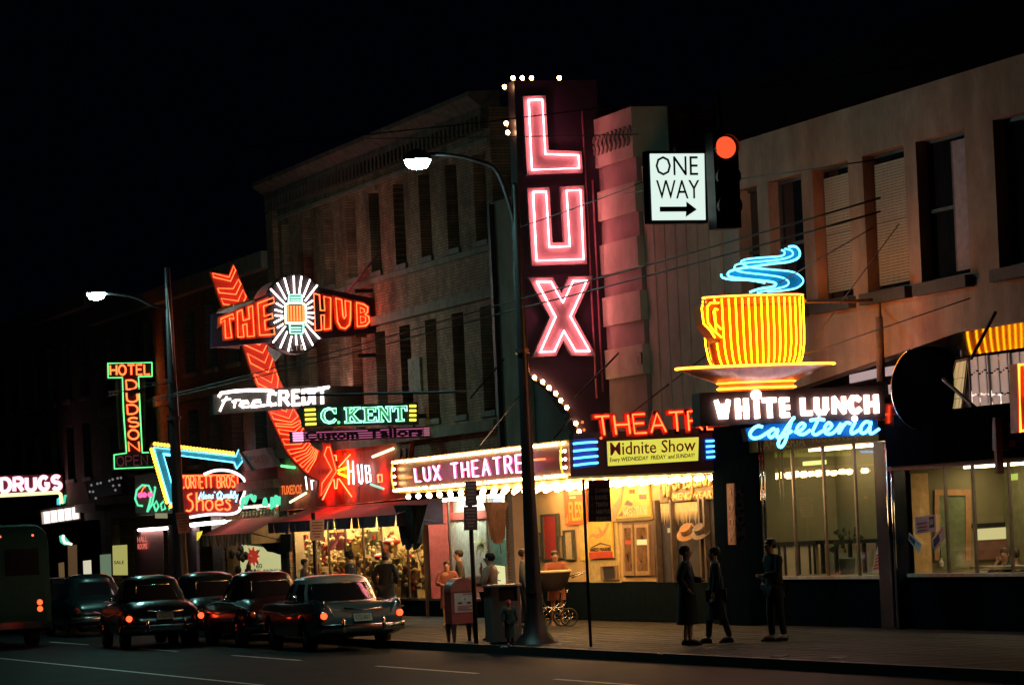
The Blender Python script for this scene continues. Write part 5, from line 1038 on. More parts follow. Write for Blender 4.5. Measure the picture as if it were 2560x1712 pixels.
BS = thing('dead_bulb_sign', 'dark sign box dotted with a few dim bulbs above the far shops', 'sign', (-133, 27.3, 4)); BSp = Pl('x', -133)
MB().prism([BSp.p(q) for q in (zB(790, 640), zB(1130, 585), zB(1160, 740), zB(830, 800))], NX, .3).build('cabinet', BLACK, BS)
bulbs(BS, [BSp.p(zB(*p), .05) for p in ((835, 675), (890, 662), (920, 655), (1000, 635), (1030, 622), (1075, 612), (1105, 608), (820, 735), (850, 735), (1035, 680), (1090, 675), (875, 795), (1055, 720))], emit('dim_bulb', (.8, .75, .75), .22), .045)
DB = thing('direction_board', 'small pale direction board reading 40 hung on a wire left of the hotel sign', 'sign', (-98, 20.6, 6.2)); p = Pl('x', -98.7)
q = p.quad(zA(1000, 1385), zA(1085, 1370), zA(1085, 1420), zA(1000, 1430)); panel(q, 0, 1, 0, 1).build('board', mat('grey_board', (.35, .32, .32), .7), DB); text('40', q, .4, .9, .15, .85, BLACK, DB); shape([(.08, .5), (.34, .85), (.34, .15)], q, BLACK, DB, .02)
q = p.quad(zA(1180, 1380), zA(1330, 1355), zA(1330, 1395), zA(1180, 1420)); panel(q, 0, 1, 0, 1).build('board', mat('black_board', (.03, .02, .02), .7), DB); text('POWER', q, .1, .9, .2, .8, mat('rust_letter', (.2, .08, .05), .7), DB)
b = MB(); b.tube([p.p(zA(1000, 1410)), p.p(zA(1560, 1300))], .012); b.build('hanger_wire', BLACK, DB)
# ================================================================== coffee cup sign and WHITE LUNCH
WX = Pl('x', -65.1); CU = thing('coffee_cup_sign', 'big orange neon coffee cup and saucer with blue steam over the white lunch sign', 'neon sign', (-65.3, 26.2, 4.4))
cup_or = mat('cup_orange', (.36, .075, .008), .5, var=.05); 
ctr = WX.p((1855, 780)); ra = (WX.p(zJ(1235, 600)) - WX.p(zJ(375, 610))).length / 2; zt = WX.p(zJ(800, 575)).z; zb_ = WX.p(zJ(830, 1215)).z
cx_, cy_ = -65.45, WX.p(zJ(815, 800)).y
SQ = .38   # the cup is a flattened relief, deep enough to read from either side
prof = [(.86, 0), (.93, .08), (.985, .3), (1.0, .55), (1.0, .95), (1.02, 1.0)]
b = MB(); H_ = zt - zb_; b.lathe([(ra * r, zb_ + h * H_) for r, h in prof], (cx_, cy_, 0), 'z', 36, True, (SQ, 1)); b.build('cup', cup_or, CU, smooth=True)
def cup_pt(a, h, off=.05):
    r = 1.0
    for i in range(len(prof) - 1):
        if prof[i][1] <= h <= prof[i + 1][1]: r = lerp(prof[i][0], prof[i + 1][0], (h - prof[i][1]) / max(1e-6, prof[i + 1][1] - prof[i][1]))
    n = Vector((math.cos(a), math.sin(a), 0)); return Vector((cx_ + ra * r * SQ * math.cos(a), cy_ + ra * r * math.sin(a), zb_ + h * H_)) + n * off
for i in range(16):
    a = math.asin(max(-1, min(1, -.86 + 1.845 * i / 15)))
    b = MB(); b.tube([cup_pt(a, h) for h in (.03, .12, .3, .5, .72, .96)], .014); b.build('rib_tube', E_YEL, CU)
b = MB(); b.tube([cup_pt(-1.75 + i * 3.5 / 20, .995, .04) for i in range(21)], .016); b.build('rim_tube', emit('amber_neon', (1, .2, .012), 14), CU)
b = MB(); b.tube([cup_pt(-1.6 + i * 3.2 / 20, .86, .02) for i in range(21)], .02); b.build('dark_band', mat('brown_band', (.25, .05, .01), .6), CU)
HPL = Pl('x', -64.78)
tubes(HPL, [[zJ(430, 648), zJ(350, 650), zJ(322, 690), zJ(330, 830), zJ(380, 900), zJ(455, 965)], [zJ(280, 665), zJ(272, 700), zJ(290, 840), zJ(350, 900), zJ(395, 970)], [zJ(420, 712), zJ(395, 700), zJ(380, 730), zJ(395, 830), zJ(450, 890)]], E_YEL, .015, CU, .0, 'handle_tube')
hp = [zJ(430, 640), zJ(330, 645), zJ(285, 700), zJ(300, 840), zJ(390, 960), zJ(450, 1010), zJ(455, 950), zJ(390, 880), zJ(365, 820), zJ(362, 720), zJ(390, 690), zJ(435, 700)]
MB().prism([HPL.p(p, -.04) for p in hp], NX, .45).build('handle', cup_or, CU)
# saucer: shallow cone and its foot
sc_y = WX.p(zJ(830, 1250)).y; sw = (WX.p(zJ(1545, 1225)) - WX.p(zJ(118, 1285))).length / 2; zs1 = WX.p(zJ(830, 1235)).z; zs0 = WX.p(zJ(830, 1385)).z
lilac = mat('lilac_enamel', (.62, .50, .60), .3, spec=.6)
b = MB(); b.lathe([(sw * .44, zs0), (sw * .98, zs1), (sw, zs1 + .03), (sw * .6, zs1 + .01)], (cx_, sc_y, 0), 'z', 40, True, (SQ, 1)); b.build('saucer', lilac, CU, smooth=True)
b = MB(); b.tube([Vector((cx_ + (sw + .03) * SQ * math.cos(a), sc_y + (sw + .02) * math.sin(a), zs1 + .03)) for a in [i * 2 * math.pi / 40 for i in range(40)]], .022, True); b.build('saucer_tube', MATS['amber_neon'], CU)
for i in range(8):
    y = sc_y + sw * (-.35 + .1 * i); b = MB(); b.box(cx_ + .05, cx_ + sw * SQ * .8, y, y + .05, zs1 - .07, zs1 - .05); b.build('saucer_streak', mat('white_streak', (.8, .8, .85), .2), CU)
zf = WX.p(zJ(830, 1450)).z
b = MB(); b.lathe([(sw * .48, zf - .02), (sw * .48, zs0 + .12), (sw * .40, zs0 + .2)], (cx_, sc_y, 0), 'z', 32, True, (SQ, 1)); b.build('cup_foot', mat('salmon_enamel', (.80, .42, .30), .45), CU, smooth=True)
for z in (zf + .06, zf + .17): b = MB(); b.tube([Vector((cx_ + (sw * .5) * SQ * math.cos(a), sc_y + sw * .5 * math.sin(a), z)) for a in [i * 2 * math.pi / 28 for i in range(28)]], .018, True); b.build('foot_tube', MATS['amber_neon'], CU)
steam = mat('steam_blue', (.02, .22, .34), .5)
st1 = [(1045, 140), (1110, 140), (1148, 190), (1130, 245), (1040, 280), (900, 295), (740, 320), (600, 340), (510, 365), (490, 395), (530, 420), (700, 440), (850, 455), (930, 475), (900, 505), (780, 525), (690, 555)]
st2 = [(1010, 160), (1070, 175), (1080, 220), (980, 255), (800, 275), (640, 290), (560, 310), (560, 350), (640, 375), (820, 395), (980, 420), (1045, 460), (1020, 500), (900, 530), (760, 560)]
st3 = [(980, 170), (1010, 190), (980, 225), (800, 240), (660, 255), (610, 285), (700, 330), (900, 350), (1080, 370), (1165, 420), (1175, 470), (1110, 520), (960, 545), (850, 552)]
st4 = [(430, 390), (440, 420), (520, 440), (680, 445), (830, 470)]
for l, r in ((st1, .020), (st2, .015), (st3, .015), (st4, .02)): b = MB(); b.tube(smoothline([WX.p(zJ(*p), .12) for p in l], 4), r); b.build('steam_tube', E_CYAN, CU)
def resamp(l, n):
    P = smoothline([WX.p(zJ(*p), .04) for p in l], 6); return [P[int(i * (len(P) - 1) / (n - 1))] for i in range(n)]
MB().strip(resamp(st1, 34), resamp(st3, 34), NX, .08).build('steam_plate', steam, CU)
# mast that carries the cup
b = MB(); mx = Pl('y', 27.75); mx = Pl('x', -65.55); m0 = mx.p(zL(1035, 1440)); m1 = mx.p(zL(1025, 850)); b.tube([m0, m1], .085, n=8); b.build('mast', mat('rusty_post', (.24, .15, .12), .7), CU)
b = MB(); m2 = mx.p(zL(1020, 690)); b.tube([m1, m2], .035); b.build('mast_pipe', MATS['rusty_post'], CU); b = MB(); b.tube([m2, mx.p(zL(830, 705)), WX.p(zL(345, 705))], .035); b.build('mast_arm', MATS['rusty_post'], CU)
# WHITE LUNCH
WL = thing('white_lunch_sign', 'dark box sign with fat glowing white letters white lunch under the saucer', 'neon sign', (-65.2, 26.2, 3.9))
MB().prism([WX.p(q) for q in (zH(1130, 80), zK(1060, 10), zK(1075, 310), zH(1140, 385))], NX, .4).build('cabinet', mat('dark_brown_cabinet', (.035, .022, .024), .5), WL)
wlm = emit('white_sign_letter', (1, .62, .50), 12, (.8, .8, .8))
wq_ = WX.quad(zH(1262, 140), zK(1005, 95), zK(1010, 268), zH(1290, 328))
glyph = {'W': [[(0, 1), (.28, 0), (.5, .75), (.72, 0), (1, 1)]], 'H': [[(0, 0), (0, 1)], [(1, 0), (1, 1)], [(0, .5), (1, .5)]], 'i': [[(.5, 0), (.5, .8)]], 'T': [[(0, 1), (1, 1)], [(.5, 1), (.5, 0)]], 'E': [[(1, 1), (0, 1), (0, 0), (1, 0)], [(0, .5), (.9, .5)]], 'L': [[(0, 1), (0, 0), (1, 0)]], 'U': [[(0, 1), (0, .25), (.25, 0), (.75, 0), (1, .25), (1, 1)]], 'N': [[(0, 0), (0, 1), (1, 0), (1, 1)]], 'C': [[(1, .85), (.7, 1), (.25, 1), (0, .75), (0, .25), (.25, 0), (.7, 0), (1, .15)]]}
lay = [('W', .0, .17), ('H', .20, .30), ('i', .325, .40), ('T', .385, .475), ('E', .505, .565)]
lay = [('W', .012, .135), ('H', .172, .235), ('i', .262, .30), ('T', .325, .40), ('E', .440, .495), ('L', .578, .635), ('U', .680, .738), ('N', .788, .855), ('C', .885, .94), ('H', .965, 1.0)]
hv = wq_(0, 1).z - wq_(0, 0).z
LXs = [(1262, 1405), (1450, 1570), (1610, 1680), (1700, 1825), (1855, 1950)]; LXk = [(290, 400), (415, 540), (580, 700), (730, 845), (875, 1000)]
def wl_box(i):
    if i < 5: a, c = LXs[i]; f = lambda x: 140 - (x - 1262) * .030; g_ = lambda x: 326 - (x - 1290) * .034; return WX.quad(zH(a, f(a)), zH(c, f(c)), zH(c + 8, g_(c)), zH(a + 12, g_(a)))
    a, c = LXk[i - 5]; f = lambda x: 118 - (x - 290) * .030; g_ = lambda x: 290 - (x - 290) * .034; return WX.quad(zK(a, f(a)), zK(c, f(c)), zK(c + 8, g_(c)), zK(a + 6, g_(a)))
for i, ch in enumerate('WHiTELUNCH'):
    q = wl_box(i); w = .034 if ch in 'WN' else .043; hw = (q(1, 0) - q(0, 0)).length; hh = (q(0, 1) - q(0, 0)).length; b = MB(); ex, ez = w / hw, w / hh
    for l in glyph[ch]:
        L = [q(ex + (1 - 2 * ex) * u if ch != 'i' else .5, ez + (1 - 2 * ez) * v, .06) for u, v in l]
        for k_ in range(len(L) - 1):
            d = (L[k_ + 1] - L[k_]).normalized(); s_ = d.cross(NX).normalized() * w; e_ = d * w * (.55 if len(l) > 2 else 1.0); b.hexa([L[k_] - e_ - s_, L[k_ + 1] + e_ - s_, L[k_ + 1] + e_ + s_, L[k_] - e_ + s_], NX, .05 + .002 * k_)
    if ch == 'i': 
        c = q(.5, 1.15, .06); b.prism([c + Vector((0, .095 * math.cos(a), .095 * math.sin(a))) for a in [t * math.pi / 10 for t in range(20)]], NX, .05)
    b.build('letter', wlm, WL)
for z in (3.75, 4.3): b = MB(); b.box(-65.4, -65.25, 27.3, 27.98, z, z + .08); b.build('bracket', DARK, WL)
rear_face(WL, ('letter',), -65.3, (WX.p(zH(1130, 200)).y + WX.p(zK(1060, 150)).y) / 2); rear_face(CU, ('rib_tube', 'rim_tube'), cx_, cy_)
# cafeteria script
CFS = thing('cafeteria_script_sign', 'bright cyan neon script cafeteria on a blue strip below the white letters', 'neon sign', (-65.2, 26.4, 3.3))
MB().prism([WX.p(q, -.05) for q in (zH(1560, 405), zK(20, 360), zK(1010, 318), zK(1020, 465), zK(0, 510), zH(1590, 520))], NX, .25).build('cabinet', mat('blue_cabinet', (.01, .10, .30), .45), CFS)
h = lambda *P: [zH(*p) for p in P]; kk = lambda *P: [zK(*p) for p in P]
scr = [h((1690, 395), (1650, 385), (1600, 415), (1575, 460), (1600, 495), (1660, 490), (1720, 455), (1760, 430), (1800, 410), (1770, 420), (1745, 460), (1765, 490), (1800, 465), (1830, 415), (1820, 480), (1850, 485), (1885, 440)),
 h((1885, 440), (1930, 370), (1980, 310), (1960, 330), (1930, 420), (1900, 520), (1865, 575), (1835, 560), (1850, 500), (1910, 460), (1960, 430)),
 kk((225, 440), (280, 425), (320, 380), (290, 360), (250, 400), (255, 450), (310, 460), (370, 420)),
 kk((455, 300), (420, 370), (390, 440), (420, 465), (480, 430)), kk((365, 335), (430, 325), (500, 330)),
 kk((480, 430), (530, 420), (565, 380), (535, 355), (500, 400), (510, 450), (560, 455), (610, 420), (650, 360)),
 kk((650, 360), (630, 450), (660, 400), (700, 355), (740, 365)), kk((780, 350), (745, 420), (750, 455), (800, 430), (840, 400)),
 kk((910, 350), (870, 350), (830, 400), (835, 445), (870, 445), (910, 400), (925, 350), (910, 420), (930, 455), (1000, 410))]
for l in scr: b = MB(); b.tube(smoothline([WX.p(p, .1) for p in l], 4), .030); b.build('script_stroke', emit('cyan_script', (.10, .60, 1), 6), CFS)
bulbs(CFS, [WX.p(zK(775, 318), .1)], E_WHITE, .06)
# red neon box and unlit box at the right edge
RX = Pl('x', -57.8); RB = thing('red_box_sign', 'red box sign outlined in yellow orange neon at the right edge', 'neon sign', (-58, 27.2, 4.1))
q = RX.quad(zS(2225, 840), zS(2640, 800), zS(2660, 1900), zS(2255, 1960))
panel(q, 0, 1, 0, 1, 0, .3).build('cabinet', mat('bright_red_enamel', (.6, .07, .03), .45), RB); b = MB(); b.tube([q(u, v, .06) for u, v in ((.02, .02), (.02, .98), (.98, .98), (.98, .02))], .03, True); b.build('outline_tube', emit('gold_neon', (1, .2, .02), 6), RB)
for v in (.55, .78): b = MB(); b.tube([q(u, v_, .06) for u, v_ in ((.25, v), (.25, v + .16), (.9, v + .16), (.9, v))], .025, True); b.build('letter_tube', E_ORANGE, RB)
b = MB(); b.box(-58.1, -57.9, 27.6, 27.98, 4.2, 4.3); b.build('bracket', DARK, RB)
FV = thing('number_box_sign', 'unlit black box sign with a dull red figure five at the right edge', 'sign', (-59.2, 27.4, 3.3)); FP = Pl('x', -59.2); zK2 = zz(2220, 1020, .14499)
q = FP.quad(zK2(1930, 210), zK2(2500, 160), zK2(2500, 700), zK2(1930, 720)); panel(q, 0, 1, 0, 1, 0, .3).build('cabinet', BLACK, FV); b = MB()
w5 = [(.62, .78), (.38, .78), (.38, .55), (.62, .55), (.62, .2), (.36, .2)]
for i in range(5): p, r_ = q(*w5[i], .03), q(*w5[i + 1], .03); d = (r_ - p).normalized(); s_ = d.cross(NX).normalized() * .055; b.hexa([p - d * .05 - s_, r_ + d * .05 - s_, r_ + d * .05 + s_, p - d * .05 + s_], NX, .02 + .002 * i)
b.build('figure', mat('dull_red_letter', (.30, .10, .09), .6), FV); b = MB(); p = FP.p(zK2(1880, 160)); b.box(p.x - .05, p.x + .05, p.y - .06, p.y + .06, p.z - .95, p.z); b.build('post', mat('maroon_post', (.16, .05, .06), .6), FV)
# round unlit drum sign
c = Pl('x', -63.0).p((2306, 970)); RD = thing('round_sign', 'large dark unlit round drum sign with a thin bright rim right of the white letters', 'sign', tuple(c))
nrm = Vector((math.cos(math.radians(-17.5 + 57)), -math.sin(math.radians(-17.5 + 57)) * -1, 0)); nrm = Vector((.78, -.62, 0)).normalized() if False else Vector((math.cos(1.18), math.sin(1.18) * -1, 0))
e1 = Vector((-nrm.y, nrm.x, 0)); R_ = .74
MB().prism([c + e1 * (R_ * math.cos(a)) + U0 * (R_ * math.sin(a)) for a in [i * math.pi / 24 for i in range(48)]], nrm, .3).build('drum', MATS['fascia_black'], RD)
b = MB(); b.tube([c + e1 * (R_ * math.cos(a)) + U0 * (R_ * math.sin(a)) + nrm * .02 for a in [1.9 + i * 2.6 / 20 for i in range(21)]], .02); b.build('rim', chrome, RD)
b = MB(); b.tube([c + Vector((0, .3, -.1)), Vector((c.x - .4, 27.95, c.z - .1))], .05); b.build('bracket', DARK, RD)

# ================================================================== ONE WAY box and signal over the street
OXP = Pl('x', -37.0); OW = thing('one_way_sign', 'glowing white box sign reading one way with a black arrow to the right', 'traffic sign', tuple(OXP.p((1690, 556))))
q = OXP.quad(zI(238, 530), zI(735, 528), zI(748, 1135), zI(260, 1138))
panel(q, -.05, 1.05, -.045, 1.045, -.01, .14).build('housing', BLACK, OW); face = panel(q, 0, 1, 0, 1, 0, .01).build('lit_face', emit('lit_sign_face', (.80, .97, .88), .95, (.5, .5, .5)), OW)
text('ONE', q, .09, .87, .67, .96, BLACK, OW, .014, bold=-.004); text('WAY', q, .09, .89, .32, .60, BLACK, OW, .014, bold=-.004)
P = [(.14, .125), (.63, .125), (.62, .045), (.83, .155), (.64, .275), (.64, .2), (.14, .2)]
MB().prism([q(u, v, .014) for u, v in P], NX, .006).build('arrow', BLACK, OW); b = MB(); b.tube([q(.45, 1.04), q(.45, 1.3)], .012); b.build('hanger', BLACK, OW)
TP = Pl('x', -36.6); c = TP.p(zI(940, 470)); TL = thing('traffic_signal', 'dark traffic signal with its round red lamp lit right of the one way sign', 'traffic light', tuple(TP.p(zI(930, 1060))))
zc = c.z; b = MB(); b.box(c.x - .26, c.x - .03, c.y - .135, c.y + .135, zc - .82, zc + .16); b.build('signal_body', mat('signal_green_black', (.012, .02, .016), .5), TL)
for i, m_ in enumerate((emit('red_signal', (1, .10, .03), 1.1), mat('dark_amber_lens', (.06, .03, .005), .2), mat('dark_green_lens', (.005, .04, .03), .2))):
    z = zc - i * .3; b = MB(); b.lathe([(.118, -.02), (.10, .015), (.05, .03), (.004, .034)], (c.x - .02, c.y, z), 'x', 18); b.build('lens', m_, TL)
    b = MB(); b.loft([[Vector((c.x - .03 + d, c.y + .13 * math.cos(a), z + .13 * math.sin(a))) for a in [math.pi * (-.12 + 1.24 * k_ / 12) for k_ in range(13)]] for d in (0, .07)], cap=False, closed=False); b.build('visor', BLACK, TL)
b = MB(); b.tube([Vector((c.x - .15, c.y, zc + .16)), Vector((c.x - .15, c.y, zc + .55))], .02); b.build('hanger', BLACK, TL)
# ================================================================== lamp poles with overhanging mercury lamps
pole_m = mat('pole_paint', (.028, .018, .022), .45, .3, var=.2, scale=8)
def lamp_pole(base, ztop, prof, arm, head, label):
    t = thing('street_lamp', label, 'street lamp', base, 'street lamps along the kerb'); bx, by, bz = base
    b = MB(); b.lathe(prof, (bx, by, 0), 'z', 14); b.build('pole', pole_m, t, smooth=True)
    b = MB(); b.tube(smoothline(arm, 4), .045, r1=.03, n=8); b.build('arm', pole_m, t)
    h = Vector(head); b = MB(); b.lathe([(.27, 0), (.25, .08), (.16, .16), (.05, .20), (.01, .21)], h, 'z', 16, True, (.8, 1)); hd = b.build('lamp_head', DARK, t, smooth=True)
    b = MB(); b.lathe([(.245, -.005), (.235, -.06), (.17, -.15), (.06, -.18), (.005, -.182)], h, 'z', 16, True, (.8, 1)); b.build('lamp_bowl', E_LAMP, hd, smooth=True)
    for z in (1.1, 5.6): b = MB(); b.lathe([(prof[3][0] * 1.1 - z * .006, z), (prof[3][0] * 1.1 - z * .006, z + .08)], (bx, by, 0), 'z', 12); b.build('pole_band', mat('pole_band', (.10, .05, .05), .4, .5), t)
    return t
ax = lambda X: (lambda x, y: onX(*zE(x, y), X))
E68 = ax(-68.6)
P1 = lamp_pole((-68.6, 22.0, .15), 8.5, [(.44, .15), (.40, .2), (.24, .36), (.155, .8), (.13, 2.5), (.105, 5), (.075, 8.0), (.06, 8.75), (.01, 8.8)], [Vector((-68.6, 22, 7.9)), E68(900, 1040), E68(700, 925), E68(500, 878), E68(300, 862), E68(200, 880)], onX(*zE(160, 915), -68.6), 'tall dark lamp pole beside the litter bin with its lamp left of the pink letters')
A99 = lambda x, y: onX(*zA(x, y), -98.8)
P2 = lamp_pole((-98.8, 22.0, .15), 9.0, [(.5, .15), (.4, .25), (.3, .5), (.2, 1.0), (.17, 2.5), (.14, 5), (.10, 8), (.07, 9.6), (.01, 9.62)], [Vector((-98.8, 22, 8.5)), A99(1400, 600), A99(1250, 530), A99(1100, 500), A99(960, 490)], onX(*zA(880, 487), -98.8), 'dark lamp pole with a mercury lamp above the hotel sign at the left')
b = MB(); P = [onX(*zA(1535, 440), -98.5), onX(*zA(1575, 900), -98.5), onX(*zA(1600, 1290), -98.5)]; b.tube(P, .018); b.build('conduit', mat('red_conduit', (.40, .12, .10), .4), P2)
plate = mat('rust_sign_plate', (.34, .11, .09), .6); bar_ink = mat('sign_print', (.12, .05, .05), .7)
def bars_print(q, rows, m, root, off=.012):
    b = MB()
    for v, u0, u1 in rows: addpanel(b, q, u0, u1, v, v + .07, off, .004)
    o = b.build('print_line', m, root); o['kind'] = 'stuff'
rows7 = [(.84, .15, .85), (.70, .1, .9), (.56, .2, .8), (.42, .12, .88), (.28, .2, .75), (.14, .3, .7)]
q = Pl('x', -98.4).quad(zM(1605, -10), zM(1725, -20), zM(1748, 170), zM(1635, 182)); RSg = panel(q, 0, 1, 0, 1).build('sign_plate', plate); tag(RSg, 'tilted rusty red sign plate fixed to the left lamp pole', 'sign'); bars_print(q, rows7, bar_ink, RSg)
# trolley wires and stays
wire_m = mat('wire_black', (.006, .006, .008), .6)
def wire(a, c, r, label, sag=.0, n=8):
    pts = [lerp(a, c, i / n) - Vector((0, 0, sag * 4 * (i / n) * (1 - i / n))) for i in range(n + 1)]; b = MB(); b.tube(pts, r, n=5); o = b.build('overhead_wire', wire_m); tag(o, label, 'wire', 'wires over the street'); return o
Y19 = lambda p: onY(*p, 19.5); Y21 = lambda p: onY(*p, 21.0)
trol = [((640, 955), (2180, 505)), ((640, 972), (2180, 535))]
P68 = lambda p: onX(*p, -68.0); P50 = lambda p: onX(*p, -50.0)
far = lambda p: onX(*p, -104.0)
for i, (p, r_) in enumerate((((20, 1150), zC(2345, 690)), ((20, 1178), zC(2345, 775)))):
    a, c = onX(*zV(0, 430 + 30 * i), -101), onX(*zF(1060, 660 + 85 * i), -69); wire(a, c, .014, ('upper', 'lower')[i] + ' of the two trolley wires running from the left pole to the right pole', .05)
    a2_, c2 = c, onX(*zI(2345, 935 + 125 * i), -47); wire(a2_, c2, .014, ('upper', 'lower')[i] + ' trolley wire right of the lamp pole, crossing the lowest letter of the tall sign', .03)
wire(onX(*zR(1080, 575), -75), onX(*zE(2185, 682), -70), .010, 'thin level wire crossing the foot of the letter l', .01)
wire(onX(*zI(0, 890), -66), onX(*zI(2345, 580) , -46), .010, 'upper single wire passing behind the one way sign', .02)
wire(onX(*zE(1100, 1530), -69), onX(*zE(2260, 1105), -60), .010, 'wire crossing the u of the tall sign', .02)
wire(onX(*zJ(0, 1210), -77), onX(*zJ(200, 950), -77), .022, 'short thick stay cable left of the coffee cup')
wire(onX(*zJ(0, 1370), -70), onX(*zJ(1020, 590), -66), .012, 'long stay running up across the cup toward the steam')
wire(onX(*zJ(870, 530), -65.5), onX(*zJ(1840, -40), -62), .012, 'stay wire rising from the steam to the upper right window')
wire(onX(*zL(430, 1040), -65), onX(*zL(1200, 0), -62), .010, 'steep wire crossing the second blind window')
wire(onX(*zL(60, 1290), -66), onX(*zL(1850, 680), -61), .012, 'thin stay from the saucer to the wall hook below the right window')
wire(onX(*zF(1600, 1560), -80.2), onX(*zF(2230, 910), -79.5), .024, 'thick stay rod from the tall sign to the banded pylon')
wire(onX(*zF(640, 1560), -88), onX(*zF(955, 1200), -87.5), .022, 'stay rod from the pale pilaster down to the tall sign bracket')
wire(onX(*zG(1555, 500), -80.4), onX(*zG(1730, 290), -80.2), .022, 'stay rod between the canopy and the arch of bulbs')
wire(onX(*zG(800, 660), -83), onX(*zG(1245, 100), -69), .014, 'stay wire from the canopy edge up to the lamp pole')
wire(onX(*zH(490, 280), -74), onX(*zH(850, 0), -73), .016, 'stay wire rising right from the red theatre letters')
wire(onX(*zS(1480, 760), -58.5), onX(*zS(1880, 0), -57.5), .03, 'chain stay rising across the orange reflection')
wire(onX(*zS(1030, 1090), -60), onX(*zS(1560, 1560), -58.5), .035, 'dark strut slanting across the tilted casement')
wire(onX(*zC(900, 1350), -70), onX(*zT(2060, 1480), -69), .028, 'level pole bracket arm left of the lamp pole'); wire(onX(*zV(0, 165), -101), onX(*zV(380, 125), -99), .012, 'short wire left of the left lamp pole')
wire(onX(*zI(940, 300), -36.5) + Vector((-.15, -5, -.1)), onX(*zI(940, 300), -36.5) + Vector((-.15, 14, 2.6)), .006, 'span wire carrying the one way sign and the red signal', .3)

# ================================================================== things on the pavement
mred = mat('mailbox_red', (.33, .06, .06), .45, var=.15, scale=5)
def at_ground(px, py): return onZ(px, py, .15)
m0 = Vector((-72.5, 21.72, .15)); MBX = thing('mailbox', 'red domed mailbox on four legs with a pale poster on its front', 'mailbox', tuple(m0))
w2, d2 = .255, .24; arcp = [Vector((0, -w2 * math.cos(math.pi * i / 12), .98 + .27 * math.sin(math.pi * i / 12))) for i in range(13)]
P = [m0 + Vector((d2, -w2, .36)), *[m0 + Vector((d2, p.y, p.z)) for p in arcp], m0 + Vector((d2, w2, .36))]
MB().prism(P, NX, 2 * d2).build('box', mred, MBX)
P = [m0 + Vector((d2 + .012, p.y * 1.04, p.z + .008)) for p in arcp]; MB().prism(P, NX, 2 * d2 + .024).build('hood', mat('mailbox_hood', (.36, .09, .075), .4), MBX)
for dx_, dy_ in ((d2 - .04, -w2 + .04), (d2 - .04, w2 - .04), (-d2 + .04, -w2 + .04), (-d2 + .04, w2 - .04)): b = MB(); b.loft([[m0 + Vector((dx_ + s_ * a, dy_ + s_ * c, z)) for a, c in ((-1, -1), (1, -1), (1, 1), (-1, 1))] for z, s_ in ((.36, .05), (0.0, .022))]); b.build('leg', mat('mailbox_leg', (.05, .02, .03), .5), MBX)
q = rect('x', m0.x + d2 + .002, m0.y - .19, m0.y + .235, m0.z + .58, m0.z + .96); po = panel(q, 0, 1, 0, 1, .01, .01).build('poster', mat('mail_poster', (.55, .44, .42), .7, var=.1), MBX)
b = MB(); b.prism([q(.5 + .16 * math.cos(a), .68 + .11 * math.sin(a), .016) for a in [i * math.pi / 10 for i in range(20)]], NX, .004); b.build('poster_emblem', mat('poster_white', (.62, .58, .58), .7), po)
for u, v in ((.25, .48), (.68, .48)): panel(q, u - .09, u + .1, v - .05, v + .05, .016, .004).build('poster_mark', ink, po)
bars_print(q, [(.9, .4, .9), (.28, .12, .85), (.19, .12, .7), (.1, .12, .85)], mat('poster_print', (.35, .16, .16), .7), po, .016); text('5', q, .44, .56, .62, .75, ink, po, .02)
def sign_post(base, top, r, label, m=pole_m): b = MB(); b.tube([Vector(base), Vector((base[0], base[1], top))], r, n=8); o = b.build('sign_post', m); return tag(o, label, 'sign post')
SPX = Pl('x', -70.6); sp = SPX.p(zG(812, 1400)); zt_ = SPX.p(zG(800, 895)).z
o = sign_post((-70.68, sp.y, .15), zt_, .045, 'stout dark sign post with two stacked dark plates just behind the mailbox')
dk_pl = mat('dark_sign_plate', (.085, .045, .055), .55); pr_l = mat('faint_print', (.22, .15, .17), .6)
for c in (((740, 890), (845, 888), (848, 1110), (742, 1114)), ((728, 1122), (850, 1118), (852, 1335), (732, 1338))):
    q = SPX.quad(*[zG(*p) for p in c]); p_ = panel(q, 0, 1, 0, 1, .03, .02).build('sign_plate', dk_pl, o); bars_print(q, rows7, pr_l, p_, .036)
b0 = onY(793, 1500, 22.0); o = sign_post((b0.x, 22.0, .15), 2.9, .05, 'sign post with a tan plate standing before the clothing store awning'); q = Pl('x', b0.x + .05).quad(zN(1078, 58), zN(1210, 52), zN(1205, 240), zN(1085, 245)); p_ = panel(q, 0, 1, 0, 1, .02, .02).build('sign_plate', mat('tan_sign_plate', (.30, .20, .17), .6), o); bars_print(q, rows7, bar_ink, p_, .026)
o = sign_post((-65.1, 21.9, .15), onX(*zG(1850, 870), -65.1).z, .028, 'slim pole with a dark board listing bus streets, dunbar, davie, tenth')
q = Pl('x', -65.05).quad(zY(690, 295), zY(1200, 275), zY(1250, 1300), zY(700, 1315)); p_ = panel(q, 0, 1, 0, 1, .02, .03).build('route_board', mat('route_board_maroon', (.07, .035, .05), .5), o)
lr = mat('route_letter', (.85, .66, .75), .6); rr = mat('route_red', (.55, .12, .12), .6); panel(q, 0, 1, .84, 1, .024, .01).build('red_header', mat('route_header', (.34, .05, .04), .6), o)
text('BUS STOP', q, .06, .96, .87, .95, mat('route_header_letter', (.5, .16, .14), .6), o, .03)
for i, (a, c) in enumerate((('7', 'DUNBAR'), ('8', 'DAVIE'), ('10', 'TENTH'), ('16', 'ARBUTUS'), ('20', 'GRANVILLE'))):
    v = .70 - i * .17; text(c, q, .30, .94 if len(c) != 5 else .86, v, v + .105, lr, o, .026, bold=.02); text(a, q, .1, .2, v, v + .1, rr, o, .026)
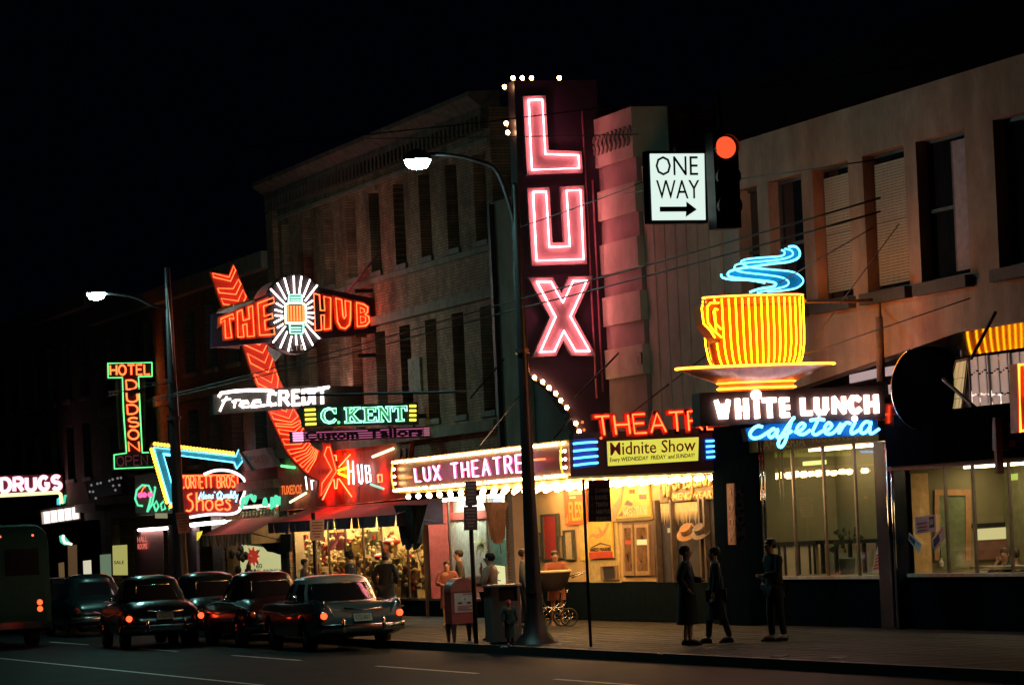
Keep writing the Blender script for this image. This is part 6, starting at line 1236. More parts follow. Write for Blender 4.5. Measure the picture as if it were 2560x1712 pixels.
# litter bin
b0 = Vector((-69.45, 21.62, .15)); BN = thing('litter_bin', 'grey boxy litter bin with a dark slot beside the lamp pole', 'litter bin', tuple(b0)); grey_p = mat('bin_grey', (.22, .19, .19), .5, var=.15, scale=6)
b = MB(); b.box(b0.x - .25, b0.x + .25, b0.y - .27, b0.y + .30, .2, .96); b.build('bin_body', grey_p, BN); b = MB(); b.box(b0.x - .25, b0.x - .2, b0.y - .27, b0.y + .30, .96, 1.24); b.box(b0.x - .2, b0.x + .25, b0.y - .27, b0.y - .12, .96, 1.24); b.box(b0.x - .2, b0.x + .25, b0.y + .24, b0.y + .3, .96, 1.24); b.build('bin_hood', grey_p, BN)
b = MB(); b.box(b0.x - .28, b0.x + .28, b0.y - .30, b0.y + .33, 1.24, 1.28); b.build('bin_lid', mat('bin_lid', (.42, .34, .30), .35), BN); b = MB(); b.box(b0.x - .18, b0.x + .2, b0.y - .11, b0.y + .23, .97, 1.23); b.build('bin_slot', BLACK, BN)
b = MB(); b.box(b0.x - .2, b0.x + .2, b0.y - .2, b0.y + .2, .15, .2); b.build('bin_foot', BLACK, BN)
# baby carriage behind the lamp pole
pb = Vector((-76.5, 24.9, .15)); pb = Vector((onZ(*zO(1545, 1035), .15))) ; BC = thing('baby_carriage', 'dark baby carriage with a bright lined rim right of the lamp pole', 'baby carriage', tuple(pb)); tubm = mat('carriage_black', (.02, .014, .016), .5)
b = MB(); b.lathe([(.22, .78), (.34, .92), (.40, 1.12), (.42, 1.2)], (pb.x, pb.y, pb.z), 'z', 18, True, (.7, 1.1)); b.build('tub', tubm, BC, smooth=True)
b = MB(); b.tube([pb + Vector((.29 * math.cos(a), .46 * math.sin(a), 1.2)) for a in [i * math.pi / 12 for i in range(24)]], .03, True); b.build('rim', mat('cream_lining', (.8, .62, .35), .5), BC)
for dx_ in (-.22, .22):
    b = MB(); b.tube(smoothline([pb + Vector((dx_, -.3, .8)), pb + Vector((dx_, -.2, .45)), pb + Vector((dx_, .2, .45)), pb + Vector((dx_, .3, .8))], 4), .018); b.build('spring', chrome, BC)
    for dy_ in (-.3, .3): c = pb + Vector((dx_ * 1.15, dy_, .2)); b = MB(); b.tube([c + Vector((0, .19 * math.cos(a), .19 * math.sin(a))) for a in [i * math.pi / 10 for i in range(20)]], .018, True, 5); w_ = b.build('wheel', BLACK, BC); bb = MB(); [bb.tube([c, c + Vector((0, .18 * math.cos(a), .18 * math.sin(a)))], .006, n=4) for a in [i * math.pi / 4 for i in range(8)]]; bb.build('spokes', chrome, w_)
    b = MB(); b.tube([pb + Vector((dx_, .0, .45)), pb + Vector((dx_ * 1.1, .3, .2))], .015); b.tube([pb + Vector((dx_, .0, .45)), pb + Vector((dx_ * 1.1, -.3, .2))], .015); b.build('undercarriage', chrome, BC)
b = MB(); b.tube([pb + Vector((-.2, .42, 1.05)), pb + Vector((-.2, .75, 1.15)), pb + Vector((.2, .75, 1.15)), pb + Vector((.2, .42, 1.05))], .015); b.build('handle', chrome, BC)
# scraps in the gutter
random.seed(5)
for i, (x, y) in enumerate(((1950, 1640), (2090, 1645), (1395, 1612), (2240, 1668), (1650, 1636), (1260, 1618))):
    p = onZ(x, y, .15) if i != 3 else onZ(x, y, 0); b = MB(); R = random.random() * 3; k_ = .18 if i < 2 else .07
    b.add([p + Vector((k_ * math.cos(R + a) * (1 + .3 * math.sin(3 * a)), k_ * math.sin(R + a), .004 + .02 * (j % 2))) for j, a in enumerate([i_ * math.pi / 3 for i_ in range(6)])] + [p + Vector((0, 0, .03))], [(j, (j + 1) % 6, 6) for j in range(6)])
    tag(b.build('paper_scrap', mat('scrap_paper', (.4, .36, .36), .8)), ['crumpled paper scrap on the kerb edge below the dark suited man', 'second paper scrap on the kerb edge right of it', 'tiny scrap right of the lamp pole foot', 'scrap lying in the gutter at the far right', 'small scrap on the pavement below the long coated woman', 'tiny scrap left of the lamp pole foot'][i], 'litter')
# ================================================================== people
skin_m = mat('skin', (.46, .25, .17), .55, var=.08); hair_m = mat('dark_hair', (.015, .011, .01), .5)
def skinned(edges, J, R, sub=1):
    names = list(J); me = bpy.data.meshes.new('sk'); me.from_pydata([J[n] for n in names], [(names.index(a), names.index(b)) for a, b in edges], [])
    o = bpy.data.objects.new('sk', me); SC.collection.objects.link(o); sm = o.modifiers.new('s', 'SKIN'); sm.use_smooth_shade = True; sm.branch_smoothing = .3
    for i, n in enumerate(names): me.skin_vertices[0].data[i].radius = R[n] if isinstance(R[n], tuple) else (R[n], R[n])
    me.skin_vertices[0].data[0].use_root = True
    if sub: o.modifiers.new('u', 'SUBSURF').levels = sub
    dg = bpy.context.evaluated_depsgraph_get(); dg.update(); ev = bpy.data.meshes.new_from_object(o.evaluated_get(dg))
    V = [v.co.copy() for v in ev.vertices]; Fc = [tuple(p.vertices) for p in ev.polygons]
    bpy.data.objects.remove(o); bpy.data.meshes.remove(me); bpy.data.meshes.remove(ev); return V, Fc
ARM = {'down': ((.27, -.03, 1.15), (.28, .04, .90), (.28, .07, .80)), 'pocket': ((.31, -.08, 1.16), (.25, .06, .97), (.2, .1, .92)), 'mouth': ((.24, .17, 1.16), (.07, .25, 1.40), (.03, .2, 1.48)), 'front': ((.27, .06, 1.14), (.13, .27, 1.12), (.05, .3, 1.1)), 'push': ((.25, .12, 1.18), (.2, .38, 1.08), (.18, .46, 1.08)), 'table': ((.30, .16, 1.12), (.16, .36, 1.10), (.1, .38, 1.12)), 'chin': ((.3, .2, 1.12), (.12, .24, 1.42), (.07, .15, 1.52))}
def person(loc, rotz, label, H=1.75, top=(.1, .1, .1), legs=(.02, .02, .025), arms=('down', 'down'), coat=None, hair=hair_m, hat=None, seated=False, stride=.06, shoes=(.02, .015, .012), lean=0, skirt=False, group='people on the pavement'):
    k = H / 1.75; M = Matrix.Rotation(rotz, 4, 'Z') @ Matrix.Scale(k, 4)
    J = {'pel': (0, 0, .94), 'sp': (0, .0, 1.14), 'ch': (0, lean * .3, 1.33), 'nk': (0, .01 + lean * .5, 1.48), 'h0': (0, .035 + lean * .6, 1.545), 'h1': (0, .03 + lean * .6, 1.62), 'h2': (0, .015 + lean * .6, 1.685)}
    R = {'pel': (.155, .11), 'sp': (.135, .095), 'ch': (.165, .105), 'nk': .055, 'h0': (.070, .082), 'h1': (.084, .10), 'h2': (.066, .078)}
    Ed = [('pel', 'sp'), ('sp', 'ch'), ('ch', 'nk'), ('nk', 'h0'), ('h0', 'h1'), ('h1', 'h2')]
    for s, n in ((-1, 'L'), (1, 'R')):
        e, w, h = ARM[arms[0 if s < 0 else 1]]
        f = lambda p: (p[0] * s, p[1] + lean * .3, p[2])
        J.update({'sh' + n: (s * .20, lean * .3, 1.41), 'el' + n: f(e), 'wr' + n: f(w), 'ha' + n: f(h)})
        R.update({'sh' + n: .062, 'el' + n: .045, 'wr' + n: .030, 'ha' + n: (.042, .022)}); Ed += [('ch', 'sh' + n), ('sh' + n, 'el' + n), ('el' + n, 'wr' + n), ('wr' + n, 'ha' + n)]
        st = stride * s
        if seated: J.update({'hi' + n: (s * .1, .06, .92), 'kn' + n: (s * .13, .46, .93), 'an' + n: (s * .13, .46, .52), 'to' + n: (s * .13, .60, .46)})
        else: J.update({'hi' + n: (s * .095, 0, .88), 'kn' + n: (s * .10, st * .6 + .02, .50), 'an' + n: (s * .10, st - .02, .085), 'to' + n: (s * .12, st + .14, .04)})
        R.update({'hi' + n: .085, 'kn' + n: .058, 'an' + n: .040, 'to' + n: (.042, .032)}); Ed += [('pel', 'hi' + n), ('hi' + n, 'kn' + n), ('kn' + n, 'an' + n), ('an' + n, 'to' + n)]
    base = Vector(loc); dz = -.43 if seated else 0
    tw = lambda v: (M @ Vector(v)) + base + Vector((0, 0, dz * k))
    V, Fc = skinned(Ed, J, R); b = MB(); b.add([tw(v) for v in V], Fc)
    for n in 'LR':     # fingers and thumb from each palm
        h, w = Vector(J['ha' + n]), Vector(J['wr' + n]); d = (h - w).normalized(); s_ = d.orthogonal().normalized()
        for i in range(4): o_ = s_ * (.026 - .017 * i); L_ = (.062, .07, .066, .052)[i]; b.tube([tw(h + o_), tw(h + o_ * 1.1 + d * L_ * .6 + d.cross(s_) * .008), tw(h + o_ * 1.1 + d * L_ + d.cross(s_) * .022)], .0085 * k, n=5)
        b.tube([tw(w + (h - w) * .5 + s_ * .02), tw(h + s_ * .055), tw(h + s_ * .06 + d * .03)], .010 * k, n=5)
    hd = Vector(J['h1']); b.ball(tw(hd + Vector((0, .095, -.012))), .016 * k, 5, 3, (1, 1.3, 1.4))
    for s in (-1, 1): b.ball(tw(hd + Vector((s * .078, .0, -.01))), .02 * k, 5, 3, (.5, .8, 1.4))
    P = b.build('person', skin_m, smooth=True); tag(P, label, 'person', group)
    e = MB()
    for s in (-1, 1): e.ball(tw(hd + Vector((s * .032, .096, .008))), .0065 * k, 5, 3)
    e.ball(tw(hd + Vector((0, .092, -.055))), .008 * k, 5, 3, (1.8, 1, .5)); e.build('eyes_and_mouth', mat('dark_feature', (.05, .02, .02), .5), P)
    ce = [x for x in Ed if all(not t.startswith(('hi', 'kn', 'an', 'to', 'h0', 'h1', 'h2', 'ha')) for t in x)]; keep = {n for x in ce for n in x}
    RJ = {n: tuple(x * 1.24 + .014 for x in (R[n] if isinstance(R[n], tuple) else (R[n], R[n]))) for n in keep}; RJ['nk'] = (.078, .072)
    JJ = {n: J[n] for n in J if n in keep}; JJ['pel'] = (0, 0, .90); V, Fc = skinned(ce, JJ, RJ); j = MB(); j.add([tw(v) for v in V], Fc)
    cm = mat('cloth_%d%d%d' % tuple(int(c * 999) for c in top), top, .85, var=.2, scale=9)
    if coat:
        z1, fl = coat; rings = []
        for i in range(7):
            t = i / 6; z = 1.2 + (z1 - 1.2) * t; rx, ry = .17 + fl * t, .13 + fl * .8 * t; rings.append([tw((rx * math.cos(a) * (1 + .03 * math.sin(5 * a + i)), ry * math.sin(a) + lean * .2 * (1 - t), z)) for a in [q_ * math.pi / 9 for q_ in range(18)]])
        j.loft(rings)
    j.build('coat' if coat else 'jacket', cm, P, smooth=True)
    le = [('pel', 'hiL'), ('pel', 'hiR'), ('hiL', 'knL'), ('hiR', 'knR'), ('knL', 'anL'), ('knR', 'anR')]; keep = ['pel', 'hiL', 'hiR', 'knL', 'knR', 'anL', 'anR']
    if not skirt:
        RL = {n: tuple(x * 1.12 + .012 for x in (R[n] if isinstance(R[n], tuple) else (R[n], R[n]))) for n in keep}; V, Fc = skinned(le, {n: J[n] for n in keep}, RL); t_ = MB(); t_.add([tw(v) for v in V], Fc); t_.build('trousers', mat('trouser_%d%d%d' % tuple(int(c * 999) for c in legs), legs, .85, var=.2), P, smooth=True)
    s_ = MB()
    for n in 'LR': a, c = Vector(J['an' + n]), Vector(J['to' + n]); s_.ball(tw((a + c) / 2 + Vector((0, .02, -.015))), .062 * k, 8, 5, (.8, 1, .6)) if False else s_.loft([[tw(Vector((a.x + (c.x - a.x) * t + wd * math.cos(q_), a.y - .06 + (.27) * t, max(.0 if not seated else c.z - .04, (a.z - .075 if seated else 0)) + ht * (1 + math.sin(q_)) / 2)) ) for q_ in [i * math.pi / 4 for i in range(8)]] for t, wd, ht in ((0, .03, .07), (.15, .045, .10), (.5, .046, .085), (.85, .046, .055), (1, .02, .03))])
    s_.build('shoes', mat('shoe_%d' % int(shoes[0] * 999), shoes, .4), P, smooth=True)
    h_ = MB(); prof = [(.06, -.06), (.088, -.03), (.096, .02), (.092, .06), (.066, .098), (.005, .112)]
    h_.lathe(prof, (0, 0, 0), 'z', 12, True, (.92, 1.1)); h_.v = [tw(hd + Vector((0, -.034, .012)) + v) for v in h_.v]
    h_.build('hair', hair, P, smooth=True)
    if hat:
        g_ = MB(); g_.lathe([(.15, .045), (.15, .055), (.098, .06), (.094, .12), (.08, .155), (.03, .15), (.005, .145)], (0, 0, 0), 'z', 14, True, (.9, 1.12)); g_.v = [tw(hd + Vector((0, -.01, .0)) + v) for v in g_.v]; g_.build('hat', mat('hat_%d' % int(hat[0] * 999), hat, .8), P, smooth=True)
    return P
PI = math.pi; FL, FR_, FC, FA = PI, 0, -PI / 2, PI / 2      # facing left, right, the camera, away
person((-72.25, 22.3, .15), FL - .7, 'man in a light tan jacket standing with a hand to his mouth beside the mailbox', 1.74, (.34, .21, .15), (.012, .012, .016), ('front', 'mouth'), stride=.10)
p = onZ(1150, 1560, .15); person(tuple(onY(1155, 1552, 25.6))[0:2] + (.15,), FL - .3, 'dark haired man in a dark jacket looking left behind the mailbox', 1.76, (.035, .03, .035), arms=('down', 'down'))
c = onY(1118, 1440, 25.0); person((c.x, c.y, .15), FC - .4, 'short dark haired woman in a maroon coat behind the left side of the mailbox', 1.52, (.22, .07, .06), arms=('down', 'front'), coat=(.5, .06), skirt=True)
c = onY(965, 1470, 25.6); person((c.x, c.y, .15), FA - .5, 'stooping shopper in a long black coat looking into the clothing store window', 1.72, (.010, .010, .014), arms=('pocket', 'pocket'), coat=(.35, .12), lean=.12, hat=(.05, .03, .03))
c = onY(878, 1470, 25.2); person((c.x, c.y, .15), FL - .6, 'man in a dark brimmed hat passing behind the pale roofed car', 1.78, (.03, .03, .035), hat=(.012, .012, .015))
c = onY(764, 1470, 25.2); person((c.x, c.y, .15), FR_ - .5, 'dark haired passer by seen over the car roof at the left of the clothing window', 1.66, (.05, .03, .03))
person((-63.0, 23.0, .15), FR_ - .5, 'woman in a long dark overcoat with dark hair standing before the menswear window', 1.75, (.012, .013, .020), arms=('front', 'pocket'), coat=(.36, .09), skirt=True)
person((-62.6, 24.5, .15), FL + .15, 'man in a dark suit looking down at the left end of the cafeteria window', 1.80, (.012, .012, .018), (.010, .010, .015), ('front', 'pocket'), lean=.08, coat=(.75, .03))
person((-63.4, 23.7, .15), FL - .4, 'dark coated walker in front of the black tiled entrance pillar', 1.70, (.008, .012, .020), arms=('down', 'down'), coat=(.42, .06), stride=.2)
person((-68.35, 21.42, .15), FC, 'small child in a pointed red hood and teal coat beside the litter bin', .86, (.03, .10, .11), (.02, .03, .04), ('down', 'down'), coat=(.3, .05), hair=mat('red_hood', (.62, .06, .04), .7), hat=None)
c = onZ(*zO(1620, 1030), .15); person((c.x - .5, c.y + .1, .15), FC - .2, 'person in a rust red coat standing behind the baby carriage', 1.66, (.28, .09, .06), arms=('push', 'push'), coat=(.6, .05), skirt=True, shoes=(.42, .22, .18))
c = onY(1312, 1480, 25.4); person((c.x, c.y, .15), FR_ - .3, 'dark haired man in a blue grey jacket half hidden left of the lamp pole', 1.74, (.05, .065, .075))
s0p = Pl('y', 28.95).p(zQ(2125, 470)); person((s0p.x, 29.05, .28), FC - .75, 'balding man in a dark jacket seated behind the right hand window, hand at chin', 1.72, (.02, .02, .028), arms=('table', 'chin'), seated=True, hair=mat('thin_hair', (.10, .06, .04), .6), group='people in the right hand window')
s1p = Pl('y', 28.95).p(zQ(2265, 470)); person((s1p.x, 28.95, .28), FA, 'dark clothed second sitter at the right edge of the window', 1.7, (.01, .02, .02), arms=('table', 'table'), seated=True, group='people in the right hand window')
for q_, lb in ((s0p, 'dark bench seat under the balding man in the window'), (s1p, 'dark bench seat under the second sitter at the edge')): b = MB(); b.box(q_.x - .35, q_.x + .35, 28.75, 29.3, .62, .70); o = b.build('bench_seat', BLACK); tag(o, lb, 'seat'); bb = MB(); [bb.box(q_.x + d - .03, q_.x + d + .03, 28.8, 29.25, .15, .62) for d in (-.3, .3)]; bb.build('bench_leg', BLACK, o)
# window cards and plant in the cafeteria
def wcard(qp, label, m, rowsm, y=28.0):
    q = Pl('y', y).quad(*qp); o = panel(q, 0, 1, 0, 1, 0, .01).build('window_card', m); tag(o, label, 'sign', 'cards stuck in the cafeteria windows'); bars_print(q, rowsm, mat('card_red', (.45, .05, .05), .6), o, .008); return o, q
wc = mat('card_white', (.62, .56, .52), .6, var=.05)
o, q = wcard((zK(1345, 1222), zK(1535, 1190), zK(1540, 1345), zK(1352, 1372)), 'white card with red print and a dark panel stuck to the right hand window', wc, [(.55, .1, .6), (.32, .1, .6), (.12, .1, .6)], 28.03); panel(q, .7, .92, .25, .9, .008, .004).build('dark_print', ink, o); text('50', q, .72, .9, .4, .75, wc, o, .014)
o, q = wcard((zQ(1290, 170), zQ(1408, 275), zQ(1385, 365), zQ(1285, 235)), 'white pennant card tilted down right in the window, left of the other slanted card', wc, [(.7, .55, .9)], 28.03); panel(q, .1, .55, .25, .8, .008, .004).build('dark_print', mat('card_navy', (.04, .04, .12), .6), o)
o, q = wcard((zQ(1500, 230), zQ(1605, 105), zQ(1620, 210), zQ(1522, 355)), 'white pennant card tilted up right in the window, right of the other slanted card', wc, [(.7, .6, .95)], 28.03); panel(q, .1, .6, .25, .8, .008, .004).build('dark_print', mat('card_navy2', (.04, .05, .10), .6), o)
o, q = wcard((zQ(1010, 260), zQ(1100, 160), zQ(1045, 540), zQ(950, 540)), 'long leaning menu card beside the blue black column', wc, [(.1, .1, .9), (.2, .1, .9), (.3, .1, .9), (.4, .1, .9), (.5, .1, .9)], 28.03)
p = Pl('y', 28.5).p(zQ(730, 560)); b = MB(); b.lathe([(.14, 0), (.17, .3), (.15, .32)], (p.x, p.y, 1.14), 'z', 12); PT = b.build('potted_plant', mat('grey_pot', (.10, .12, .10), .5)); tag(PT, 'small dark leafed potted plant on the cafeteria window ledge', 'plant'); lf = MB(); random.seed(3)
for i in range(26): a = random.random() * 6.3; h = random.uniform(.35, .8); r_ = random.uniform(.05, .3); c = Vector((p.x, p.y, 1.14 + h)) + Vector((r_ * math.cos(a), r_ * math.sin(a), 0)); lf.add([c, c + Vector((.09 * math.cos(a), .09 * math.sin(a), .06)), c + Vector((.0, .02, .12)), c + Vector((-.05, .05, .05))], [(0, 1, 2), (0, 2, 3)])
o = lf.build('foliage', mat('leaf_dark', (.03, .05, .02), .6), PT); o['kind'] = 'stuff'
p = Pl('y', 28.6).p(zQ(1590, 490)); b = MB(); b.lathe([(.04, 1.26), (.045, 1.34), (.02, 1.38), (.02, 1.42)], (p.x, p.y, 0), 'z', 10); tag(b.build('sauce_bottle', wc), 'small pale bottle standing on the window counter', 'bottle')
# ================================================================== cars and bus
tyre_m = mat('tyre_rubber', (.012, .012, .012), .8); car_glass = mat('car_glass', (.012, .010, .012), .06, var=.1, spec=.9); E_TAIL = emit('tail_lamp', (1, .06, .015), 4); plate_m = mat('number_plate', (.32, .31, .26), .5)
def paint(name, col): return mat(name, col, .28, .15, var=.05, spec=.6, coat=.8)
def old_style(kind):
    if kind == 'fin':      # x, half width, bottom, shoulder height, deck inside shoulder, deck centre
        st = [(.0, .80, .42, .94, .70, .66), (.04, .86, .36, 1.0, .84, .80), (.22, .91, .30, 1.04, .93, .92), (.6, .93, .27, 1.03, .97, .97), (1.0, .935, .26, 1.0, .975, .99), (1.6, .94, .25, .98, .98, 1.0), (2.6, .94, .25, .97, .97, .98), (3.5, .935, .25, .98, .98, 1.0), (4.2, .93, .26, .98, .98, 1.0), (4.8, .91, .3, .95, .95, .97), (5.0, .86, .36, .9, .88, .9), (5.06, .78, .42, .8, .8, .8)]
        cab = dict(x0=1.05, x1=3.95, r0=1.62, r1=3.25, hw=.85, rw=.72, zb=.985, ze=1.42, zt=1.55, rear=(131, 229)); ax_ = (1.30, 4.22); L = 5.06
    else:
        st = [(.0, .66, .42, .66, .66, .62), (.05, .76, .36, .78, .76, .76), (.25, .86, .32, .86, .92, .96), (.6, .92, .30, .90, 1.03, 1.08), (1.0, .935, .28, .93, 1.06, 1.10), (1.6, .90, .27, .98, 1.05, 1.06), (2.5, .90, .27, 1.0, 1.02, 1.03), (3.4, .90, .27, .99, 1.02, 1.05), (4.0, .925, .28, .93, 1.0, 1.06), (4.5, .90, .3, .9, .96, 1.02), (4.8, .82, .36, .8, .88, .92), (4.86, .7, .42, .7, .75, .78)]
        cab = dict(x0=.95, x1=3.55, r0=1.45, r1=2.9, hw=.80, rw=.62, zb=1.03, ze=1.48, zt=1.65, rear=(150, 210)); ax_ = (1.05, 3.95); L = 4.86
    return st, cab, ax_, L
def car(rear_x, yc, kind, body_c, roof_c, label, plate=None, lights=True, yaw=0.0, group='parked cars', detail=True, lamp=(.78, .72)):
    st, cab, axl, L = old_style(kind); st = [(a, w * (.95 if kind == 'old' else 1), *r) for a, w, *r in st]; T = Matrix.Translation(Vector((rear_x, yc, 0))) @ Matrix.Rotation(math.pi + yaw, 4, 'Z'); t = thing('parked_car', label, 'car', (rear_x - 2.5, yc, 0), group)
    tw = lambda v: T @ Vector(v)
    rings = []
    for x, w, zb, sh, di, dc in st:
        zm = zb + (sh - zb) * .5
        half = [(0, zb), (w * .75, zb), (w * .93, zb + .05), (w * .985, zb + .18), (w, zm), (w * .985, sh - .10), (w * .955, sh - .015), (w * .92, sh), (w * .86, max(di, sh - .06) if kind == 'fin' else (sh + di) / 2 + .01), (w * .72, di), (w * .4, (di + dc) / 2 + .005), (0, dc)]
        rings.append([(x, y, z) for y, z in half] + [(x, -y, z) for y, z in half[-2:0:-1]])
    b = MB(); b.loft(rings); me = bpy.data.meshes.new('c'); me.from_pydata([tuple(v) for v in b.v], [], b.f); bm = bmesh.new(); bm.from_mesh(me); bmesh.ops.recalc_face_normals(bm, faces=bm.faces); bm.to_mesh(me); bm.free()
    o = bpy.data.objects.new('c', me); SC.collection.objects.link(o); cut = MB()
    for x in axl:
        for y in (-1, 1): cut.lathe([(.40, y * .60), (.40, y * 1.2)], (x, 0, .34), 'y', 20)
    cm = bpy.data.meshes.new('k'); cm.from_pydata([tuple(v) for v in cut.v], [], cut.f); bm = bmesh.new(); bm.from_mesh(cm); bmesh.ops.recalc_face_normals(bm, faces=bm.faces); bm.to_mesh(cm); bm.free(); co = bpy.data.objects.new('k', cm); SC.collection.objects.link(co)
    mod = o.modifiers.new('b', 'BOOLEAN'); mod.operation = 'DIFFERENCE'; mod.object = co; mod.solver = 'EXACT'; dg = bpy.context.evaluated_depsgraph_get(); dg.update(); ev = bpy.data.meshes.new_from_object(o.evaluated_get(dg))
    bb = MB(); bb.add([tw(v.co) for v in ev.vertices], [tuple(p.vertices) for p in ev.polygons]); bpy.data.objects.remove(o); bpy.data.objects.remove(co); bpy.data.meshes.remove(ev)
    bb.build('body', body_c, t, smooth=True)
    # cabin: plan outlines from belt to roof
    N = 48; c = cab
    def ring(f):
        if f <= 1: x0, x1, w, z = lerp(c['x0'], c['r0'], f), lerp(c['x1'], c['r1'], f), lerp(c['hw'], c['rw'], f) + .03 * math.sin(f * 3.14), lerp(c['zb'] - .03, c['ze'], f)
        else: k_ = f - 1; x0, x1, w, z = c['r0'] + .5 * k_ ** 1.6, c['r1'] - .5 * k_ ** 1.6, c['rw'] * (1 - .62 * k_ ** 1.8), c['ze'] + (c['zt'] - c['ze']) * math.sin(min(1, k_) * 1.57)
        out = []
        for i in range(N):
            a = 2 * math.pi * i / N; cs, sn = math.cos(a), math.sin(a); e = 2 / 3.0
            out.append(tw(((x0 + x1) / 2 + (x1 - x0) / 2 * math.copysign(abs(cs) ** e, cs), w * math.copysign(abs(sn) ** e, sn), z)))
        return out
    fs = [0, .10, .5, .90, 1.0, 1.12, 1.35, 1.7, 2.0]; RG = [ring(f) for f in fs]; solid = MB(); wins = {'windscreen': MB(), 'rear_window': MB(), 'side_window': MB()}; sep = {}
    for r in (solid, *wins.values()): r.v = [p for R in RG for p in R]
    for j in range(len(fs) - 1):
        for i in range(N):
            a = 360 * (i + .5) / N; a2_ = a if a <= 180 else 360 - a; f = (j * N + i, j * N + (i + 1) % N, (j + 1) * N + (i + 1) % N, (j + 1) * N + i); dest = solid
            if j in (1, 2):
                if a2_ < 46: dest = wins['windscreen']
                elif 54 < a2_ < 88 or 94 < a2_ < 122: dest = wins['side_window']
                elif a2_ > c['rear'][0]: dest = wins['rear_window']
            dest.f.append(f)
    solid.f.append(tuple(range(len(solid.v) - N, len(solid.v))))
    def clean(m_):
        used = sorted({i for f in m_.f for i in f}); mp = {u: k_ for k_, u in enumerate(used)}; m_.v = [m_.v[u] for u in used]; m_.f = [tuple(mp[i] for i in f) for f in m_.f]; return m_
    clean(solid).build('roof', roof_c, t, smooth=True)
    for n_, m_ in wins.items():
        if n_ == 'side_window':
            for sgn in (0, 1):
                h = MB(); h.v = list(m_.v); h.f = [f for f in m_.f if (T.inverted() @ m_.v[f[0]]).y * (1 if sgn else -1) > 0]; clean(h).build(n_, car_glass, t, smooth=True)
        else: clean(m_).build(n_, car_glass, t, smooth=True)
    # window surround in bright metal
    if detail:
        for k_ in ('rear',):
            ids = [i for i in range(N) if c['rear'][0] <= 360 * i / N <= c['rear'][1]]; P = [RG[1][i] for i in ids] + [RG[3][i] for i in reversed(ids)]; b = MB(); b.tube(P, .014, True, 5); b.build('window_trim', chrome, t)
    for x in axl:
        for y in (-1, 1):
            b = MB(); b.lathe([(.20, y * .66), (.335, y * .68), (.35, y * .73), (.35, y * .84), (.335, y * .87), (.21, y * .875)], (0, 0, 0), 'y', 20); b.v = [tw(v + Vector((x, 0, .345))) for v in b.v]; w_ = b.build('wheel', tyre_m, t, smooth=True)
            b = MB(); b.lathe([(.205, y * .868), (.15, y * .885), (.08, y * .91), (.005, y * .915)], (0, 0, 0), 'y', 16); b.v = [tw(v + Vector((x, 0, .345))) for v in b.v]; b.build('hubcap', chrome, w_, smooth=True)
    bz = .47; Pb = [(.35, .93, bz), (.06, .90, bz), (-.05, .72, bz), (-.09, .3, bz), (-.09, -.3, bz), (-.05, -.72, bz), (.06, -.90, bz), (.35, -.93, bz)]
    for nm, PP in (('rear_bumper', Pb), ('front_bumper', [(L - p[0], p[1], p[2]) for p in Pb])):
        line = smoothline([Vector(p) for p in PP], 3); b = MB(); b.loft([[tw(p + Vector((dx_ * (-1 if nm == 'rear_bumper' else 1), 0, dz))) for dx_, dz in ((0, .085), (.035, .07), (.05, .0), (.035, -.07), (0, -.085), (-.02, 0))] for p in line]); b.build(nm, chrome, t, smooth=True)
    if detail:
        for y in (-.42, .42): b = MB(); b.lathe([(.03, bz - .1), (.04, bz), (.035, bz + .16), (.005, bz + .2)], (0, 0, 0), 'z', 8); b.v = [tw(v + Vector((-.12, y, 0))) for v in b.v]; b.build('bumper_guard', chrome, t, smooth=True)
    lx = lamp
    for y in (-1, 1):
        b = MB(); b.lathe([(.068, -.0), (.07, -.03), (.05, -.07), (.005, -.085)], (0, 0, 0), 'x', 14); b.v = [tw(v + Vector((.02, y * lx[0], lx[1]))) for v in b.v]; b.build('tail_light', E_TAIL if lights else mat('tail_lens', (.3, .02, .02), .2), t, smooth=True)
        b = MB(); b.lathe([(.085, .06), (.09, -.01), (.072, -.02)], (0, 0, 0), 'x', 14, False); b.v = [tw(v + Vector((.02, y * lx[0], lx[1]))) for v in b.v]; b.build('lamp_bezel', chrome, t, smooth=True)
        if detail:
            b = MB(); b.tube([tw((.25, y * .955, .86)), tw((1.2, y * .962, .80)), tw((2.4, y * .962, .72)), tw((3.4, y * .955, .78)), tw((4.9, y * .93, .82))], .016); b.build('side_trim', chrome, t)
            b = MB(); b.tube([tw((1.35, y * .845, 1.02 if kind == 'fin' else 1.05)), tw((3.6, y * .845, 1.02 if kind == 'fin' else 1.06))], .013); b.build('belt_trim', chrome, t)
        if kind == 'fin':
            b = MB(); b.hexa([tw((.0, y * .80, .84)), tw((-.02, y * .78, 1.02)), tw((.5, y * .88, 1.055)), tw((.5, y * .92, .98))], tw((0, y, 0)) - tw((0, 0, 0)), .05); b.build('fin', body_c, t); b = MB(); b.tube([tw((-.02, y * .795, .88)), tw((-.025, y * .80, 1.03)), tw((.5, y * .875, 1.06)), tw((1.2, y * .90, 1.01))], .014); b.build('fin_trim', chrome, t)
    if detail:
        pz = .60 if kind == 'fin' else .66; q = lambda u, v, off=0.0: tw((-.02 - off + .10 * v * (1 if kind == 'fin' else 1.6), .19 - .38 * u, pz + .15 * v)); p_ = panel(q, 0, 1, 0, 1, .10, .02).build('number_plate', plate_m, t)
        if plate: text(plate, q, .08, .92, .2, .8, ink, p_, .112, .004)
        b = MB(); zc_ = .85 if kind == 'fin' else .84; xo = -.02 if kind == 'fin' else .02; b.tube([tw((xo, .38, zc_ + .02)), tw((xo - .03, .0, zc_ - .03)), tw((xo, -.42, zc_ + .0))], .018); b.build('boot_emblem', chrome, t)
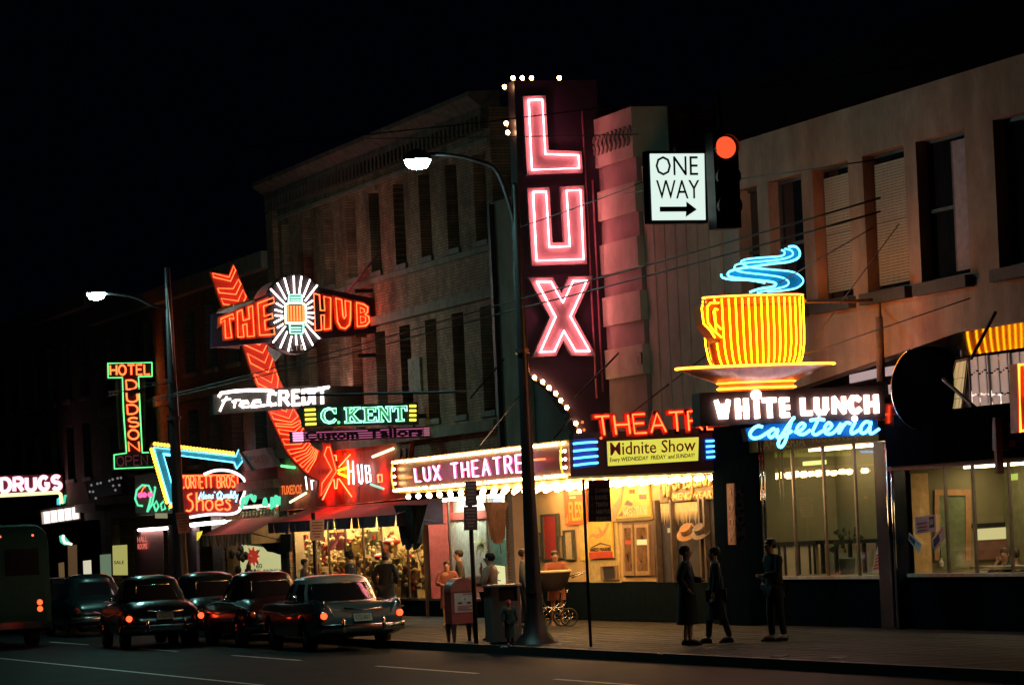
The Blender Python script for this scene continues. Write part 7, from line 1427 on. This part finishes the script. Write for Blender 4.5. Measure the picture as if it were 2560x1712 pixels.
        b = MB(); b.ball(tw((1.6, .98, 1.12)), .05, 8, 5, (.6, 1, .8)); b.tube([tw((1.6, .93, 1.0)), tw((1.6, .98, 1.12))], .01); b.build('door_mirror', chrome, t)
    for x, y, w_ in ((L - .03, .62, .1), (L - .03, -.62, .1)): b = MB(); b.lathe([(.11, 0), (.09, .03), (.005, .05)], (0, 0, 0), 'x', 12); b.v = [tw(v + Vector((x, y, .76))) for v in b.v]; b.build('headlight', mat('headlight_glass', (.6, .6, .6), .1), t, smooth=True)
    return t
car(-75.5, 20.52, 'fin', paint('slate_blue_paint', (.055, .105, .115)), paint('pale_roof_paint', (.36, .33, .30)), 'two tone finned car with a pale roof and lit tail lamps parked nearest', '372-807', lamp=(.80, .73))
car(-85.2, 18.55, 'old', paint('black_paint_gloss', (.008, .009, .012)), paint('black_paint_gloss', (.008, .009, .012)), 'rounded black sedan with lit tail lamps standing out in the traffic lane at the left', '203-162', lamp=(.82, .70), yaw=-.06)
car(-81.3, 20.4, 'old', paint('maroon_black_paint', (.03, .010, .012)), paint('maroon_black_paint', (.03, .010, .012)), 'dark maroon round backed sedan parked in front of the pale roofed car', None, False)
car(-86.8, 20.4, 'old', paint('navy_black_paint', (.010, .016, .022)), paint('navy_black_paint', (.010, .016, .022)), 'dark navy sedan parked between the black sedan and the maroon one', None, False)
car(-100.0, 20.2, 'old', paint('green_black_paint', (.010, .02, .02)), paint('green_black_paint', (.010, .02, .02)), 'dark green sedan parked at the far left behind the black sedan', None, False, detail=False)
car(-106.0, 20.2, 'fin', paint('grey_black_paint', (.02, .02, .024)), paint('grey_black_paint', (.02, .02, .024)), 'dark grey finned car parked farthest down the kerb at the left', None, False, detail=False)
# bus leaving at the left edge
bus_p = mat('bus_teal_paint', (.006, .03, .032), .6, spec=.08); bus_c = mat('bus_cream_paint', (.05, .06, .05), .6, spec=.08)
bx0, by0 = -93.0, 16.25; BT = Matrix.Translation(Vector((bx0, by0, 0))) @ Matrix.Rotation(math.pi, 4, 'Z'); tb = lambda x, y, z: BT @ Vector((x, y, z)); BU = thing('city_bus', 'dark teal and cream city bus driving off at the left edge with red tail lamps', 'bus', (bx0 - 5, by0, 0))
def bsec(x, w, z0, z1, r): return [tb(x, y, z) for y, z in ([(w, z0), (w, z1 - r)] + [(w - r + r * math.cos(a), z1 - r + r * math.sin(a)) for a in [i * math.pi / 8 for i in range(1, 5)]] + [(-(w - r) + r * math.cos(a), z1 - r + r * math.sin(a)) for a in [math.pi / 2 + i * math.pi / 8 for i in range(0, 4)]] + [(-w, z1 - r), (-w, z0)])]
for nm, z0, z1, m_ in (('body', .35, 3.0, bus_p),):
    b = MB(); b.loft([bsec(0, 1.05, .5, 2.8, .35), bsec(.12, 1.2, .4, 2.95, .4), bsec(.5, 1.25, .35, 3.0, .4), bsec(10.3, 1.25, .35, 3.0, .4), bsec(10.8, 1.15, .4, 2.9, .4)]); b.build('body', m_, BU, smooth=True)
b = MB(); [b.hexa([tb(.14, s, 1.62), tb(10.2, s, 1.62), tb(10.2, s, 1.5), tb(.14, s, 1.5)], tb(0, s, 0) - tb(0, 0, 0), .01) for s in (1.262, -1.262)]; b.build('belt_band', bus_c, BU)
for i in range(8):
    for s in (1, -1): x = .7 + i * 1.18; b = MB(); b.hexa([tb(x, s * 1.258, 1.7), tb(x + 1.0, s * 1.258, 1.7), tb(x + 1.0, s * 1.258, 2.45), tb(x, s * 1.258, 2.45)], tb(0, s, 0) - tb(0, 0, 0), .02); b.build('side_window', car_glass, BU)
for s in (-.5, .5): b = MB(); b.hexa([tb(-.012, s - .42, 1.75), tb(-.012, s + .42, 1.75), tb(-.012, s + .42, 2.4), tb(-.012, s - .42, 2.4)], tb(-1, 0, 0) - tb(0, 0, 0), .03); b.build('rear_window', car_glass, BU)
for y in (-.9, .9):
    for z in (.92, 1.08): b = MB(); b.lathe([(.07, 0), (.05, -.03), (.004, -.04)], (0, 0, 0), 'x', 12); b.v = [tb(v.x - .0, v.y + y, v.z + z) for v in b.v]; b.build('tail_light', E_TAIL, BU)
for y in (-.8, 0, .8): b = MB(); b.lathe([(.04, 0), (.03, -.02), (.004, -.03)], (0, 0, 0), 'x', 10); b.v = [tb(v.x + .02, v.y + y, v.z + 2.72) for v in b.v]; b.build('marker_light', emit('marker_lamp', (1, .12, .06), 2.5), BU)
b = MB(); b.hexa([tb(-.03, -1.15, .45), tb(-.03, 1.15, .45), tb(-.03, 1.15, .62), tb(-.03, -1.15, .62)], tb(-1, 0, 0) - tb(0, 0, 0), .1); b.build('rear_bumper', chrome, BU)
for x in (2.2, 8.2):
    for y in (-1, 1): b = MB(); b.lathe([(.25, y * .9), (.46, y * .92), (.47, y * 1.2), (.25, y * 1.26)], (0, 0, 0), 'y', 18); b.v = [tb(v.x + x, v.y, v.z + .47) for v in b.v]; b.build('wheel', tyre_m, BU, smooth=True)
